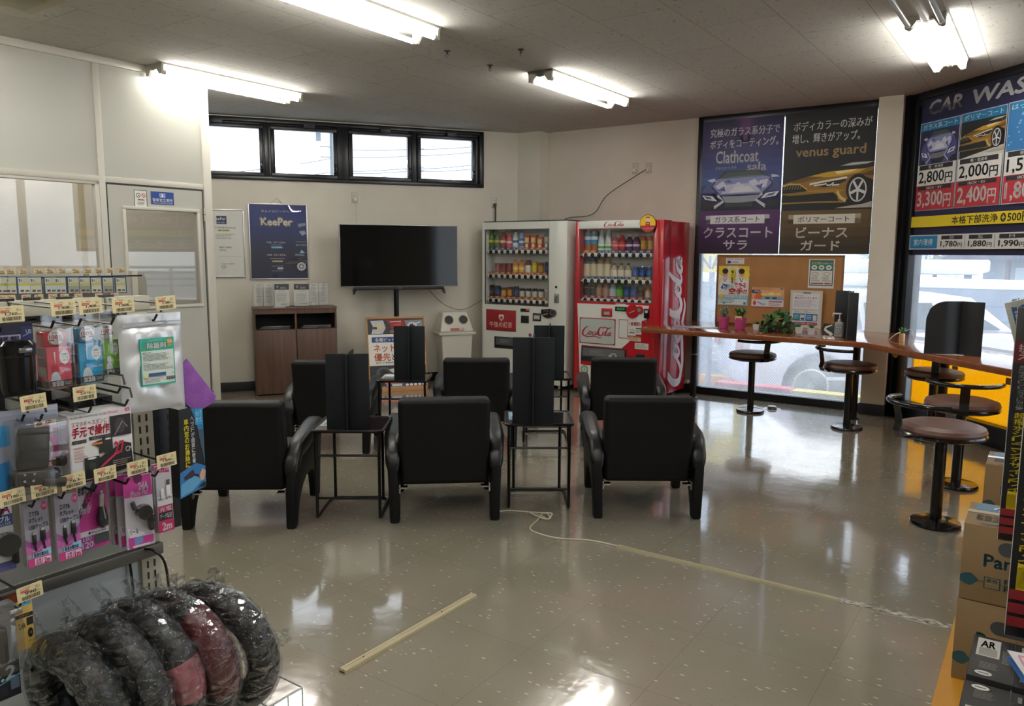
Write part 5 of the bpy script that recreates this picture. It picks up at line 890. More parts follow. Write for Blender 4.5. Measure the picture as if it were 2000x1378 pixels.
# ================================================================ framed posters on the left wall
def framed(name, x0p, y0p, x1p, y1p, F, draw, bg, lab, uh=135):
    x0, z0, x1, z1 = F.rect(x0p, y0p, x1p, y1p, -.02); t = thing(name, F.w(x0, -.002, z0), F.rz, lab, 'framed poster'); W, H_ = x1 - x0, z1 - z0; m = MB(); e = .012
    for q in ((0, W, 0, e), (0, W, H_ - e, H_), (0, e, 0, H_), (W - e, W, 0, H_)): m.box(q[0], q[1], -.02, 0, q[2], q[3], M('#c9c9c9', .3, .5), .002)
    m.build('frame', t); m = MB(); m.box(e, W - e, -.008, -.004, e, H_ - e, bg); c = Cv(m, (e, -.008, H_ - e), (1, 0, 0), (0, 0, 1), W - 2 * e, H_ - 2 * e, 100, uh); draw(c); m.build('print', t)
    # wavy clear sheet over the print
    m = MB(); nx, nz = 14, 18; vs = []
    for j in range(nz + 1):
        for i in range(nx + 1): u_, v_ = i / nx, j / nz; vs.append((e + (W - 2 * e) * u_, -.012 + .0013 * sin(6 * u_ + 3 * sin(4 * v_)) + .0008 * sin(9 * v_ + 4 * u_), e + (H_ - 2 * e) * v_))
    m.add(vs, [(j * (nx + 1) + i, j * (nx + 1) + i + 1, (j + 1) * (nx + 1) + i + 1, (j + 1) * (nx + 1) + i) for j in range(nz) for i in range(nx)], glass_mat('cover_sheet', 0, 0, refl=.9)); m.build('cover_sheet', t); return t, W, H_
def dr_keeper(c):
    slabs(c, 0, 0, 100, 135, ['#1f2c68', '#1e2d6c', '#1c2c68', '#1b2860', '#1a2454', '#182044', '#171c3a', '#161a34', '#151a36', '#161d40']); c.text('キレイのピークへ。', 21, 9, 72, 14.5, '#c4cad8')
    c.text('KeePer', 18.5, 23.5, 75.5, 38.5, '#b59a4a', .1).text('KeePer', 20, 25, 74, 37, '#e6e4dc', .05)
    c.poly([(0, 84), (8, 84), (20, 96), (22, 108), (20, 116), (0, 119)], '#8a8c92').poly([(0, 96), (10, 100), (14, 96), (6, 108), (12, 116), (0, 112)], '#2b2d33').poly([(8, 101), (19, 98), (18, 108), (10, 108)], '#c4c6cc')
    c.poly([(58, 108), (66, 106), (74, 100), (88, 98), (100, 102), (100, 120), (80, 124), (62, 116)], '#6c6c72').ell(89, 113, 10, 10, '#1a1a1e').ell(89, 113, 8, 8, '#b9b9bc').ell(89, 113, 5, 5, '#2c2c30')
    for k in range(8): a = k * pi / 4; c.line([(89, 113), (89 + 7.5 * cos(a), 113 + 7.5 * sin(a))], 1., '#c9c9cc')
    c.poly([(84, 34), (98, 32), (99, 37), (86, 40)], '#7c8494').poly([(86, 48), (96, 46), (99, 52), (92, 56)], '#8c94a4')
    c.text('1年間、ボディを守る。', 28, 67, 62, 70.5, '#dcdce0', .02).rect(36, 76, 56, 79.5, '#5fa4c4').text('クリスタル', 38, 76.6, 54, 78.8, '#eef4f8').lines(36, 73, 56, 75, 1, '#9ab0c4').text('3年間、ボディを守る。', 28, 90, 62, 93.5, '#dcdce0', .02).rect(37, 102, 56, 105, '#b9a46a').text('ダイヤモンド', 39, 102.6, 54, 104.6, '#f2ecd8').lines(33, 98, 60, 100, 1, '#a9a9b4').rect(46, 115, 56, 118.5, '#c4c6cc').lines(36, 112, 57, 114, 1, '#a9a9b4').lines(36, 121, 56, 123, 1, '#a9a9b4')
    c.text('窓ガラスも守る。', 80, 71, 99, 75, '#d4d6dc', .02).lines(80, 67, 99, 69, 1, '#a9a9b4').poly([(86, 88), (90, 82), (96, 88)], '#7cb4cc').lines(78, 90, 99, 94, 2, '#c9cbd4')
_, kW, kH = framed('framed_poster', 483.5, 396, 604, 545, FA, dr_keeper, '#1b2760', 'navy car coating poster in a silver frame above the wood cabinet')
xk, zk = FA.hit(541, 386, -.01); xk0, zk0 = FA.hit(528, 397, -.01); xk1, _ = FA.hit(551, 397, -.01); MB().tube([(xk0, -.012, zk0), (xk, -.008, zk), (xk1, -.012, zk0)], .0015, '#8a8072', 6).build('picture_wire', None, FA.w(0, 0), FA.rz, label='thin hanging wire above the navy car coating poster', cat='wire')
def dr_cert(c):
    c.rect(42, 11, 64, 28, '#2a3358').text('KeePer', 36, 14, 62, 20, '#dcdce0', .03).text('PRO SHOP', 44, 23, 60, 26, '#c4c8d4').text('プロ技術認定店', 30, 33, 84, 37, '#4a4a4a').rect(44, 39, 70, 42.5, '#c9b85a').text('施工証明書', 46, 39.6, 68, 42, '#2a2a22', .02).lines(40, 48, 84, 60, 4, '#8a8a86').text('認定 店舗名', 46, 74, 74, 77, '#3a3a3a', .02).lines(46, 80, 66, 84, 2, '#5a5a5a').line([(44, 94), (96, 94)], .5, '#a9a9a4').text('KeePer技研', 50, 108, 78, 111, '#5a5a5a').ell(54, 116, 5, 3, '#4a4a4a').ell(54, 116, 4, 2, '#d9d8d2')
framed('framed_certificate', 381, 407, 481, 541, FA, dr_cert, '#d9d8d0', 'white certificate in a thin silver frame, half hidden by the partition')
# ================================================================ cork board and its papers
CY = GW - .075; cx0, cz0 = FG.hit(1396, 640, CY); cx1, cz1 = FG.hit(1650, 501, CY); cz0 = ZC + .0; zc1 = FG.hit(1402, 497, CY)[1]
CF = FG.sub(cx0, CY); cbt = thing('notice_board', CF.w(0, 0, cz0), CF.rz, 'brown hardboard notice board standing on the counter in the window', 'notice board'); cwid = cx1 - cx0; chg = zc1 - cz0
MB().box(.006, cwid - .006, 0, .012, .006, chg - .006, mottled('hardboard', '#9a6a3a', '#a57443', 5., .5, .05, 200.)).build('board', cbt); m = MB()
for q in ((0, cwid, 0, .016), (0, cwid, chg - .016, chg), (0, .016, 0, chg), (cwid - .016, cwid, 0, chg)): m.box(q[0], q[1], -.006, .016, q[2], q[3], mottled('board_edge', '#7a4f2a', '#875a32', 5., .4), .002)
m.build('frame', cbt)
def pin(name, px0_, py0, px1_, py1, draw, bg, lab, cat='notice', uh=100, y=CY - .001):
    a, b, c_, d = FG.rect(px0_, py0, px1_, py1, y); return paper(name, FG, a, b, c_, d, y, bg, draw, uh=uh, th=.001, label=lab, cat=cat)
pin('strip_notice', 1418, 504, 1453.5, 515.5, lambda c: c.rect(10, 42, 28, 88, '#1f3a6c').text('住宅 協会員', 8, 10, 94, 30, '#3a3a44', .02).lines(34, 50, 80, 90, 2, '#5a6478'), '#dcdcdc', 'narrow white notice at the top left of the hardboard')
def dr_kar(c):
    c.rect(0, 0, 100, 72, '#e2dfd6').poly([(0, 0), (30, 0), (20, 30), (0, 20)], '#e6cf3a').poly([(62, 0), (100, 0), (100, 30), (80, 36)], '#e0c42c').ell(88, 22, 14, 10, '#e8d23c').ell(10, 40, 10, 8, '#e6d668').ell(46, 20, 12, 18, '#e8d84c')
    for x in (20, 74): c.poly([(x - 18, 62), (x - 12, 38), (x - 4, 28), (x + 8, 28), (x + 18, 38), (x + 22, 60)], '#e9e9ea').ell(x + 2, 20, 9, 10, '#d8a684').ell(x + 2, 13, 10, 7, '#1f1a18').line([(x - 4, 30), (x + 2, 40), (x + 8, 30)], 2.4, '#2a2a2e').line([(x - 6, 46), (x + 12, 50)], 2., '#1a1a1e').rect(x - 3, 22, x + 7, 23, '#8a5a44')
    c.text('強くなる', 42, 10, 50, 44, '#1a1a1a', .04, vert=True).text('こころもからだも', 53, 8, 57, 44, '#1a1a1a', .02, vert=True).text('できる', 54, 42, 92, 54, '#cf3b3a', .05).text('4才', 8, 46, 32, 60, '#2f8fc4', .06, .2).text('から', 32, 46, 50, 56, '#5fb0d4', .03).text('空手!!', 36, 56, 94, 71, '#cc3034', .05, .1)
    c.rect(0, 74, 100, 100, '#86b9c9').ell(12, 78, 8, 5, '#e0c83a').text('空手道着プレゼント!', 24, 75, 96, 81, '#eef2f2', .03).rect(4, 84, 96, 98, '#d4e0e2').lines(6, 86, 60, 96, 3, '#3a4a54').rect(18, 92, 26, 97, '#4a9ac4').rect(86, 91, 93, 97, '#5a6468')
pin('flyer', 1404.5, 519, 1460.5, 597, dr_kar, '#dcdad2', 'tall karate lesson flyer at the left of the hardboard', 'flyer')
def dr_fly(c):
    c.rect(0, 0, 100, 62, '#d9a06a').rect(0, 12, 30, 30, '#3a4a78').poly([(14, 30), (28, 22), (34, 46), (30, 60), (8, 58)], '#c9653a').ell(40, 34, 12, 9, '#e0c47a').ell(62, 32, 12, 9, '#e4d08a').ell(82, 32, 10, 8, '#e0c47a').rect(34, 44, 98, 62, '#7aa8b4').text('ハッピーサマーキャンペーン', 6, 3, 84, 11, '#a8502a', .02).text('秋限定!', 8, 14, 60, 24, '#e9d8b8', .02).ell(50, 52, 8, 5, '#3b4650').ell(72, 52, 8, 5, '#3b4650').rect(0, 62, 100, 97, '#e0dad6').rect(0, 97, 100, 100, '#b93034').ell(10, 80, 5, 12, '#c03a40').rect(18, 68, 48, 94, '#cfd8e2').line([(20, 74), (34, 86), (44, 84)], 4, '#5a78b4').rect(54, 66, 96, 74, '#b06a94').lines(54, 80, 96, 94, 3, '#4a4a52').rect(88, 2, 98, 8, '#2f6fa8')
pin('flyer', 1469, 560.5, 1530, 601, dr_fly, '#dcd8d0', 'small orange and blue flyer in the middle of the hardboard', 'flyer')
def dr_zero(c):
    c.rect(5, 3, 95, 91, '#2a3d44').rect(6, 4, 94, 38, '#3f6f66').text('ゼロ密', 10, 9, 46, 18, '#c9cf3a', .04).text('を目指そう!', 48, 11, 92, 17, '#dce4de', .02)
    for k in range(3): c.ell(22 + 28 * k, 28, 11, 8, '#e2e6e2').ell(22 + 28 * k, 28, 6, 3, '#6a7472')
    c.rect(8, 39, 92, 88, '#dcdcd6').ell(26, 50, 14, 7, '#b9a494').ell(26, 50, 10, 4, '#dcdcd6').ell(72, 50, 14, 7, '#c9b494').ell(72, 50, 10, 4, '#dcdcd6').lines(12, 60, 46, 78, 5, '#4a5054').lines(54, 60, 88, 78, 5, '#4a5054').rect(12, 81, 60, 85, '#a8423a').rect(64, 81, 88, 85, '#8a2a2a')
pin('notice', 1580.5, 506, 1628, 563.5, dr_zero, '#d9d9d4', 'green and white health notice at the upper right of the hardboard')
def dr_msg(c): c.rect(3, 3, 97, 97, '#c9c6b4').rect(40, 5, 64, 8, '#2a2a2a')
bt = pin('message_board', 1544.5, 566, 1603, 648, dr_msg, '#c2bfae', 'cream plastic board holding two printed sheets, leaning on the hardboard', 'message board', y=CY - .03)
def dr_m1(c): c.text('値上がりいたします', 8, 22, 92, 34, '#8c2a3c', .04).text('お客様へ', 8, 12, 46, 17, '#5a5a5a').lines(6, 42, 92, 90, 9, '#84848a', .25)
pin('printed_sheet', 1549, 572, 1599, 604.5, dr_m1, '#dcdade', 'white printed notice with a red heading on the cream board', 'sheet', y=CY - .034)
def dr_m2(c): c.text('洗車専用タオル', 6, 3, 40, 12, '#2a3a4a', .02).text('◯◯', 44, 1, 60, 13, '#1a1a1a', .05).text('お使い下さい', 62, 3, 94, 12, '#2a3a4a').rect(3, 16, 50, 62, '#1f6aa0').rect(52, 16, 97, 62, '#1f6aa0').rect(30, 24, 48, 58, '#c4d0d4').rect(34, 42, 46, 54, '#3a4650').rect(80, 24, 94, 58, '#d4cdc4').lines(6, 26, 27, 56, 3, '#c4dcea').lines(55, 26, 77, 56, 3, '#c4dcea').poly([(4, 68), (96, 68), (98, 76), (96, 86), (4, 86), (2, 76)], '#b0303c').text('ギフト券・商品券もご使用になれます', 6, 71, 94, 83, '#ecdcdc', .02)
pin('printed_sheet', 1548, 606, 1597, 640, dr_m2, '#dcdcd8', 'white sheet with two blue boxes and a red bar on the cream board', 'sheet', y=CY - .034)
# ================================================================ things on the counter
def cpt(px, py, z=ZC): return FG.on(px, py, z)
LEAF = M('#3f6a35', .5); LEAF2 = M('#5a8a4a', .5); LEAF3 = M('#7d9a8a', .5); SOIL = M('#3a2c20', .9)
def plant(m, n, r, h, z0, col, wd=.02, seed=1, droop=.3):
    rr = random.Random(seed)
    for k in range(n):
        a = rr.random() * 2 * pi; l = r * (.5 + .6 * rr.random()); hh = h * (.45 + .6 * rr.random()); c0 = Vector((cos(a) * r * .15, sin(a) * r * .15, z0)); tip = Vector((cos(a) * l, sin(a) * l, z0 + hh)); md = (c0 + tip) / 2 + Vector((0, 0, hh * .2)); sd = Vector((-sin(a), cos(a), .3 * (rr.random() - .5))) * wd * (.6 + .5 * rr.random())
        tip2 = tip + Vector((cos(a) * l * .3, sin(a) * l * .3, -droop * hh * rr.random())); m.add([c0, md - sd * .5, tip - sd * .35, tip2, tip + sd * .35, md + sd * .5], [(0, 1, 5), (1, 2, 4, 5), (2, 3, 4)], col if rr.random() > .35 else LEAF2)
def pot(nm, px, py, W, H_, mat, lab, pl, cat='potted plant', sq=False, tagc=None, grp=None):
    x, y = cpt(px, py); t = thing(nm, FG.w(x, y, ZC), FG.rz, lab, cat, grp)
    if sq:
        m = MB(); bm = bmesh.new(); bmesh.ops.create_cube(bm, size=1)
        for v in bm.verts: s_ = W if v.co.z > 0 else W * .72; v.co = Vector((v.co.x * s_, v.co.y * s_, (v.co.z + .5) * H_))
        bmesh.ops.bevel(bm, geom=bm.edges[:], offset=.003, segments=2, affect='EDGES'); m.bm(bm, mat)
    else: m = MB(); m.lathe([(0, 0), (W * .33, 0), (W * .36, .004), (W * .47, H_ * .82), (W * .5, H_ * .84), (W * .51, H_), (W * .46, H_), (W * .44, H_ * .85), (0, H_ * .85)], (0, 0, 0), mat, 22)
    m.build('pot', t); m = MB(); pl(m); m.build('foliage', t)
    if tagc: q = MB(); q.box(-.03, .03, -.003, 0, 0, .035, tagc); c = Cv(q, (-.03, -.003, .035), (1, 0, 0), (0, 0, 1), .06, .035); c.text('サンスベリア', 8, 25, 92, 60, '#6a5a3a'); q.build('name_tag', t, (0, -W * .42, H_ * .82))
    return t
PK = M('#b8467e', .4); WP_ = M('#d9d9d6', .4)
pot('pink_potted_plant', 1413, 641, .105, .105, PK, 'pink pot with a pale grey succulent, leftmost on the counter', lambda m: plant(m, 34, .05, .11, .09, LEAF3, .018, 3), grp='pink pots on the counter')
pot('pink_potted_plant', 1445, 643, .112, .105, PK, 'pink pot with a green plant and a cream name tag', lambda m: plant(m, 40, .065, .10, .09, LEAF, .022, 5), tagc=M('#d9c48a', .5), grp='pink pots on the counter')
for i, (px, py, s_, lab) in enumerate(((1478, 645, 1., 'white square pot with a small green succulent, left of the ivy'), (1560, 651, .9, 'white square pot with grey-green succulent, before the cream board'), (1584, 653, .9, 'white square pot with low dark succulent, nearest the mirror stand'))):
    pot('white_potted_plant', px, py, .062 * s_, .055, WP_, lab, (lambda m, i=i: plant(m, 30, .04, .035 + .012 * (i == 1), .05, [LEAF, LEAF3, LEAF][i], .012, 9 + i)), sq=True, grp='small white pots on the counter')
def ivy(m):
    rr = random.Random(11)
    for k in range(210):
        a = rr.random() * 2 * pi; l = .155 * math.sqrt(rr.random()); x, y = cos(a) * l * 1.0, sin(a) * l * .7; z = .16 - .9 * l * rr.random() + .03 * rr.random() - (.10 * rr.random() if l > .07 else 0); z = max(z, .012)
        s_ = .014 + .012 * rr.random(); ax = Vector((rr.random() - .5, rr.random() - .5, .6 * rr.random())).normalized(); u_ = ax.orthogonal().normalized() * s_; v_ = ax.cross(u_).normalized() * s_; c0 = Vector((x, y, z))
        m.add([c0 - u_, c0 - v_ * .7 - u_ * .2, c0 + u_ * .3 - v_, c0 + u_ * 1.1, c0 + u_ * .3 + v_, c0 + v_ * .7 - u_ * .2], [(0, 1, 2, 3, 4, 5)], [LEAF, LEAF2, M('#2f5230', .5), M('#88a870', .5)][int(rr.random() * 3.2)])
x, y = cpt(1520, 648); t = thing('ivy_planter', FG.w(x, y, ZC), FG.rz, 'green trailing ivy in a dark square planter on the counter', 'potted plant'); MB().box(-.11, .11, -.045, .045, 0, .085, M('#2e211b', .5), .004).build('planter', t); m = MB(); ivy(m); m.build('foliage', t)
# mirror stand
a, b, c_, d = FG.rect(1606.5, 631, 1629, 656, cpt(1617, 655)[1]); y = cpt(1617, 655)[1]
m = MB(); m.prism([(0, 0), (c_ - a, 0), (c_ - a + .004, d - ZC), (.01, d - ZC)], -.004, .004, M('#a9acae', .12, .9), 'y'); c = Cv(m, (0, -.004, d - ZC), (1, 0, 0), (0, 0, 1), c_ - a, d - ZC); c.line([(82, 10), (60, 18), (28, 34), (24, 50), (40, 64), (70, 80), (80, 96)], [10, 12, 16, 20, 20, 24, 30], '#e4e4e2'); m.build('mirror_plaque', None, FG.w(a, y, ZC), FG.rz, label='small silver upright plaque with a white S curve on the counter', cat='plaque')
# sanitizer
x, y = cpt(1638, 658); t = thing('sanitizer_bottle', FG.w(x, y, ZC), FG.rz, 'clear pump bottle of sanitizer before the black screens', 'bottle'); m = MB(); m.box(-.033, .033, -.022, .022, 0, .125, M('#b4b6b4', .15, coat=.5), .01, 3).build('bottle_body', t, wn=True)
m = MB(); m.box(-.028, .028, -.0232, -.0225, .02, .10, '#8f9698'); c = Cv(m, (-.028, -.0233, .10), (1, 0, 0), (0, 0, 1), .056, .08); c.text('消毒液', 14, 14, 86, 32, '#e2e2e2', .02).lines(12, 44, 88, 90, 4, '#c9cccc'); m.build('label_sticker', t)
m = MB(); m.cyl((0, 0, .125), (0, 0, .145), .014, '#dcdcda').cyl((0, 0, .145), (0, 0, .185), .005, '#dcdcda').box(-.055, .012, -.007, .007, .185, .196, '#dcdcda', .003).cyl((-.052, 0, .186), (-.055, 0, .165), .004, '#dcdcda'); m.build('pump', t)
# black screens by the column, desk screen on the other arm
DIV2 = M('#141619', .5)
x, y = cpt(1655, 664); zt1 = FG.hit(1625, 570, y)[1]
sc = thing('folding_screen', FG.w(x, y, ZC + .0), FG.rz, 'black folding screen standing on the counter beside the column', 'divider'); xl_ = FG.hit(1634, 600, y + .12)[0] - x; xm_ = -.0; hs = zt1 - ZC
q0 = FG.hit(1633, 570, y + .34); q1 = FG.hit(1657, 570, y); q2 = FG.hit(1679, 570, y + .02)
MB().box(q0[0] - x, q0[0] - x + .12, .33, .338, 0, hs, DIV2, .003).build('panel', sc); MB().prism([(q1[0] - x - .004, .0), (q1[0] - x + .004, 0), (q1[0] - x - .02, .33), (q1[0] - x - .028, .33)], 0, hs, DIV2, 'z').build('cross_panel', sc); MB().box(q1[0] - x + .006, q2[0] - x, .0, .008, 0, hs, DIV2, .003).build('panel', sc)
xa, ya = FD.on(1804, 690, ZC); xb, yb = FD.on(1916, 697, ZC); zt2 = FD.hit(1835, 589, ya)[1] - ZC
Dv = FD.sub(xa, ya, atan2(yb - ya, xb - xa)); L = hypot(xb - xa, yb - ya)
ds = thing('desk_screen', Dv.w(0, 0, ZC), Dv.rz, 'black curved desk screen standing on the right arm of the counter', 'divider')
m = MB(); n = 18; pts = []
for k in range(n + 1): u_ = k / n; pts.append((L * u_, .20 * max(0, (.35 - abs(u_ - .62)) / .35) ** 1.5 * .35))
vs = []; r_ = .12
for k, (x, y) in enumerate(pts):
    top_ = zt2 if x > r_ else zt2 - r_ + math.sqrt(max(0, r_ * r_ - (r_ - x) ** 2))
    vs += [(x, y, 0), (x, y, top_), (x, y + .006, top_), (x, y + .006, 0)]
fs = []
for k in range(n): a, b = 4 * k, 4 * k + 4; fs += [(a, b, b + 1, a + 1), (a + 1, b + 1, b + 2, a + 2), (a + 2, b + 2, b + 3, a + 3), (a + 3, b + 3, b, a)]
fs += [(0, 1, 2, 3), (4 * n + 3, 4 * n + 2, 4 * n + 1, 4 * n)]; m.add(vs, fs, M('#1d1f21', .45)); m.build('screen_panel', ds); MB().box(.05, L - .1, .0, .05, 0, .003, '#c9c9c9').build('foot_strip', ds)
x, y = FD.on(1761, 667, ZC); t = thing('glass_jar_plant', FD.w(x, y, ZC), FD.rz, 'small glass jar with a green sprig beside the window frame', 'potted plant'); MB().lathe([(0, 0), (.02, 0), (.022, .01), (.022, .055), (.019, .065), (.017, .065), (.019, .05), (.018, .006), (0, .006)], (0, 0, 0), M('#c9a06a', .15, coat=.5), 18).build('jar', t); m = MB(); plant(m, 26, .026, .05, .06, M('#5aa03a', .5), .014, 21); m.build('foliage', t)
x, y = FD.on(1737, 664, ZC); lead('charging_cable', FD, [(x, y, ZC + .004), (x + .03, y + .03, ZC + .05), (x + .07, y + .08, ZC + .08), (x + .11, y + .1, ZC + .09), (x + .12, y + .12, ZC + .02)], .004, M('#dcdcdc', .4), 'white cable looping over the counter beside the jar', 'cable')
# magazines at the left end of the counter
for i, (px, py, a, col, lab, ww) in enumerate(((1336, 638, .2, '#8a94b4', 'blue and pink magazine at the left end of the counter', .2), (1362, 639, -.15, '#dcdcda', 'white leaflet beside the magazine on the counter', .17), (1385, 640, .05, '#d4d4d0', 'white paper against the hardboard on the counter', .14))):
    x, y = cpt(px, py, ZC); m = MB(); m.box(-ww / 2, ww / 2, -.07, .07, 0, .004, col); c = Cv(m, (-ww / 2, .07, .004), (1, 0, 0), (0, 1, 0), ww, .14)
    if i == 0: c.ell(30, 40, 22, 20, '#c4788a').rect(60, 20, 92, 60, '#3f5a9a').text('CAR', 10, 70, 60, 90, '#e8e8e8', .03)
    else: c.lines(10, 20, 90, 80, 5, '#a4a4a4')
    m.build('magazine' if i == 0 else 'leaflet', None, FG.w(x, y + .0, ZC + .0005 + .0001 * i), FG.rz + a, label=lab, cat='magazine' if i == 0 else 'leaflet')
x, y = cpt(1365, 652, ZC - .08); lead('cable_bundle', FG, [(x - .04, y, ZC - .05), (x + .03, y, ZC - .08), (x + .08, y, ZC - .055), (x + .02, y + .01, ZC - .075), (x - .03, y, ZC - .065), (x + .06, y, ZC - .07), (x + .1, y, ZC - .05)], .005, M('#b9a48a'), 'beige cable bundle under the left end of the counter', 'cable')
x, y = cpt(1560, 668, ZC - .06); lead('hanging_cable', FG, [(x - .2, y + .1, ZC - .05), (x - .05, y + .1, ZC - .075), (x + .15, y + .1, ZC - .08), (x + .3, y + .1, ZC - .05)], .003, M('#5a4a3a'), 'thin cable sagging under the counter before the window', 'cable')
x, y = FD.on(1742, 690, ZC - .1); lead('cable_bundle', FD, [(x, y, ZC - .05), (x + .01, y, ZC - .1), (x + .05, y, ZC - .12), (x + .04, y, ZC - .08), (x + .02, y, ZC - .11), (x + .07, y, ZC - .1), (x + .06, y, ZC - .05)], .008, M('#c9a02a'), 'yellowish cable bundle under the counter bend', 'cable')
# ================================================================ display rack with hanging goods (left foreground)
FQ = FG.sub(-2.15, 0, pi / 2); GP = 1.21      # x runs along the rack, -y towards the aisle
GRY = mottled('rack_panel', '#a3a39a', '#a8a89f', 2., .5); RK = M('#b5b2a0', .45); RKD = M('#5e5a52', .4, .3); HKM = M('#3a3836', .3, .7); CLR = glass_mat('clear_bag', .03, 0., refl=3.)
rk = thing('display_rack', FQ.w(0, 0), FQ.rz, 'tall cream slotted display rack with hooks at the left edge', 'rack')
MB().box(-1.2, GP - .045, 0, .02, .54, 1.235, GRY).build('upper_back_panel', rk); MB().box(-1.2, GP - .045, 0, .02, .06, .51, M('#b7bdbf', .45)).build('lower_back_panel', rk)
MB().box(-1.2, GP + .015, -.03, .0, .505, .54, RKD, .003).build('cross_rail', rk)
for k, (a, b) in enumerate(((-.3, .86), (.865, 1.10), (1.105, GP + .02))): MB().box(a, b, -.02, .03, 1.235, 1.275, RK, .003).build('top_rail', rk)
m = MB(); m.box(GP - .045, GP + .015, -.012, .04, .02, 1.235, RK, .002)
for z in [.06 + .034 * k for k in range(34)]:
    for x in (GP - .027, GP - .006): m.box(x - .0025, x + .0025, -.0135, -.0118, z, z + .021, '#2a2822')
m.build('slotted_post', rk)
MB().box(-1.2, GP + .02, -.42, .04, 0, .06, RK, .004).build('base_shelf', rk)
HK = MB(); HK.tube([(0, 0, .0), (0, -.235, -.004), (0, -.25, .012)], .0032, HKM, 6); HK.tube([(0, 0, .045), (0, -.262, .043), (0, -.27, .02)], .0026, HKM, 6); HK.box(-.02, .02, -.006, 0, -.01, .055, HKM)
hk0 = HK.build('hook', rk); nh = [0]
tagm = MB(); tagm.box(-.0275, .0275, -.002, .0, -.017, .017, M('#d3c49a', .5))
def price(px, py, txt, F=FQ, yy=-.272, w_=.055, hook=True, lab=None, yel=True):
    x, z = F.hit(px, py, yy); m = MB(); hh = w_ * .32; m.box(-w_ / 2, w_ / 2, -.002, 0, -hh, hh, M('#d6c89c' if yel else '#cdc5a8', .5), .0); c = Cv(m, (-w_ / 2, -.002, hh), (1, 0, 0), (0, 0, 1), w_, 2 * hh, 100, 62)
    c.text('カー用品', 12, 6, 52, 12, '#8a4a34').rect(14, 15, 46, 25, '#b9453a').text('会員価格', 16, 17, 44, 23, '#e6c9b0').text('ヨ-1', 72, 10, 88, 22, '#4a443a').text(txt, 30, 24, 74, 37, '#26221e', .02).text('(税込)', 76, 30, 92, 36, '#4a443a')
    rr = random.Random(len(txt) + int(px)); x_ = 16
    while x_ < 86: wd = .8 + 2 * rr.random(); c.rect(x_, 41, x_ + wd, 56, '#3a342c'); c.k -= 1; x_ += wd + .8 + 1.6 * rr.random()
    o = m.build('price_tag', None, F.w(x, yy, z), F.rz + .06 * (rr.random() - .3), label=lab, cat='price tag', group='price tags on the rack hooks'); o.rotation_euler[1] = -.06 + .05 * rr.random()
    if hook:
        h_ = hk0 if nh[0] == 0 else hk0.copy()
        if nh[0]: C.objects.link(h_)
        nh[0] += 1; h_.parent = rk; h_.location = (x - .012, 0, z - .043 + .0)
    return x, z
for px, py, t_, l in ((20, 613, '1,760', 'price tag reading 1,760 at the left edge of the top row'), (123, 601, '1,408', 'price tag reading 1,408, leftmost of the three equal tags'), (176, 598, '1,408', 'price tag reading 1,408, in the middle of three equal tags'), (240, 596, '1,408', 'price tag reading 1,408, rightmost of the three equal tags'), (323, 591, '2,380', 'price tag reading 2,380 above the silver pouch'),
        (65, 785, '1,712', 'price tag reading 1,712 under the navy ashtray pack'), (165, 767, '2,016', 'price tag reading 2,016 under the blue humidifier'), (23, 970, '1,180', 'price tag reading 1,180 above the cut-off micro USB reel pack'), (85, 954, '663', 'price tag reading 663 above the 2 m cable pack'), (143, 938, '763', 'price tag reading 763, right of the one reading 663'), (205, 925, '1,915', 'price tag reading 1,915 above the magenta car charger pack'), (268, 912, '2,231', 'price tag reading 2,231 above the pink reel packs'), (325, 898, '1,846', 'price tag reading 1,846 above the white cable packs'), (58, 1155, '990', 'price tag reading 990 on the bottom row')): price(px, py, t_, lab=l)
for px, py in ((236, 757), (250, 782), (83, 811), (178, 797)):
    x, z = FQ.hit(px, py, -.25); h_ = hk0.copy(); C.objects.link(h_); h_.parent = rk; h_.location = (x, 0, z - .01)
def goods(nm, r, yy, dep, col, draw, lab, grp=None, uw=100, uh=100, cat='packaged goods', rz=0., clear=False, bev=.003, ry=0.):
    """a box or card hanging at depth yy; r = pixel rectangle of its face"""
    x0, z0, x1, z1 = FQ.rect(*r, yy); W, H_ = x1 - x0, z1 - z0; t = thing(nm, FQ.w(x0, yy, z0), FQ.rz + rz, lab, cat, grp); t.rotation_euler[1] = ry
    m = MB(); m.box(0, W, 0, dep, 0, H_, col if not isinstance(col, str) else M(col, .4), bev if dep > .006 else 0); draw(Cv(m, (0, -.0001, H_), (1, 0, 0), (0, 0, 1), W, H_, uw, uh)); m.build('printed_card' if dep < .006 else 'carton', t)
    return t, W, H_
def hang(t, W, H_): MB().box(W / 2 - .03, W / 2 + .03, .004, .006, H_ - .004, H_ + .03, CLR).build('hang_tab', t)
# 1 ashtray pack
def d1(c): c.rect(0, 0, 100, 100, '#12142a').rect(0, 16, 70, 30, '#8a84a8').text('機能搭載', -30, 18, 66, 25, '#1a1a22', .05).rect(0, 26, 66, 29, '#1a1a1e').rect(72, 6, 98, 96, '#1a2450'); [c.line([(74, y + 5), (97, y)], 1., '#8a90b4') for y in range(14, 96, 11)]; [c.text(s_, 82, y, 95, y + 5, '#b4b8cc', .02) for s_, y in (('UP', 10), ('大容量', 34), ('LED', 56), ('蓋付', 78))]
t, W, H_ = goods('ashtray_pack', (-20, 633, 73, 768), -.20, .004, '#12142a', d1, 'navy blister pack with a black car ashtray, at the left edge'); hang(t, W, H_)
m = MB(); m.lathe([(0, 0, M('#101114', .12, .3)), (.033, 0), (.035, .01), (.037, .085), (.040, .09), (.040, .112), (.03, .122), (0, .124)], (W * .40, -.035, .012), M('#17181b', .12, .4, coat=1.), 26); m.box(W * .4 - .012, W * .4 + .016, -.08, -.045, .108, .12, M('#8a8a8c', .2, .8), .003); m.build('ashtray', t)
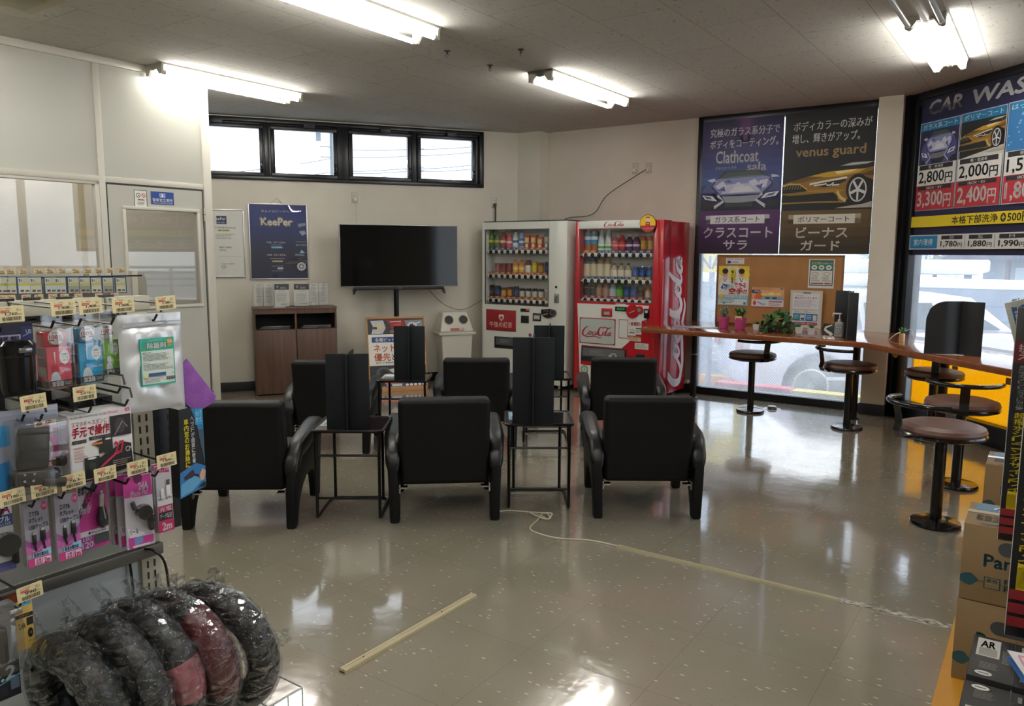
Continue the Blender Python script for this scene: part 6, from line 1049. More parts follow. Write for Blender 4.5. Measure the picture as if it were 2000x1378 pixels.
# 2-4 humidifiers
def hum(r1, r2, c1, c2, lab, kk, rz=0.):
    x0, z0, x1, z1 = FQ.rect(*r2, -.20); W, H_ = x1 - x0, z1 - z0; t = thing('humidifier_pack', FQ.w(x0, -.20, z0), FQ.rz + rz, lab, 'packaged goods', 'bottle humidifiers in clear bags')
    m = MB(); m.box(0, W, 0, .055, 0, H_, M(c1, .35), .002); c = Cv(m, (0, 0, H_), (1, 0, 0), (0, 0, 1), W, H_)
    c.rect(0, 82, 100, 98, '#20242c').text('加湿器', 14, 84, 62, 96, '#e2e2e2', .04).lines(66, 86, 96, 95, 3, '#b9b9b9').ell(72, 25, 20, 18, '#dfe0dc').poly([(68, 40), (76, 40), (72, 48)], '#dfe0dc').text('水溶器で', 58, 16, 86, 22, '#2a2a2a').text('オフィスを', 58, 24, 86, 29, '#3a3a3a').text('加湿する', 60, 31, 84, 36, '#3a3a3a').text('nCUBE', 55, 56, 95, 61, '#e2dede', .03)
    c.poly([(8, 82), (14, 66), (24, 60), (36, 60), (46, 68), (52, 82)], '#b9c2c8').poly([(18, 46), (40, 44), (44, 60), (16, 60)], c2).poly([(26, 12), (34, 12), (31, 40), (29, 40)], '#d4c4c8')
    m.add([(-.0005, 0, 0), (-.0005, .055, 0), (-.0005, .055, H_ * .16), (-.0005, 0, H_ * .16)], [(0, 1, 2, 3)], '#20242c')
    for j in range(3): z_ = H_ * (.28 + .24 * j); m.add([(-.0007, .006, z_), (-.0007, .045, z_), (-.0007, .045, z_ + H_ * .2), (-.0007, .006, z_ + H_ * .2)], [(0, 1, 2, 3)], ['#8a8c86', '#4a3a3a', '#5c6466'][j])
    m.build('carton', t); a0_, b0, a1_, b1 = FQ.rect(*r1, -.17); m = MB(); m.box(a0_ - x0, a1_ - x0, .012, .052, H_, b1 - z0, M(c2, .2, coat=.5), .004); bx_, bz_ = (a0_ + a1_) / 2 - x0, (H_ + b1 - z0) / 2 + .004; c = Cv(m, (bx_ - .018, .0115, bz_ + .018), (1, 0, 0), (0, 0, 1), .036, .036); c.ell(50, 50, 50, 50, '#cfcfd2', 26).text('100%', 10, 34, 90, 62, '#b8343c', .05).text('超音波', 26, 12, 74, 26, '#3a3a3a').rect(6, 66, 40, 74, '#3a3a3e').rect(60, 66, 94, 74, '#3a3a3e'); m.build('humidifier', t)
    m = MB(); m.box(-.008, W + .008, -.006, .062, -.004, b1 - z0 + .012, CLR, .004); m.box(W * .1, W * .9, .02, .03, b1 - z0 + .012, b1 - z0 + .04, CLR); m.build('clear_bag', t); return t
hum((76, 648, 127, 680), (90, 679, 143, 753), '#c44a5e', '#a3182c', 'humidifier in a clear bag with pink box and red top', 0)
hum((147, 641, 181, 676), (153, 671, 205, 744), '#1f93c4', '#1478a8', 'humidifier in a clear bag with blue box and top', 1, .05)
hum((192, 636, 211, 668), (201, 665, 236, 730), '#6fa83a', '#c9c9dc', 'humidifier with green box, partly behind the silver pouch', 2)
# 5 silver pouch
x0, z0, x1, z1 = FQ.rect(228, 616, 358, 790, -.22); W, H_ = x1 - x0, z1 - z0; SIL = M('#d6d8dd', .36, .35); t = thing('silver_pouch', FQ.w(x0, -.22, z0), FQ.rz - .05, 'large silver disinfectant pouch hanging at the end of the rack', 'pouch')
m = MB(); nx, nz = 22, 30; rr = random.Random(2); ph = [rr.random() * 6 for _ in range(12)]
def bulge(u_, v_): e = min(u_, 1 - u_, v_, (1 - v_) * .9); return -.016 * min(1, e * 5) ** .6 * (1 - .5 * (v_ > .86)) + .0022 * sin(9 * u_ + ph[0] + 5 * sin(6 * v_ + ph[1])) * min(1, e * 6) + .0018 * sin(17 * v_ + ph[2] + 4 * sin(8 * u_ + ph[3])) * min(1, e * 6) + .001 * sin(31 * u_ + 14 * v_) * min(1, e * 6)
for s_ in (1, -1):
    vs = [(W * i / nx, s_ * bulge(i / nx, j / nz), H_ * j / nz) for j in range(nz + 1) for i in range(nx + 1)]; fs = [(j * (nx + 1) + i, j * (nx + 1) + i + 1, (j + 1) * (nx + 1) + i + 1, (j + 1) * (nx + 1) + i) for j in range(nz) for i in range(nx)]; m.add(vs, fs if s_ > 0 else [f[::-1] for f in fs], SIL)
m.build('foil_bag', t, ang=70); m = MB()
for zz in (.885, .915): m.tube([(W * .04, -.008, H_ * zz), (W * .5, -.0115, H_ * zz + .001), (W * .96, -.008, H_ * zz)], .0016, SIL, 6)
m.build('zip_strip', t); lx0, lx1, lz0, lz1 = W * .26, W * .80, H_ * .27, H_ * .755; m = MB(); m.box(lx0, lx1, -.0205, -.018, lz0, lz1, '#2f9f8a'); c = Cv(m, (lx0, -.0205, lz1), (1, 0, 0), (0, 0, 1), lx1 - lx0, lz1 - lz0)
c.rect(3, 26, 97, 96, '#cfd6d0').text('業務用強力タイプ', 28, 3, 66, 7, '#c4dcd4').text('除菌剤', 19, 9, 76, 22, '#2a4a4c', .07).text('除菌剤', 20, 9.5, 75, 21.5, '#e6eae6', .04).poly([(12, 4), (17, 12), (12, 16), (7, 12)], '#3f8ab0').ell(12, 20, 7, 4, '#4a9a5c').ell(86, 9, 9, 6, '#c9843a').text('30', 80, 6, 92, 12, '#ece6d8', .05).text('錠剤', 80, 15, 93, 19, '#c9d27a', .03)
c.text('■使用上の注意', 6, 28, 30, 30.5, '#22342e', .02).lines(6, 32, 95, 48, 6, '#44524c', .3).text('■使用方法', 6, 50, 26, 52, '#22342e', .02).lines(6, 54, 95, 68, 5, '#44524c', .3).rect(6, 74, 18, 82, '#c4d08a').rect(19, 73, 70, 80, '#34507e').text('♻', 88, 74, 94, 79, '#2a2a2a').lines(6, 84, 66, 94, 4, '#3a4642', .3)
for k in range(16): c.rect(70 + 1.7 * k, 83, 70.8 + 1.7 * k + (k % 3) * .3, 90, '#26302c'); c.k -= 1
m.build('label_sticker', t)
# 6 purple cloth, 7 window cleaner box, on a dark slotted side board
m = MB(); m.box(GP + .02, GP + .095, .0, .012, .56, 1.0, M('#0c1015', .5), .002)
for z in [.59 + .034 * k for k in range(12)]:
    for x in (GP + .04, GP + .07): m.box(x - .003, x + .003, -.0012, .0, z, z + .02, '#050608')
m.build('end_board', rk)
PUR = mottled('purple_terry', '#8a4fa8', '#9a5fb4', 30., .9, .6, 400.); tF = FQ; pts = [tF.hit(*p, -.12) for p in ((352, 712), (362, 700), (418, 772), (416, 784), (378, 806), (350, 780))]
m = MB(); m.prism(pts, -.012, .0, PUR, 'y', .004); m.build('purple_cloth', None, FQ.w(0, -.12, 0), FQ.rz, label='purple terry wiping pad sticking out behind the silver pouch', cat='cloth')
x0, z0, x1, z1 = FQ.rect(349, 805, 403, 960, -.14); W, H_ = x1 - x0, z1 - z0; t = thing('window_cleaner_pack', FQ.w(x0, -.14, z0), FQ.rz, 'tall black window cleaning tool pack with yellow and white writing', 'packaged goods')
m = MB(); op = [(-.008, 0), (W, H_ * .06), (W, H_ * .98), (W * .5, H_ * 1.03), (0, H_ * 1.03)]; m.prism(op, 0, .05, M('#101214', .35), 'y'); c = Cv(m, (0, 0, H_), (1, 0, 0), (0, 0, 1), W, H_)
c.poly([(45, -2), (50, -2), (72, 14), (84, 40), (100, 66), (100, 0), (60, -2)], '#1f6f9f').rect(66, 0, 98, 18, '#2f8fc0').text('モップ', 70, 2, 94, 8, '#cfe4ec', .02).text('使いた', 70, 9, 94, 15, '#cfe4ec').poly([(76, 24), (98, 24), (98, 60), (88, 48)], '#3a4a58').text('ヘッドが曲面に密着', 46, 7, 60, 62, '#dcdcdc', .03, vert=True).text('車内窓のお掃除に', 18, 9, 36, 66, '#e0cf1a', .05, vert=True)
c.poly([(-8, 70), (60, 62), (100, 68), (100, 92), (-12, 100)], '#2f6fa8').poly([(-6, 84), (50, 76), (84, 84), (40, 94), (-10, 98)], '#5a9ac4').poly([(6, 76), (44, 69), (52, 72), (46, 78), (10, 80)], '#2c2438').line([(46, 75), (72, 78)], 3, '#1a1c22').poly([(72, 78), (86, 70), (100, 74), (92, 84), (78, 84)], '#c49a7c').poly([(62, 92), (90, 86), (100, 88), (100, 92)], '#1a1c1e'); m.build('carton', t)
# 8 phone holder blister
def d8(c): c.rect(0, 0, 100, 100, '#9298ac').rect(0, 0, 100, 6, '#a9aec0').rect(0, 16, 22, 40, '#2f8fc8').poly([(0, 60), (18, 56), (26, 78), (10, 96), (0, 98)], '#2a7ab8').poly([(62, 24), (97, 20), (97, 72), (66, 78), (60, 60)], '#a32a6a').rect(60, 17, 96, 24, '#cfc8bc').ell(68, 20.5, 5, 2, '#7a4a34').ell(84, 19.5, 6, 2, '#7a4a34').text('ワンタッチで', 72, 27, 96, 32, '#e2d4dc', .02).text('取り付け!', 74, 33, 95, 39, '#e2d4dc', .02).poly([(72, 46), (84, 42), (88, 52), (82, 66), (74, 62)], '#a9acb4').rect(74, 68, 95, 72, '#d4c4cc').text('8か所', 76, 68.5, 93, 71.5, '#4a2a3a')
t, W, H_ = goods('phone_holder_pack', (-14, 806, 122, 948), -.21, .004, '#9298ac', d8, 'grey-blue blister pack with a bulky black phone holder', rz=-.03); hang(t, W, H_)
m = MB(); q = M('#0e0f11', .35); m.X = Matrix.Translation((W * .42, -.045, H_ * .56)) @ Matrix.Rotation(.12, 4, 'Y') @ Matrix.Rotation(-.1, 4, 'X'); m.box(-.032, .034, -.012, .012, -.045, .045, q, .008, 3).box(-.034, .036, -.014, -.004, .034, .05, q, .004).box(-.04, .06, -.012, .03, -.085, -.045, q, .01, 3).cyl((.05, 0, -.03), (.06, -.02, -.03), .012, q, 14).cyl((.02, 0, -.075), (.07, 0, -.08), .014, q, 14)
for dx, dz in ((-.02, -.055), (0, -.055), (-.02, -.07), (-.002, -.07)): m.cyl((dx, -.013, dz), (dx, -.0145, dz), .003, '#8a8c90', 8)
m.build('phone_holder', t); m = MB(); m.box(W * .08, W * .96, -.075, -.001, H_ * .08, H_ * .9, CLR, .01, 3); m.build('blister', t)
# 9 long arm holder box, 10 black boxes above it
def d9(c):
    c.rect(0, 0, 100, 100, '#cfcfd0').text('STRONG ARM SMARTPHONE HOLDER', 2, 3, 60, 6, '#4a4a4e').rect(60, 1, 98, 7, '#dcc4cc').text('iPhone5', 62, 2, 78, 6, '#b84a6a').rect(90, 1, 98, 6, '#b8305a').text('OK', 91, 2, 97, 5, '#f0e4e8')
    c.text('スマホをヘスポンに', 5, 10, 60, 18, '#b06a7c', .02).text('手元で操作', 4, 19, 62, 34, '#b01c3c', .05, .12).rect(4, 38, 26, 43, '#2a1c1c').rect(30, 36, 70, 41, '#2a1c1c').text('大型スマホ', 6, 39, 24, 42, '#b09a8a').text('手帳型ケース対応', 33, 37, 67, 40, '#b09a8a').lines(6, 48, 26, 72, 5, '#c4968a', .4)
    c.rect(64, 10, 98, 42, '#22191b').ell(80, 26, 9, 12, '#3a3436').line([(70, 40), (84, 20), (92, 30)], 2, '#7a7472').poly([(34, 46), (52, 42), (56, 48), (54, 62), (44, 64), (44, 54)], '#1c1f1c').poly([(32, 46), (50, 46), (50, 49), (36, 49)], '#c4702a').rect(52, 40, 66, 64, '#20241f').ell(59, 43, 5, 1.5, '#c9c9c9').rect(20, 66, 44, 98, '#1c1f1c').ell(32, 68, 7, 1.6, '#d4d4d4').ell(32, 80, 6, 6, '#2f352f').poly([(42, 70), (70, 58), (84, 52), (96, 56), (98, 92), (60, 98), (42, 98)], '#16120f')
    c.poly([(42, 84), (70, 66), (70, 70), (48, 84)], '#b02a4a').text('27', 68, 50, 84, 68, '#d8385a', .06).text('CM', 86, 60, 97, 68, '#e2d4d4', .03).text('伸びーるアーム', 34, 84, 60, 96, '#c8b4bc', .04).lines(64, 78, 96, 90, 4, '#9a8c84').rect(0, 84, 12, 100, '#c8641e').text('idegio', 4, 86, 9, 98, '#3a2418')
t, W, H_ = goods('arm_holder_box', (131, 813, 262, 916), -.24, .075, '#cfcfd0', d9, 'white and black box reading 手元で操作 for a long arm phone holder', rz=.0, bev=.001)
for i, (xa, xb, yy) in enumerate(((108, 158, -.03), (134, 222, -.12))):
    x0, z0, x1, z1 = FQ.rect(xa, 784, xb, 810, yy); m = MB(); m.box(x0, x1, 0, .07, z0 - .08, z1, M('#111114', .4), .002); c = Cv(m, (x0, .0, z1 + .0004), (1, 0, 0), (0, 1, 0), x1 - x0, .07); c.o = Vector((x0, .07, z1 + .0004)); c.text('idegio', 40, 30, 96, 70, '#9a4a24', .02); m.build('black_carton', None, FQ.w(0, yy, 0), FQ.rz, label=['small black carton behind the long arm holder boxes', 'wide black carton with orange lettering behind the long arm holder box'][i], cat='box')
# 11 cable packs
PKC = '#b83a86'
def cab_front(c, m2):
    c.rect(0, 0, 100, 100, '#8c8a96').poly([(0, 56), (30, 64), (70, 60), (100, 48), (100, 78), (0, 78)], '#8a4a86').poly([(0, 66), (40, 76), (100, 62), (100, 80), (0, 80)], '#b05a98').ell(84, 9, 12, 7, '#b8346c').text('2.4A', 76, 6, 92, 11, '#e8c4d4', .02).text('スマホ&', 20, 14, 62, 22, '#26242c', .04).text('タブレット', 18, 24, 76, 32, '#3a2a3c', .05).text('USBケーブル', 18, 34, 98, 42, '#2a2834', .04).rect(24, 76, 100, 87, '#8ab4d0').poly([(26, 77), (62, 76), (62, 79), (26, 80)], '#b03a78').text('急速充電対応', 28, 80, 88, 86, '#22304a', .04).rect(4, 87, 100, 100, '#b8387c').rect(30, 88.5, 60, 98.5, '#dcc8d4').rect(62, 88.5, 97, 98.5, '#d8b4cc').text('充電', 34, 89.5, 56, 93.5, '#b8407c', .03).text('専用', 34, 94.2, 56, 98, '#b8407c', .03).text(m2, 68, 90, 92, 98, '#b02a6a', .05)
def cab_pack(r, m2, lab, rz=0.):
    t, W, H_ = goods('cable_pack', r, -.22, .022, '#a9a6b0', lambda c: cab_front(c, m2), lab, 'phone charging cables on the lower hooks', rz=rz); hang(t, W, H_)
    m = MB(); k = M('#17171a', .4)
    for x, w_, z in ((.34, .0045, .50), (.70, .006, .54)): m.box(W * x - w_, W * x + w_, -.006, -.001, H_ * (z - .16), H_ * z, k, .002).box(W * x - w_ * .6, W * x + w_ * .6, -.005, -.002, H_ * z, H_ * (z + .045), CHR).tube([(W * x, -.003, H_ * (z - .16)), (W * x + .003, -.003, H_ * .24)], .002, k, 6)
    m.build('usb_plugs', t)
cab_pack((44, 985, 101, 1095), '2m', 'clear pack with a 2 m black phone cable, left of the shorter one'); cab_pack((105, 970, 160, 1083), '1m', 'clear pack with a 1 m black phone cable, beside the car charger')
def d_chg(c): c.rect(0, 0, 100, 100, '#a8307c').poly([(0, 0), (80, 0), (0, 56)], '#a9a4b0').poly([(58, 0), (78, 0), (0, 58), (0, 44)], '#1f1f24').line([(4, 50), (60, 6)], 1, '#1f1f24').text('.4A', 20, 14, 44, 30, '#b8306c', .05, .3).text('充電の', 4, 6, 34, 18, '#22222a', .04, .3).text('iPhone iPad', 6, 34, 40, 46, '#d4d0d4', .03, .5).rect(4, 72, 100, 80, '#b4b0b8').text('●iPhone iPad', 30, 74, 90, 78, '#2a2a30').rect(4, 80, 48, 98, '#7a2a6a').text('LED', 12, 81, 40, 86, '#dcd0e0', .03).text('120', 8, 88, 44, 97, '#dcc8dc', .05).rect(50, 80, 98, 94, '#3a3a40')
t, W, H_ = goods('car_charger_pack', (147, 946, 214, 1060), -.19, .02, '#a8307c', d_chg, 'magenta pack with a black car charger plug'); m = MB(); k = M('#141417', .2, coat=.6); m.cyl((W * .72, -.014, H_ * .62), (W * .74, -.014, H_ * .80), .007, CHR, 14).cyl((W * .74, -.014, H_ * .8), (W * .74, -.014, H_ * .86), .004, CHR, 10).lathe([(.006, .30 * H_), (.013, .34 * H_), (.014, .44 * H_), (.008, .62 * H_)], (W * .72, -.014, 0), k, 16); m.build('car_charger', t)
def d_reel(c): c.rect(0, 0, 100, 100, '#b4b2ba').poly([(0, 0), (96, 0), (100, 30), (0, 28)], '#b43a8c').ell(50, 4, 16, 7, '#5a1a44').text('24A', 50, 10, 84, 20, '#e2cfe0', .06, .15).text('iPhone iPad', 22, 20, 82, 28, '#e0cce0', .03).rect(22, 30, 66, 33, '#d4a4c4').poly([(4, 70), (62, 80), (66, 88), (12, 84)], '#d0ced4').text('リール', 12, 73, 42, 80, '#26262c', .05).poly([(6, 84), (96, 86), (94, 96), (8, 100)], '#b43a8c').poly([(26, 86), (58, 84), (56, 94), (28, 96)], '#6a84b4').rect(20, 96, 80, 99, '#d8c4d4')
for i, (r, yy) in enumerate((((212, 932, 282, 1046), -.13), ((224, 930, 292, 1052), -.17), ((240, 934, 300, 1058), -.21))):
    t, W, H_ = goods('reel_cable_pack', r, yy, .008, '#b4b2ba', d_reel, ['hindmost pink and white reel charger pack, showing only its edge', 'middle one of three pink and white reel charger packs', 'front pink and white pack with a black round cable reel'][i], 'reel charger packs on one hook', rz=-.12)
    m = MB(); k = M('#121214', .15, coat=1.); m.cyl((W * .60, 0, H_ * .50), (W * .60, -.022, H_ * .50), .019, k, 24).lathe([(.019, -.008), (.021, -.012), (.019, -.016)], (W * .6, 0, H_ * .5), CHR, 24, 'y').box(W * .72, W * .96, -.02, -.004, H_ * .22, H_ * .48, k, .006, 3).cyl((W * .3, -.01, H_ * .56), (W * .22, -.01, H_ * .66), .006, M('#3a3a3e', .3)); m.build('cable_reel', t)
def d_li(c): c.rect(0, 0, 100, 100, '#b4b2b8').poly([(0, 0), (80, 0), (88, 12), (0, 8)], '#b0286c').text('iPhone iPad', 6, 2, 80, 8, '#dcc4d0', .02).rect(0, 46, 100, 60, '#d0ced2').text('iPhone Pad Pro', 6, 48, 94, 52, '#3a3a40').rect(4, 60, 96, 84, '#b02c5c').text('充電', 12, 62, 88, 69, '#e2ccd4', .03).rect(6, 70, 94, 82, '#1f1d20').text('データ転送', 12, 72, 88, 80, '#c9c4c8', .04).rect(0, 84, 100, 100, '#b0285c').text('2m', 24, 86, 84, 97, '#e6d4dc', .06)
for i in range(2): 
    t, W, H_ = goods('lightning_cable_pack', (303 - 6 * i, 912 - 4 * i, 340 - 6 * i, 1032), -.16 + .05 * i, .012, '#b4b2b8', d_li, ['front pack with a white 2 m phone cable at the rack end', 'rear pack with a white phone cable, behind its twin'][i], 'white cable packs at the rack end')
    m = MB(); m.box(W * .22, W * .42, -.004, -.001, H_ * .50, H_ * .66, '#d4d4d6', .001).box(W * .58, W * .86, -.004, -.001, H_ * .52, H_ * .70, '#d4d4d6', .001).box(W * .62, W * .82, -.004, -.002, H_ * .70, H_ * .78, CHR); m.build('white_plugs', t)
def d_m(c): c.rect(0, 0, 100, 100, '#b9b8bc').text('2.4A', 8, 14, 92, 26, '#b83a74', .05).rect(0, 27, 100, 42, '#2a3c6a').text('ケーブル', 4, 29, 88, 36, '#d8dce4', .05).text('microUSB', 14, 37, 92, 41, '#c4ccd8').rect(0, 88, 100, 100, '#4a4a7a')
t, W, H_ = goods('reel_charger_pack', (-30, 972, 32, 1108), -.21, .008, '#b9b8bc', d_m, 'white pack with a black micro USB cable reel, cut by the left edge'); m = MB(); m.cyl((W * .62, 0, H_ * .36), (W * .62, -.022, H_ * .36), .026, M('#121214', .15, coat=1.), 28).lathe([(.026, -.006), (.029, -.012), (.026, -.018)], (W * .62, 0, H_ * .36), CHR, 28, 'y').box(W * .8, W * 1.05, -.02, -.004, H_ * .08, H_ * .36, M('#121214', .2), .006, 3); m.build('cable_reel', t)
def d_y(c): c.rect(0, 0, 100, 100, '#cfae5c').rect(44, 0, 92, 10, '#4a9ac4').rect(0, 26, 100, 34, '#1c1a16').text('カーチャージャー', 28, 27.5, 80, 32, '#cfae5c').text('2.4A', 22, 44, 56, 56, '#1c1a16', .04).rect(64, 36, 98, 52, '#26231c').ell(80, 68, 14, 10, '#1f1c16').text('自動', 72, 65, 88, 71, '#cfae5c').text('type A', 66, 82, 90, 86, '#3a3020').text('USB充電器', 6, 14, 40, 18, '#3a3020').lines(6, 20, 50, 24, 1, '#3a3020')
t, W, H_ = goods('usb_charger_pack', (24, 1180, 69, 1260), -.2, .003, '#cfae5c', d_y, 'yellow card with a black car USB charger on the bottom row'); m = MB(); m.lathe([(0, 0), (.014, 0), (.015, .005), (.011, .012), (.0115, .035), (.007, .045), (0, .047)], (W * .75, -.02, -.05), M('#141416', .12, .4, coat=1.), 20); m.build('usb_charger', t); MB().box(W * .52, W * 1.0, -.012, -.004, -.09, -.05, '#8f8d8a').build('backing_tray', t)
def d_g(c): c.rect(0, 0, 100, 70, '#77787e').poly([(0, 66), (100, 62), (100, 100), (0, 100)], '#14181e').text('4.2', 10, 66, 84, 80, '#cfe0ec', .05, .3).line([(0, 86), (100, 78)], 1.6, '#4a9ac4').rect(20, 86, 60, 96, '#2a2c34').rect(70, 80, 96, 92, '#5a6a84').text('POWER', 40, 60, 90, 63, '#b9c0c8')
t, W, H_ = goods('dual_charger_pack', (-40, 1196, 42, 1352), -.24, .03, '#77787e', d_g, 'dark grey clear pack marked 4.2 at the bottom left corner'); MB().box(W * .3, W * .62, -.03, -.001, H_ * .42, H_ * .82, M('#1a1b1e', .25, coat=.6), .012, 3).build('dual_charger', t); MB().box(0, W, -.045, -.0005, H_ * .34, H_, CLR, .004).build('blister', t)
x0, z0, x1, z1 = FQ.rect(0, 1172, 40, 1200, -.12); MB().box(x0, x1, 0, .02, z0 - .04, z1, '#8a3a16').build('orange_pack', None, FQ.w(0, -.12), FQ.rz, label='dark orange pack on a hook behind the yellow card', cat='packaged goods')
lead('power_cord', FQ, [(*[FQ.hit(280, 1065, -.03)[0]], -.02, .535), (FQ.hit(300, 1064, -.05)[0], -.05, .53), (FQ.hit(322, 1095, -.05)[0], -.05, .48), (FQ.hit(332, 1150, -.05)[0], -.05, .36), (FQ.hit(345, 1185, -.05)[0], -.05, .2), (FQ.hit(345, 1185, -.05)[0] + .02, -.05, .07)], .004, M('#0e0e10', .35), 'black cord looping from the rack rail down at the post')
a = FQ.hit(253, 1095, -.01); b = FQ.hit(262, 1175, -.01); lead('power_cord', FQ, [(a[0], -.01, a[1]), (a[0] + .003, -.012, (a[1] + b[1]) / 2), (b[0], -.01, b[1]), (b[0] + .01, -.01, .1)], .004, M('#0e0e10', .35), 'black cord running down the lower back panel of the rack')
# wheel covers in plastic bags, in a wire basket
FILM = bpy.data.materials.new('crinkled_film'); FILM.use_nodes = True; t_ = FILM.node_tree; t_.nodes.clear(); L_ = t_.links.new; o_ = N(t_, 'OutputMaterial'); tr_ = N(t_, 'BsdfTransparent'); tr_.inputs[0].default_value = (.93, .95, .96, 1); gl_ = N(t_, 'BsdfGlossy', Roughness=.03); mx_ = N(t_, 'MixShader'); lw_ = N(t_, 'LayerWeight', Blend=.35); mr_ = N(t_, 'MapRange'); mr_.inputs['To Min'].default_value = .03; mr_.inputs['To Max'].default_value = .62
tc_ = N(t_, 'TexCoord'); n1_ = N(t_, 'TexVoronoi', Scale=16., feature='DISTANCE_TO_EDGE'); mp_ = N(t_, 'Mapping'); mp_.inputs['Scale'].default_value = (1, 1, 2.2); L_(tc_.outputs['Object'], mp_.inputs[0]); L_(mp_.outputs[0], n1_.inputs[0]); nn_ = N(t_, 'TexNoise', Scale=26., Detail=5.); L_(tc_.outputs['Object'], nn_.inputs[0]); ad_ = N(t_, 'Math', operation='ADD'); L_(n1_.outputs['Distance'], ad_.inputs[0]); L_(nn_.outputs[0], ad_.inputs[1]); bp_ = N(t_, 'Bump', Strength=1., Distance=.035); L_(ad_.outputs[0], bp_.inputs['Height']); L_(bp_.outputs[0], gl_.inputs['Normal']); L_(bp_.outputs[0], lw_.inputs['Normal']); L_(lw_.outputs['Facing'], mr_.inputs[0]); L_(mr_.outputs[0], mx_.inputs[0]); L_(tr_.outputs[0], mx_.inputs[1]); L_(gl_.outputs[0], mx_.inputs[2]); L_(mx_.outputs[0], o_.inputs[0])
BL1 = mottled('cover_leather', '#0b0c0d', '#101112', 8., .45, .3, 60.)
RG = [(.83, -.30, .315, .145, 2, 0), (.92, -.31, .325, .15, 4, 0), (1.0, -.31, .335, .15, 6, 1), (1.08, -.33, .335, .15, 9, 2), (1.17, -.35, .325, .155, 16, 0)]
LBW = ['black wheel cover in clear plastic, leftmost of the five', 'black wheel cover in clear plastic, second from the left', 'black wheel cover with a pink paper band, in clear plastic', 'black wheel cover with a dark red section, in clear plastic', 'black wheel cover in clear plastic, rightmost and largest of the five']
for i, (gx_, yy, zc, Rr, ang, kd) in enumerate(RG):
    t = thing('wheel_cover', FQ.w(gx_, yy, zc), FQ.rz, LBW[i], 'wheel cover', 'bagged steering wheel covers in the wire basket'); t.rotation_euler = (R_(8), R_(-9), FQ.rz + R_(-90 + ang)); r0 = .041
    def tor(rj, seed, sw=(0, 2 * pi), jit=0., n1=44, n2=12):
        rr = random.Random(seed); vs = []; n = n1 if sw[1] - sw[0] > 6.2 else n1 // 2; cl_ = sw[1] - sw[0] > 6.2; k = n if cl_ else n + 1
        for a_ in range(k):
            A = sw[0] + (sw[1] - sw[0]) * a_ / n
            for b_ in range(n2): B = 2 * pi * b_ / n2; q = rj * (1 + jit * (rr.random() - .4)); vs.append(((Rr + q * cos(B)) * cos(A), q * sin(B) * 1.05, (Rr + q * cos(B)) * sin(A)))
        return vs, [(a_ * n2 + b_, a_ * n2 + (b_ + 1) % n2, ((a_ + 1) % k) * n2 + (b_ + 1) % n2, ((a_ + 1) % k) * n2 + b_) for a_ in range(n) for b_ in range(n2)]
    m = MB(); vs, fs = tor(r0, i, jit=.06); m.add(vs, fs, BL1); m.build('ring', t, ang=70)
    if kd: m = MB(); vs, fs = tor(r0 * 1.04, i, (R_(-20), R_(14)) if kd == 1 else (R_(-30), R_(52))); m.add(vs, fs, M('#b0606a', .6) if kd == 1 else M('#5a1a20', .3)); m.build('paper_band' if kd == 1 else 'red_section', t)
    m = MB(); vs, fs = tor(r0 * 1.14, i + 50, jit=.16, n1=64, n2=14); m.add(vs, fs, FILM)
    rr = random.Random(i)
    for a_ in (R_(70), R_(118), R_(10)):     # loose corners of the bag
        c0 = Vector(((Rr + .04) * cos(a_), 0, (Rr + .04) * sin(a_))); o1 = Vector((cos(a_), 0, sin(a_))); tg = Vector((-sin(a_), 0, cos(a_)))
        vs = []
        for u_ in range(7):
            for v_ in range(5): vs.append(c0 + tg * (.07 * (u_ / 6 - .5) * (1 - .12 * v_)) + o1 * (.016 * v_) + Vector((0, .012 * (rr.random() - .5) + .01 * sin(u_ * 1.7), .006 * (rr.random() - .5))))
        m.add(vs, [(u_ * 5 + v_, (u_ + 1) * 5 + v_, (u_ + 1) * 5 + v_ + 1, u_ * 5 + v_ + 1) for u_ in range(6) for v_ in range(4)], FILM)
    m.build('plastic_bag', t, ang=25)
wb = thing('wire_basket', FQ.w(.88, -.33, .06), FQ.rz, 'white wire basket holding the bagged wheel covers', 'basket'); m = MB(); WW = M('#c9cbc8', .4)
for z in (.005, .12): m.tube([(-.34, -.17, z), (.46, -.17, z), (.46, .17, z), (-.34, .17, z)], .003, WW, 6, closed=True)
for k in range(17):
    x = -.34 + .05 * k
    for y in (-.17, .17): m.cyl((x, y, .005), (x, y, .12), .002, WW, 6)
m.build('wire_frame', wb); m = MB(); m.tube([(-.30, -.19, .06), (-.30, -.19, .14), (-.285, -.19, .155), (-.27, -.19, .14), (-.265, -.19, .06)], .003, WW, 6); m.build('basket_hook', wb)
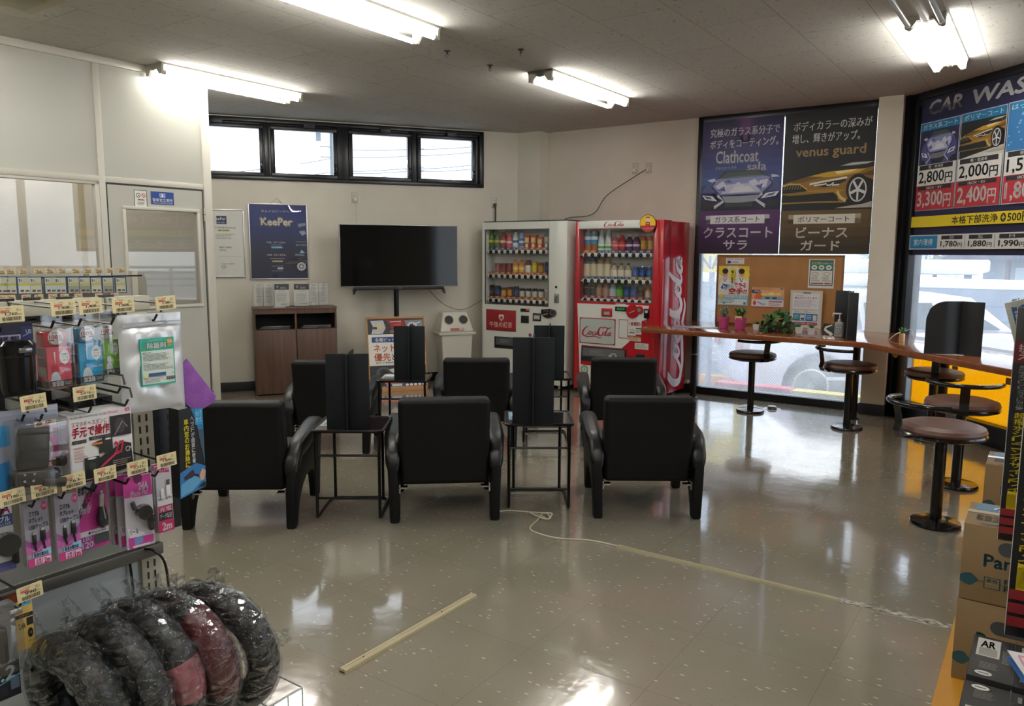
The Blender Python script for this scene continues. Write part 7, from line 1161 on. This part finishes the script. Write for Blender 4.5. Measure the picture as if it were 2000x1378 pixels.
# ---- battery and accessory wall at the back left, in front of the partition
FB = FG.sub(-5.15, 0, pi / 2); br_ = thing('wall_rack', FB.w(0, 0), FB.rz, 'low white rack of small battery cards in front of the office partition', 'rack'); zt_b = 1.27
MB().box(-1.5, 2.87, 0, .02, .05, 1.235, M('#a9a89f', .5)).build('back_panel', br_); MB().box(-1.5, 2.90, -.28, .03, 0, .08, RK).build('base_shelf', br_); MB().box(2.85, 2.89, -.012, .03, 0, 1.27, RK, .002).build('slotted_post', br_)
for yv in (541, 588): z = FB.hit(130, yv, -.10)[1]; MB().cyl((-1.4, -.10, z), (2.87, -.10, z), .005, HKM, 8).build('hang_rail', br_)
def bcard(px, py, w_, h_, kd, lab):
    x, z = FB.hit(px, py, -.13); m = MB(); m.box(-w_ / 2, w_ / 2, 0, .004, -h_ / 2, h_ / 2, '#2a3c5c'); c = Cv(m, (-w_ / 2, 0, h_ / 2), (1, 0, 0), (0, 0, 1), w_, h_); c.rect(8, 4, 92, 96, '#a9b0ac').rect(10, 8, 46, 34, '#cfd2cc').text('電池', 14, 12, 42, 30, '#2a3040', .03).rect(50, 12, 90, 34, '#b9b9a0').rect(10, 38, 92, 48, '#b8ae2e' if kd != 1 else '#c9bf1e').rect(12, 52, 90, 92, ['#bdbfae', '#c9ccc8', '#8f8f84', '#b4bcb9'][kd]).rect(22, 74, 46, 86, '#4a4238').rect(56, 76, 84, 86, '#5c5448').rect(30, 94, 70, 99, '#9a3a3a')
    m.build('battery_card', None, FB.w(x, -.13, z), FB.rz, label=lab, cat='battery card', group='small battery cards on the back rack')
cxs = [3, 20, 47, 70, 99, 118, 144, 166, 188, 211, 236]; od = ['first', 'second', 'third', 'fourth', 'fifth', 'sixth', 'seventh', 'eighth', 'ninth', 'tenth', 'eleventh']
for i, px in enumerate(cxs): bcard(px, 557.5 - .004 * px, .077, .105, (0, 0, 1, 0, 3, 3, 2, 2, 0, 2, 0)[i], 'small blue-edged battery card, %s from left in the upper row' % od[i])
for i, px in enumerate((24, 45, 72, 95, 150, 208)): bcard(px, 607 - .01 * px, .077, .10, (2, 0, 1, 0, 3, 3)[i], 'small battery card, %s from left in the lower row' % od[i])
for i, px in enumerate((1, 20, 45, 75, 97, 121, 148, 171, 192, 214, 237)): price(px, 530.5 - .012 * px, ('498', '398', '598')[i % 3], FB, -.15, .052, False, 'tiny tan price tag, %s from left above the upper battery row' % od[i])
for i, px in enumerate((4, 21, 51, 76, 103, 126, 153, 193, 224)): price(px, 581.5 - .022 * px, ('498', '398', '298')[i % 3], FB, -.15, .05, False, 'tiny tan price tag, %s from left above the lower battery row' % od[i])
for o in list(C.objects):
    if o.get('group') == 'price tags on the rack hooks' and 'tiny' in o['label']: o['group'] = 'tiny tags on the back rack'
# ================================================================ cartons, batteries and wiper packs (right foreground)
CB = mottled('cardboard', '#7d6648', '#86704f', 3., .75, .1, 90.); CBD = '#4a3a28'; TL = '#1f4a56'
FX = FG.sub(-.165, 0, pi / 2)
MB().box(-.20, 1.0, 2.0, 4.6, 0, .05, M('#b8811e', .5), .004).build('display_platform', None, (0, 0, 0), FG.rz, label='low mustard yellow platform under the cartons at the right edge', cat='platform')
def carton(x, g_, z, W, D, H_, lab, top=True, rot=0.):
    t = thing('battery_carton', FG.w(x, g_, z), FG.rz + rot, lab, 'carton', 'brown battery cartons at the right edge')
    m = MB(); m.box(0, W, 0, D, 0, H_, CB, .003); m.box(0, W, -.0006, 0, H_ * .27, H_ * .275, CBD)
    c = Cv(m, (0, -.0005, H_), (1, 0, 0), (0, 0, 1), W, H_); c.text('Panasonic', 18, 36, 84, 52, TL, .04).poly([(-0, 68), (5, 64), (11, 72), (5, 80), (0, 76)], TL).poly([(6, 64), (9, 64), (15, 72), (9, 80), (6, 80)], TL)
    c.rect(19, 65, 32, 80, TL).rect(20, 66, 31, 79, '#86704f').text('高性', 21, 67, 30, 72, TL, .03).text('バッテリー', 21, 74, 30, 78, TL).text('PRO', 35, 64, 56, 70, TL, .03).text('ROAD', 35, 72, 64, 80, TL, .03); m.build('box_body', t)
    hm = MB(); hz = H_ * .74; pts = [(W * .5 + (W * .22 - .022) * s_ + .022 * cos(a), hz + .022 * sin(a)) for s_, aa in ((1, -90), (-1, 90)) for a in [R_(aa + 18 * k) for k in range(11)]]; hm.prism(pts, -.0012, .0, M('#3c4248', .6), 'y'); hm.build('hand_hole', t)
    if top: q = MB(); c = Cv(q, (0, D, H_ + .0004), (1, 0, 0), (0, 1, 0), W, D); c.rect(6, 8, 52, 34, '#3f7088').rect(54, 8, 96, 34, '#8a7a5c').ell(30, 21, 10, 9, '#b9c4c4').text('AR', 22, 16, 38, 27, '#3f7088', .03).poly([(0, 38), (100, 38), (100, 46), (0, 50)], M('#b9ad94', .15)).text('取扱注意', 8, 56, 34, 80, '#4a4030', .02).text('天地無用', 40, 56, 62, 80, '#4a4030', .02).ell(20, 90, 8, 5, '#4a4030').rect(66, 56, 94, 90, '#9a8a6c').lines(68, 60, 92, 86, 5, '#4a4030'); q.build('top_print', t)
    return t
gq = lambda px, py, cc=-.165: FG.sub(cc, 0, pi / 2).hit(px, py)
G2 = 2.73; zt2_ = FG.hit(1890, 1022, G2)[1]; zm = FG.hit(1877, 1168, G2)[1]
carton(-.165, G2, zm + .002, .34, .26, zt2_ - zm, 'brown carton on top of the nearest stack at the right edge'); carton(-.168, G2, .051, .34, .26, zm - .052, 'brown carton under another in the nearest stack', False)
g3, z3 = gq(1925, 905); carton(-.165, g3, .051 + .25, .34, .26, z3 - .05 - .251, 'brown carton in the farther stack behind the nearest one'); carton(-.168, g3, .051, .34, .26, .248, 'lower brown carton of the farther stack, mostly hidden', False)
# black battery cartons
BK = M('#1c1b1a', .5)
def bat(px, py, z, lab, flip=False):
    p = at(px, py, z); q = Vector((p.x, p.y)); W, D, H_ = .30, .255, z - .052; t = thing('black_battery_box', (p.x, p.y, .051), FG.rz, lab, 'carton', 'black battery boxes at the lower right corner')
    m = MB(); m.box(0, W, -D, 0, 0, H_, BK, .003); c = Cv(m, (0, 0, H_), (1, 0, 0), (0, 1, 0), W, D)
    ps = (lambda y: 100 - y) if flip else (lambda y: y)
    def rc(x0, y0, x1, y1, col): c.rect(x0, min(ps(y0), ps(y1)), x1, max(ps(y0), ps(y1)), col)
    rc(4, 6, 22, 50, '#b4b2ac'); rc(6, 30, 20, 48, '#8a8882'); c.text('AR', 7, ps(20) - 8, 18, ps(20) + 8, '#1c1b1a', .05); c.text('CAOS', 25, ps(14) - 9, 31, ps(14) + 9, '#8a8884', .04); c.lines(24, ps(44) - 16, 34, ps(44) + 16, 8, '#77756f', .5); c.ell(12, ps(90), 6.5, 5, '#c4c2bc').rect(8, ps(90) - .8, 16, ps(90) + .8, '#1c1b1a'); c.lines(8, ps(74) - 9, 24, ps(74) + 7, 6, '#77756f')
    rc(38, 8, 43, 22, '#8f8d88'); rc(46, 8, 51, 22, '#8f8d88'); rc(54, 8, 76, 30, '#b4b2ac'); c.line([(60, ps(16)), (66, ps(22)), (72, ps(18))], 1, '#8a7a6a'); c.rect(36, 26, 60, 56, '#0a0a0b'); c.line([(34, 24), (62, 24), (62, 58), (34, 58), (34, 24)], 1, '#3a3836'); [c.rect(38 + 5 * k, ps(84) - 6, 41 + 5 * k, ps(84) + 6, '#6a6862') for k in range(6)]; c.line([(33, 0), (33, 100)], .8, '#3c3a38')
    m.build('box_body', t); return t
bat(1903, 1236, .34, 'black battery box at the lower right, behind the nearest one'); bat(1884, 1324, .34, 'black battery box in the very corner, nearest to the viewer', True)
# wiper packs hung in front
def wiper(px_l, px_r, py_m, y_top, y_bot, dpt, lab):
    c0 = ray(px_l, py_m); c1 = ray(px_r, py_m); a = c0 * (dpt / c0.y); b = c1 * (dpt / c1.y); W = (b - a).length; d = ray(px_l, y_bot); zb_ = HC + d.z * dpt / d.y; d = ray(px_l, y_top); zt_ = HC + d.z * dpt / d.y; H_ = zt_ - zb_
    rz = -.55; W *= .86; t = thing('wiper_pack', (a.x, a.y, zb_), rz, lab, 'packaged goods', 'long wiper blade packs'); m = MB(); m.box(0, W, 0, .03, 0, H_, M('#111214', .4), .001); m.box(-.0008, .0, 0, .03, 0, H_, '#a8a6a2'); c = Cv(m, (0, 0, H_), (1, 0, 0), (0, 0, 1), W, H_)
    c.rect(0, 14, 100, 23, '#5a1418').text('換え', 20, 15, 80, 22, '#c9bcbc', .03, vert=True).text('あらゆるフロントガラスに対応!', 30, 24, 62, 43, '#8a8c90', .02, vert=True).text('超撥水シリコンデザインワイパー', 26, 44, 82, 84, '#c9b41c', .03, vert=True)
    for k in range(3): c.rect(2, 86 + 4 * k, 98, 89 + 4 * k, '#7c1a20')
    m.build('carton', t); return t
wiper(1962, 2003, 900, 600, 1052, 2.28, 'long black wiper pack with yellow vertical writing, farther of the two'); wiper(1984, 2034, 1000, 560, 1238, 1.98, 'long black wiper pack with yellow vertical writing, nearer of the two')
p0 = at(2050, 1100, .2); st = thing('wiper_stand', (1.66, 2.06, 0), -.2, 'dark stand carrying the wiper packs at the right edge', 'stand'); MB().box(.0, .05, .04, .07, .0, 1.32, M('#17181a', .5), .004).build('back_board', st)
for z in (.9, .62): MB().box(-.12, .05, .03, .042, z, z + .012, HKM).build('hook_bar', st)
# leaning car wash board and price cards
a = ray(1975, 592) * (2.45 / ray(1975, 592).y); b = ray(1998, 700) * (2.45 / ray(1998, 700).y); a.z += HC; b.z += HC; t = thing('wash_board', (b.x, b.y, b.z - .04), -.25, 'white framed blue board reading CAR WASH, cut by the right edge', 'sign'); m = MB(); m.X = Matrix.Rotation(atan2(a.x - b.x, a.z - b.z) * 1.0, 4, 'Y'); hh = (a - b).length + .04; m.box(0, .28, 0, .008, 0, hh, M('#a9aaa2', .5), .002); c = Cv(m, (0, -.0005, hh), (1, 0, 0), (0, 0, 1), .28, hh, 100, 100 * hh / .28); c.rect(5, 6, 98, 100 * hh / .28, '#2c4f86'); m.build('board', t)
q = MB(); q.X = Matrix.Rotation(atan2(a.x - b.x, a.z - b.z), 4, 'Y'); c = Cv(q, (.018, -.0011, 0.0), (0, 0, 1), (-1, 0, 0), hh * 1.05, .026, 100, 12); c.text('CAR WASH!!', 6, 1, 98, 11, '#c4ccd0', .04); q.build('lettering', t)
x_, y_ = at(1966, 1283, .42).x, at(1966, 1283, .42).y
for i, (col, dz, lab, dx) in enumerate((('#24508c', .0, 'blue card under the white one over the black battery boxes', -.008), ('#cfcdd0', .012, 'white and pink price card leaning over the black battery boxes', 0.))):
    t = MB(); pts = [(0, 0), (.16, .0), (.16, -.2), (.09, -.2)]; t.X = Matrix.Rotation(.35, 4, 'X'); t.prism(pts, 0, .003, M(col, .4), 'z')
    if i: c = Cv(t, (0, 0, .0034), (1, 0, 0), (0, 1, 0), .16, .2); c.line([(14, 6), (98, 10)], 3, '#c98a98').line([(14, 6), (56, 96)], 3, '#c98a98').line([(26, 16), (44, 18)], 3, '#3a3a3a')
    t.build('price_card', None, (x_ + dx, y_ + dx, .425 + dz), -.5, label=lab, cat='price card')
# ================================================================ outside
GZ = -.5
SNOW = mottled('snow', '#dfe4ea', '#f0f3f6', .5, .9, .3, 2.); ASP = mottled('wet_asphalt', '#6a7078', '#878d94', .6, .5, .1, 30.)
MB().box(-70, 70, -8, 90, GZ - .1, GZ, ASP).build('ground', kind='structure')
sn = MB(); sn.box(-60, 9, 25, 80, GZ, GZ + .12, SNOW, .05); o = sn.build('snow_field', kind='stuff', label='snow covered ground beyond the parking area', cat='snow')
# painted kerbs outside the rear window
def gbx(nm, x0, x1, y0, y1, z0, z1, mt, lab, cat, bev=.0, grp=None): return MB().box(x0, x1, y0, y1, z0, z1, mt if not isinstance(mt, str) else M(mt, .5), bev).build(nm, None, (0, 0, 0), FG.rz, label=lab, cat=cat, group=grp)
kx = FG.hit(1545, 765, GW + .5)[0]; KT = FG.hit(1480, 748, GW + .62)[1]
kl = FG.hit(1405, 745, GW + .6)[0]
gbx('kerb_block', kl, kx, GW + .45, GW + .62, GZ, KT, '#d8203c', 'red painted kerb outside the rear window', 'kerb', .01, 'painted kerbs outside'); gbx('kerb_block', kx + .01, -.2, GW + .45, GW + .62, GZ, KT - .01, '#e6cc10', 'yellow painted kerb outside the rear window', 'kerb', .01, 'painted kerbs outside')
# far block wall, stops, signs
BW = mottled('block_wall', '#7c8894', '#93a0aa', 1.2, .8, .2, 20.); wy = GW + 4.6
t = thing('block_wall', (0, 0, 0), FG.rz, 'grey block wall across the parking area', 'wall'); MB().box(-9, 4, wy, wy + .15, GZ, .95, BW).build('blocks', t); m = MB()
for z in (-.08, .12, .32, .52, .72): m.box(-9, 4, wy - .004, wy, z, z + .012, '#6a747e')
m.build('joints', t); MB().box(-9, 4, wy - .02, wy + .2, .95, 1.08, SNOW, .03).build('snow_cap', t)
for i, (xx, w_) in enumerate(((-4.9, .5), (-4.15, .6))):
    t = gbx('wheel_stop', xx, xx + w_, GW + 3.4, GW + 3.52, GZ, GZ + .14, '#d49a1e', 'yellow concrete wheel stop before the block wall, %s' % ('left one' if i == 0 else 'right one'), 'wheel stop', .01, 'yellow wheel stops')
lx0 = FG.hit(1375, 718, GW + 3.0)[0]; 
def crate(k): 
    x, z = FG.hit(1405, 667 + 14 * k, GW + 3.8); m = MB(); m.box(x - .16, x + .14, GW + 3.8, GW + 4.1, z - .08, z + .07, M('#d4d8dc', .6), .02).box(x - .13, x + .11, GW + 3.795, GW + 3.8, z - .05, z + .03, '#9aa4ac'); m.build('white_crate', None, (0, 0, 0), FG.rz, label='white crate outside, %s of the stack of three' % ('top', 'middle', 'bottom')[k], cat='crate', group='white crates stacked outside')
for k in range(3): crate(k)
x0, z0 = FG.hit(1437, 692, GW + 2.1); x1, z1 = FG.hit(1462, 640, GW + 2.1)
t = thing('banner_flag', FG.w(x0, GW + 2.1, 0), FG.rz, 'yellow and cyan price banner standing outside the window', 'banner'); m = MB(); H_ = 1.5; W_ = x1 - x0; m.box(0, W_ * .7, 0, .01, z0 - .02, z0 + H_, '#dcc81e').box(W_ * .7, W_, 0, .01, z0 - .02, z0 + H_, '#2fa0b8'); c = Cv(m, (0, -.001, z1 + .04), (1, 0, 0), (0, 0, 1), W_, z1 - z0 + .05); c.text('6800', 30, 6, 66, 92, '#b8342a', .06, vert=True).text('タイヤ交換', 6, 4, 24, 88, '#5a8a4a', .03, vert=True); m.build('cloth', t); MB().cyl((W_, .0, GZ), (W_, 0, z0 + H_), .012, ALU, 8).build('pole', t)
x0, z0 = FG.hit(1376, 531, GW + 3.2); x1, z1 = FG.hit(1403, 500, GW + 3.2); t = thing('yellow_sign', FG.w(x0, GW + 3.2, 0), FG.rz, 'yellow shop sign on a post outside, seen left of the notice board', 'sign'); m = MB(); m.box(-.3, x1 - x0 + .3, 0, .06, z0, z1 + .3, '#d8c01c'); c = Cv(m, (-.1, -.001, z1 + .02), (1, 0, 0), (0, 0, 1), .5, z1 - z0 - .01); c.text('NA', 10, 10, 70, 90, '#4a5a7c', .06); m.build('sign_face', t); MB().cyl((.1, .03, GZ), (.1, .03, z0), .04, M('#6c7c8c', .5), 12).build('post', t)
t = thing('parking_shelter', FG.w(-4.4, GW + 6.2, 0), FG.rz, 'snow covered carport beyond the block wall', 'shelter'); MB().box(-1.5, 3.5, 0, 2.5, 1.1, 1.32, SNOW, .04).build('roof', t)
for xx in (-1.3, 1.0, 3.3): MB().box(xx, xx + .1, .1, .2, GZ, 1.1, M('#7a8694', .5)).build('post', t)
# cars
def car(loc, rz, col, lab, L=4.4, Wd=1.72, H_=1.48, glass='#2a3a3c', wag=True):
    t = thing('parked_car', loc, rz, lab, 'car'); P = M(col, .25, .1, coat=.6); GL = M(glass, .06, coat=.5); r = .32; xw = (.82, L - .88)
    def arch(cx): return [(cx + .39 * cos(a), r + .39 * sin(a)) for a in [pi - pi * k / 10 for k in range(11)]]
    low = [(0, .32), (.02, .28), (xw[0] - .39, .22)] + arch(xw[0]) + [(xw[0] + .39, .2)] + [(xw[1] - .39, .2)] + arch(xw[1]) + [(xw[1] + .39, .24), (L - .02, .3), (L, .5), (L - .04, .78), (L - .5, .93), (L - 1.25, .98), (.25, .98), (.06, .86), (0, .6)]
    def shape(v): u_ = abs(v.y) / (Wd / 2); return Vector((v.x + (.10 * u_ * u_ if v.x < L / 2 else -.16 * u_ * u_) * (1 - abs(v.x - L / 2) / L), v.y * (1 - .05 * max(0, (v.z - .6) / .4)), v.z))
    m = MB(); m.prism(low, -Wd / 2, Wd / 2, P, 'y', .05, 3, shape); m.build('body', t, ang=30)
    gh = [(.22, .96), (.5 if wag else .75, H_ - .1), (.75 if wag else 1.2, H_ - .01), (2.3, H_), (2.75, H_ - .06), (L - 1.15, .97)]
    m = MB(); m.prism(gh, -Wd / 2 + .09, Wd / 2 - .09, P, 'y', .06, 3, lambda v: Vector((v.x, v.y * (1 - .16 * (v.z - .96) / .5), v.z))); m.build('cabin', t, ang=30)
    for s in (-1, 1):
        for i, q in enumerate(([(.62, 1.02), (.78, H_ - .13), (1.38, H_ - .12), (1.42, 1.02)], [(1.48, 1.02), (1.46, H_ - .12), (2.25, H_ - .12), (2.36, 1.02)], [(2.42, 1.02), (2.34, H_ - .12), (2.62, H_ - .16), (L - 1.36, 1.02)])):
            m = MB(); m.prism(q, -.008, .008, GL, 'y', fn=lambda v, s=s: Vector((v.x, s * (Wd / 2 - .083) * (1 - .16 * (v.z - .96) / .5) + v.y, v.z))); m.build('side_window', t)
        m = MB(); m.box(1.0, 2.9, s * (Wd / 2 - .002) - .004, s * (Wd / 2 - .002) + .004, .40, .44, M(col, .3)); m.build('door_trim', t)
        m = MB(); m.box(1.55, 1.72, s * (Wd / 2) - .012, s * Wd / 2 + .012, .80, .83, P, .004); m.build('door_handle', t)
        for x in xw:
            m = MB(); y = s * (Wd / 2 - .11); m.lathe([(.0, -.10), (.29, -.10), (r, -.08), (r, .08), (.29, .10), (.215, .10)], (x, y, r), M('#25282c', .8), 30, 'y'); w_ = m.build('tyre', t)
            m = MB(); sgn = s; al = M('#b9bcc0', .3, .6); m.lathe([(.215, sgn * .10), (.205, sgn * .07), (.195, sgn * .03), (0, sgn * .03)], (x, y, r), M('#5c6064', .4), 28, 'y')
            for k in range(5):
                a = k * 2 * pi / 5 + .3; ca, sa = cos(a), sin(a); e = .032; m.add([(x + e * sa, y + sgn * .09, r - e * ca), (x - e * sa, y + sgn * .09, r + e * ca), (x + .205 * ca - .6 * e * sa, y + sgn * .098, r + .205 * sa + .6 * e * ca), (x + .205 * ca + .6 * e * sa, y + sgn * .098, r + .205 * sa - .6 * e * ca)], [(0, 1, 2, 3)], al)
            m.lathe([(.215, sgn * .102), (.198, sgn * .104), (.196, sgn * .07)], (x, y, r), al, 28, 'y'); m.cyl((x, y + sgn * .08, r), (x, y + sgn * .1, r), .045, al, 14); m.build('wheel_rim', w_)
    m = MB(); m.prism([(.27, 1.0), (.52, H_ - .13)], 0, 1, GL, 'y') if False else m.add([(.235, -.62, 1.0), (.235, .62, 1.0), (.50, .56, H_ - .13), (.50, -.56, H_ - .13)], [(0, 1, 2, 3)], GL); m.build('rear_window', t)
    m = MB(); m.box(-.012, .03, -.78, -.5, .66, .86, M('#8a2024', .2), .01); m.build('tail_lamp', t); m = MB(); m.box(-.012, .03, .5, .78, .66, .86, M('#8a2024', .2), .01); m.build('tail_lamp', t)
    return t
# the white car whose rear wheel shows under the counter and whose windows show through the shop window
p = ray(1578, 752); k = (GZ + .32 - HC) / p.z; p = p * k
c1 = car((0, 0, GZ), R_(-3), '#c9c8d8', 'pale car parked outside, its rear wheel seen under the counter', wag=False, H_=1.45)
Fc = Fr(p.x, p.y, R_(-3)); o_ = Fc.w(-.82, .76); c1.location = (o_[0], o_[1], GZ)
# railing, low wall, house, hill, trees beyond
t = thing('guard_rail', FD.w(0, 9.0, 0), FD.rz, 'pale steel pipe railing beyond the white car', 'railing'); RL = M('#9fb0b8', .4, .3)
z_of = lambda py, d=9.0: FD.hit(1900, py, d)[1]
for py in (532, 543, 557, 572): MB().cyl((-1.2, 0, z_of(py)), (9, 0, z_of(py)), .035, RL, 8).build('rail', t)
for k in range(7): MB().cyl((-1.2 + 1.55 * k, 0, -1.6), (-1.2 + 1.55 * k, 0, z_of(532)), .05, RL, 8).build('post', t)
FH = 16.; hb = FD.hit(1880, 550, FH); z_g = FD.hit(1900, 560, FH)[1]
t = thing('house', FD.w(0, FH, 0), FD.rz, 'grey house with a dark snowy roof beyond the railing', 'house'); xa = FD.hit(1895, 520, FH)[0]
MB().box(xa + .6, xa + 14, 0, 5, -2, FD.hit(1900, 501, FH)[1] + 1.2, M('#8f9ca8', .7)).build('walls', t); zr_ = FD.hit(1900, 515, FH)[1]
m = MB(); m.prism([(xa - 1.2, zr_ - .1), (xa + 1.5, zr_ + .9), (xa + 3.2, zr_ + 1.6), (xa + 14, zr_ + 1.6), (xa + 14, zr_ + .2), (xa + .8, zr_ + .15)], -.8, .6, M('#26304a', .6), 'y'); m.build('roof', t)
for k in range(4): m = MB(); x = xa + 1.6 + 2.4 * k; m.box(x, x + .14, -.06, .0, -1.5, zr_ + .4, M('#6c5a5c', .6)); m.build('wall_post', t)
for k in range(3): m = MB(); x = xa + 2.0 + 2.4 * k; m.box(x, x + 1.4, -.05, .0, zr_ - 1.1, zr_ - .1, M('#b9c4cc', .3)); m.build('window', t)
t = thing('retaining_wall', FD.w(xa - 1.2, 12., 0), FD.rz, 'dark grey retaining wall with snow on top, before the house', 'wall'); z1 = FD.hit(1950, 557, 12.)[1]; z2 = FD.hit(1950, 580, 12.)[1]; MB().box(0, 14, 0, .4, z2 - 3, z1, M('#7c8690', .7)).build('wall_body', t); MB().box(-.1, 14, -.05, .5, z1, z1 + .12, SNOW, .03).build('snow_cap', t)
HL = mottled('snowy_hill', '#6f7f84', '#e8ecf0', 1.1, .9, 0, 10., detail=8.); m = MB(); n = 26; vs = []
for j in range(6):
    for i in range(n + 1): x = -70 + 140 * i / n; vs.append((x, 62 + 9 * j, GZ - .5 + (0, 3.5, 8, 13, 17, 19)[j] * (1 + .25 * sin(i * .9 + j)) * .55))
m.add(vs, [(j * (n + 1) + i, j * (n + 1) + i + 1, (j + 1) * (n + 1) + i + 1, (j + 1) * (n + 1) + i) for j in range(5) for i in range(n)], HL); m.build('hillside', kind='structure')
def tree(x, y, h, seed, lab):
    t = thing('bare_tree', (x, y, GZ + .12), 0, lab, 'tree', 'snowy trees beyond the road'); rr = random.Random(seed); MB().cyl((0, 0, 0), (0, 0, h * .6), .12, M('#5c5854', .8), 8, .05).build('trunk', t); m = MB()
    for k in range(260):
        a = rr.random() * 2 * pi; zz = h * (.25 + .75 * rr.random()); rad = h * .28 * (1.1 - zz / h) * (.4 + .8 * rr.random()); c0 = Vector((cos(a) * rad, sin(a) * rad, zz)); s_ = .12 + .16 * rr.random(); u_ = Vector((rr.random() - .5, rr.random() - .5, rr.random() - .5)).normalized() * s_; v_ = Vector((rr.random() - .5, rr.random() - .5, .5 * rr.random())).normalized() * s_
        m.add([c0 - u_, c0 - v_, c0 + u_, c0 + v_], [(0, 1, 2, 3)], M('#6a7c76', .8) if rr.random() < .55 else M('#d4dadf', .8))
    m.build('crown', t)
for i, (a_, d_, h_) in enumerate(((26.5, 40, 5.6), (28.6, 44, 6.2), (30.4, 38, 5.4), (33, 42, 6.), (35.2, 36, 5.6))): tree(d_ * sin(R_(a_)), d_ * cos(R_(a_)), h_, i, 'snowy tree beyond the road, %s of five from the left' % od[i])
# wires and pole behind the high windows
t = thing('utility_pole', (-6.6, 30, GZ), 0, 'utility pole with cross arms seen through the high windows', 'pole'); a = FA.hit(648, 262, 14); PF = FA.sub(FA.hit(647, 300, 14)[0], 14); t.location = PF.w(0, 0, GZ); t.rotation_euler = (0, 0, FA.rz); PM = M('#5f6c76', .7)
MB().cyl((0, 0, 0), (0, 0, FA.hit(647, 262, 14)[1] + .3 - GZ), .05, PM, 10, .04).build('mast', t)
for z in (FA.hit(647, 288, 14)[1], FA.hit(647, 308, 14)[1]): MB().box(-.3, .3, -.03, .03, z - GZ, z - GZ + .025, PM).build('cross_arm', t)
MB().cyl((-.35, -.1, FA.hit(632, 268, 14)[1] - GZ - .12), (-.35, -.1, FA.hit(632, 268, 14)[1] - GZ + .1), .07, PM, 12).build('transformer', t)
for i, (p, q) in enumerate((((418, 337), (508, 330)), ((540, 325), (650, 308)), ((575, 343), (650, 335)), ((690, 292), (797, 291)), ((690, 307), (797, 304)), ((690, 334), (797, 328)), ((690, 338), (797, 334)), ((822, 291), (920, 286)), ((822, 303), (920, 297)), ((822, 329), (920, 322)), ((822, 334), (920, 330)))):
    a = FA.hit(*p, 14); b = FA.hit(*q, 14); ex = .3 * (b[0] - a[0]); k = (b[1] - a[1]) / (b[0] - a[0]); MB().tube([(a[0] - ex, 14, a[1] - ex * k), ((a[0] + b[0]) / 2, 14, (a[1] + b[1]) / 2 - .03), (b[0] + ex, 14, b[1] + ex * k)], .012, M('#5c6874', .7), 6).build('overhead_wire', None, FA.w(0, 0), FA.rz, label='thin overhead wire outside the high windows, %s of eleven' % od[i], cat='wire', group='overhead wires outside')
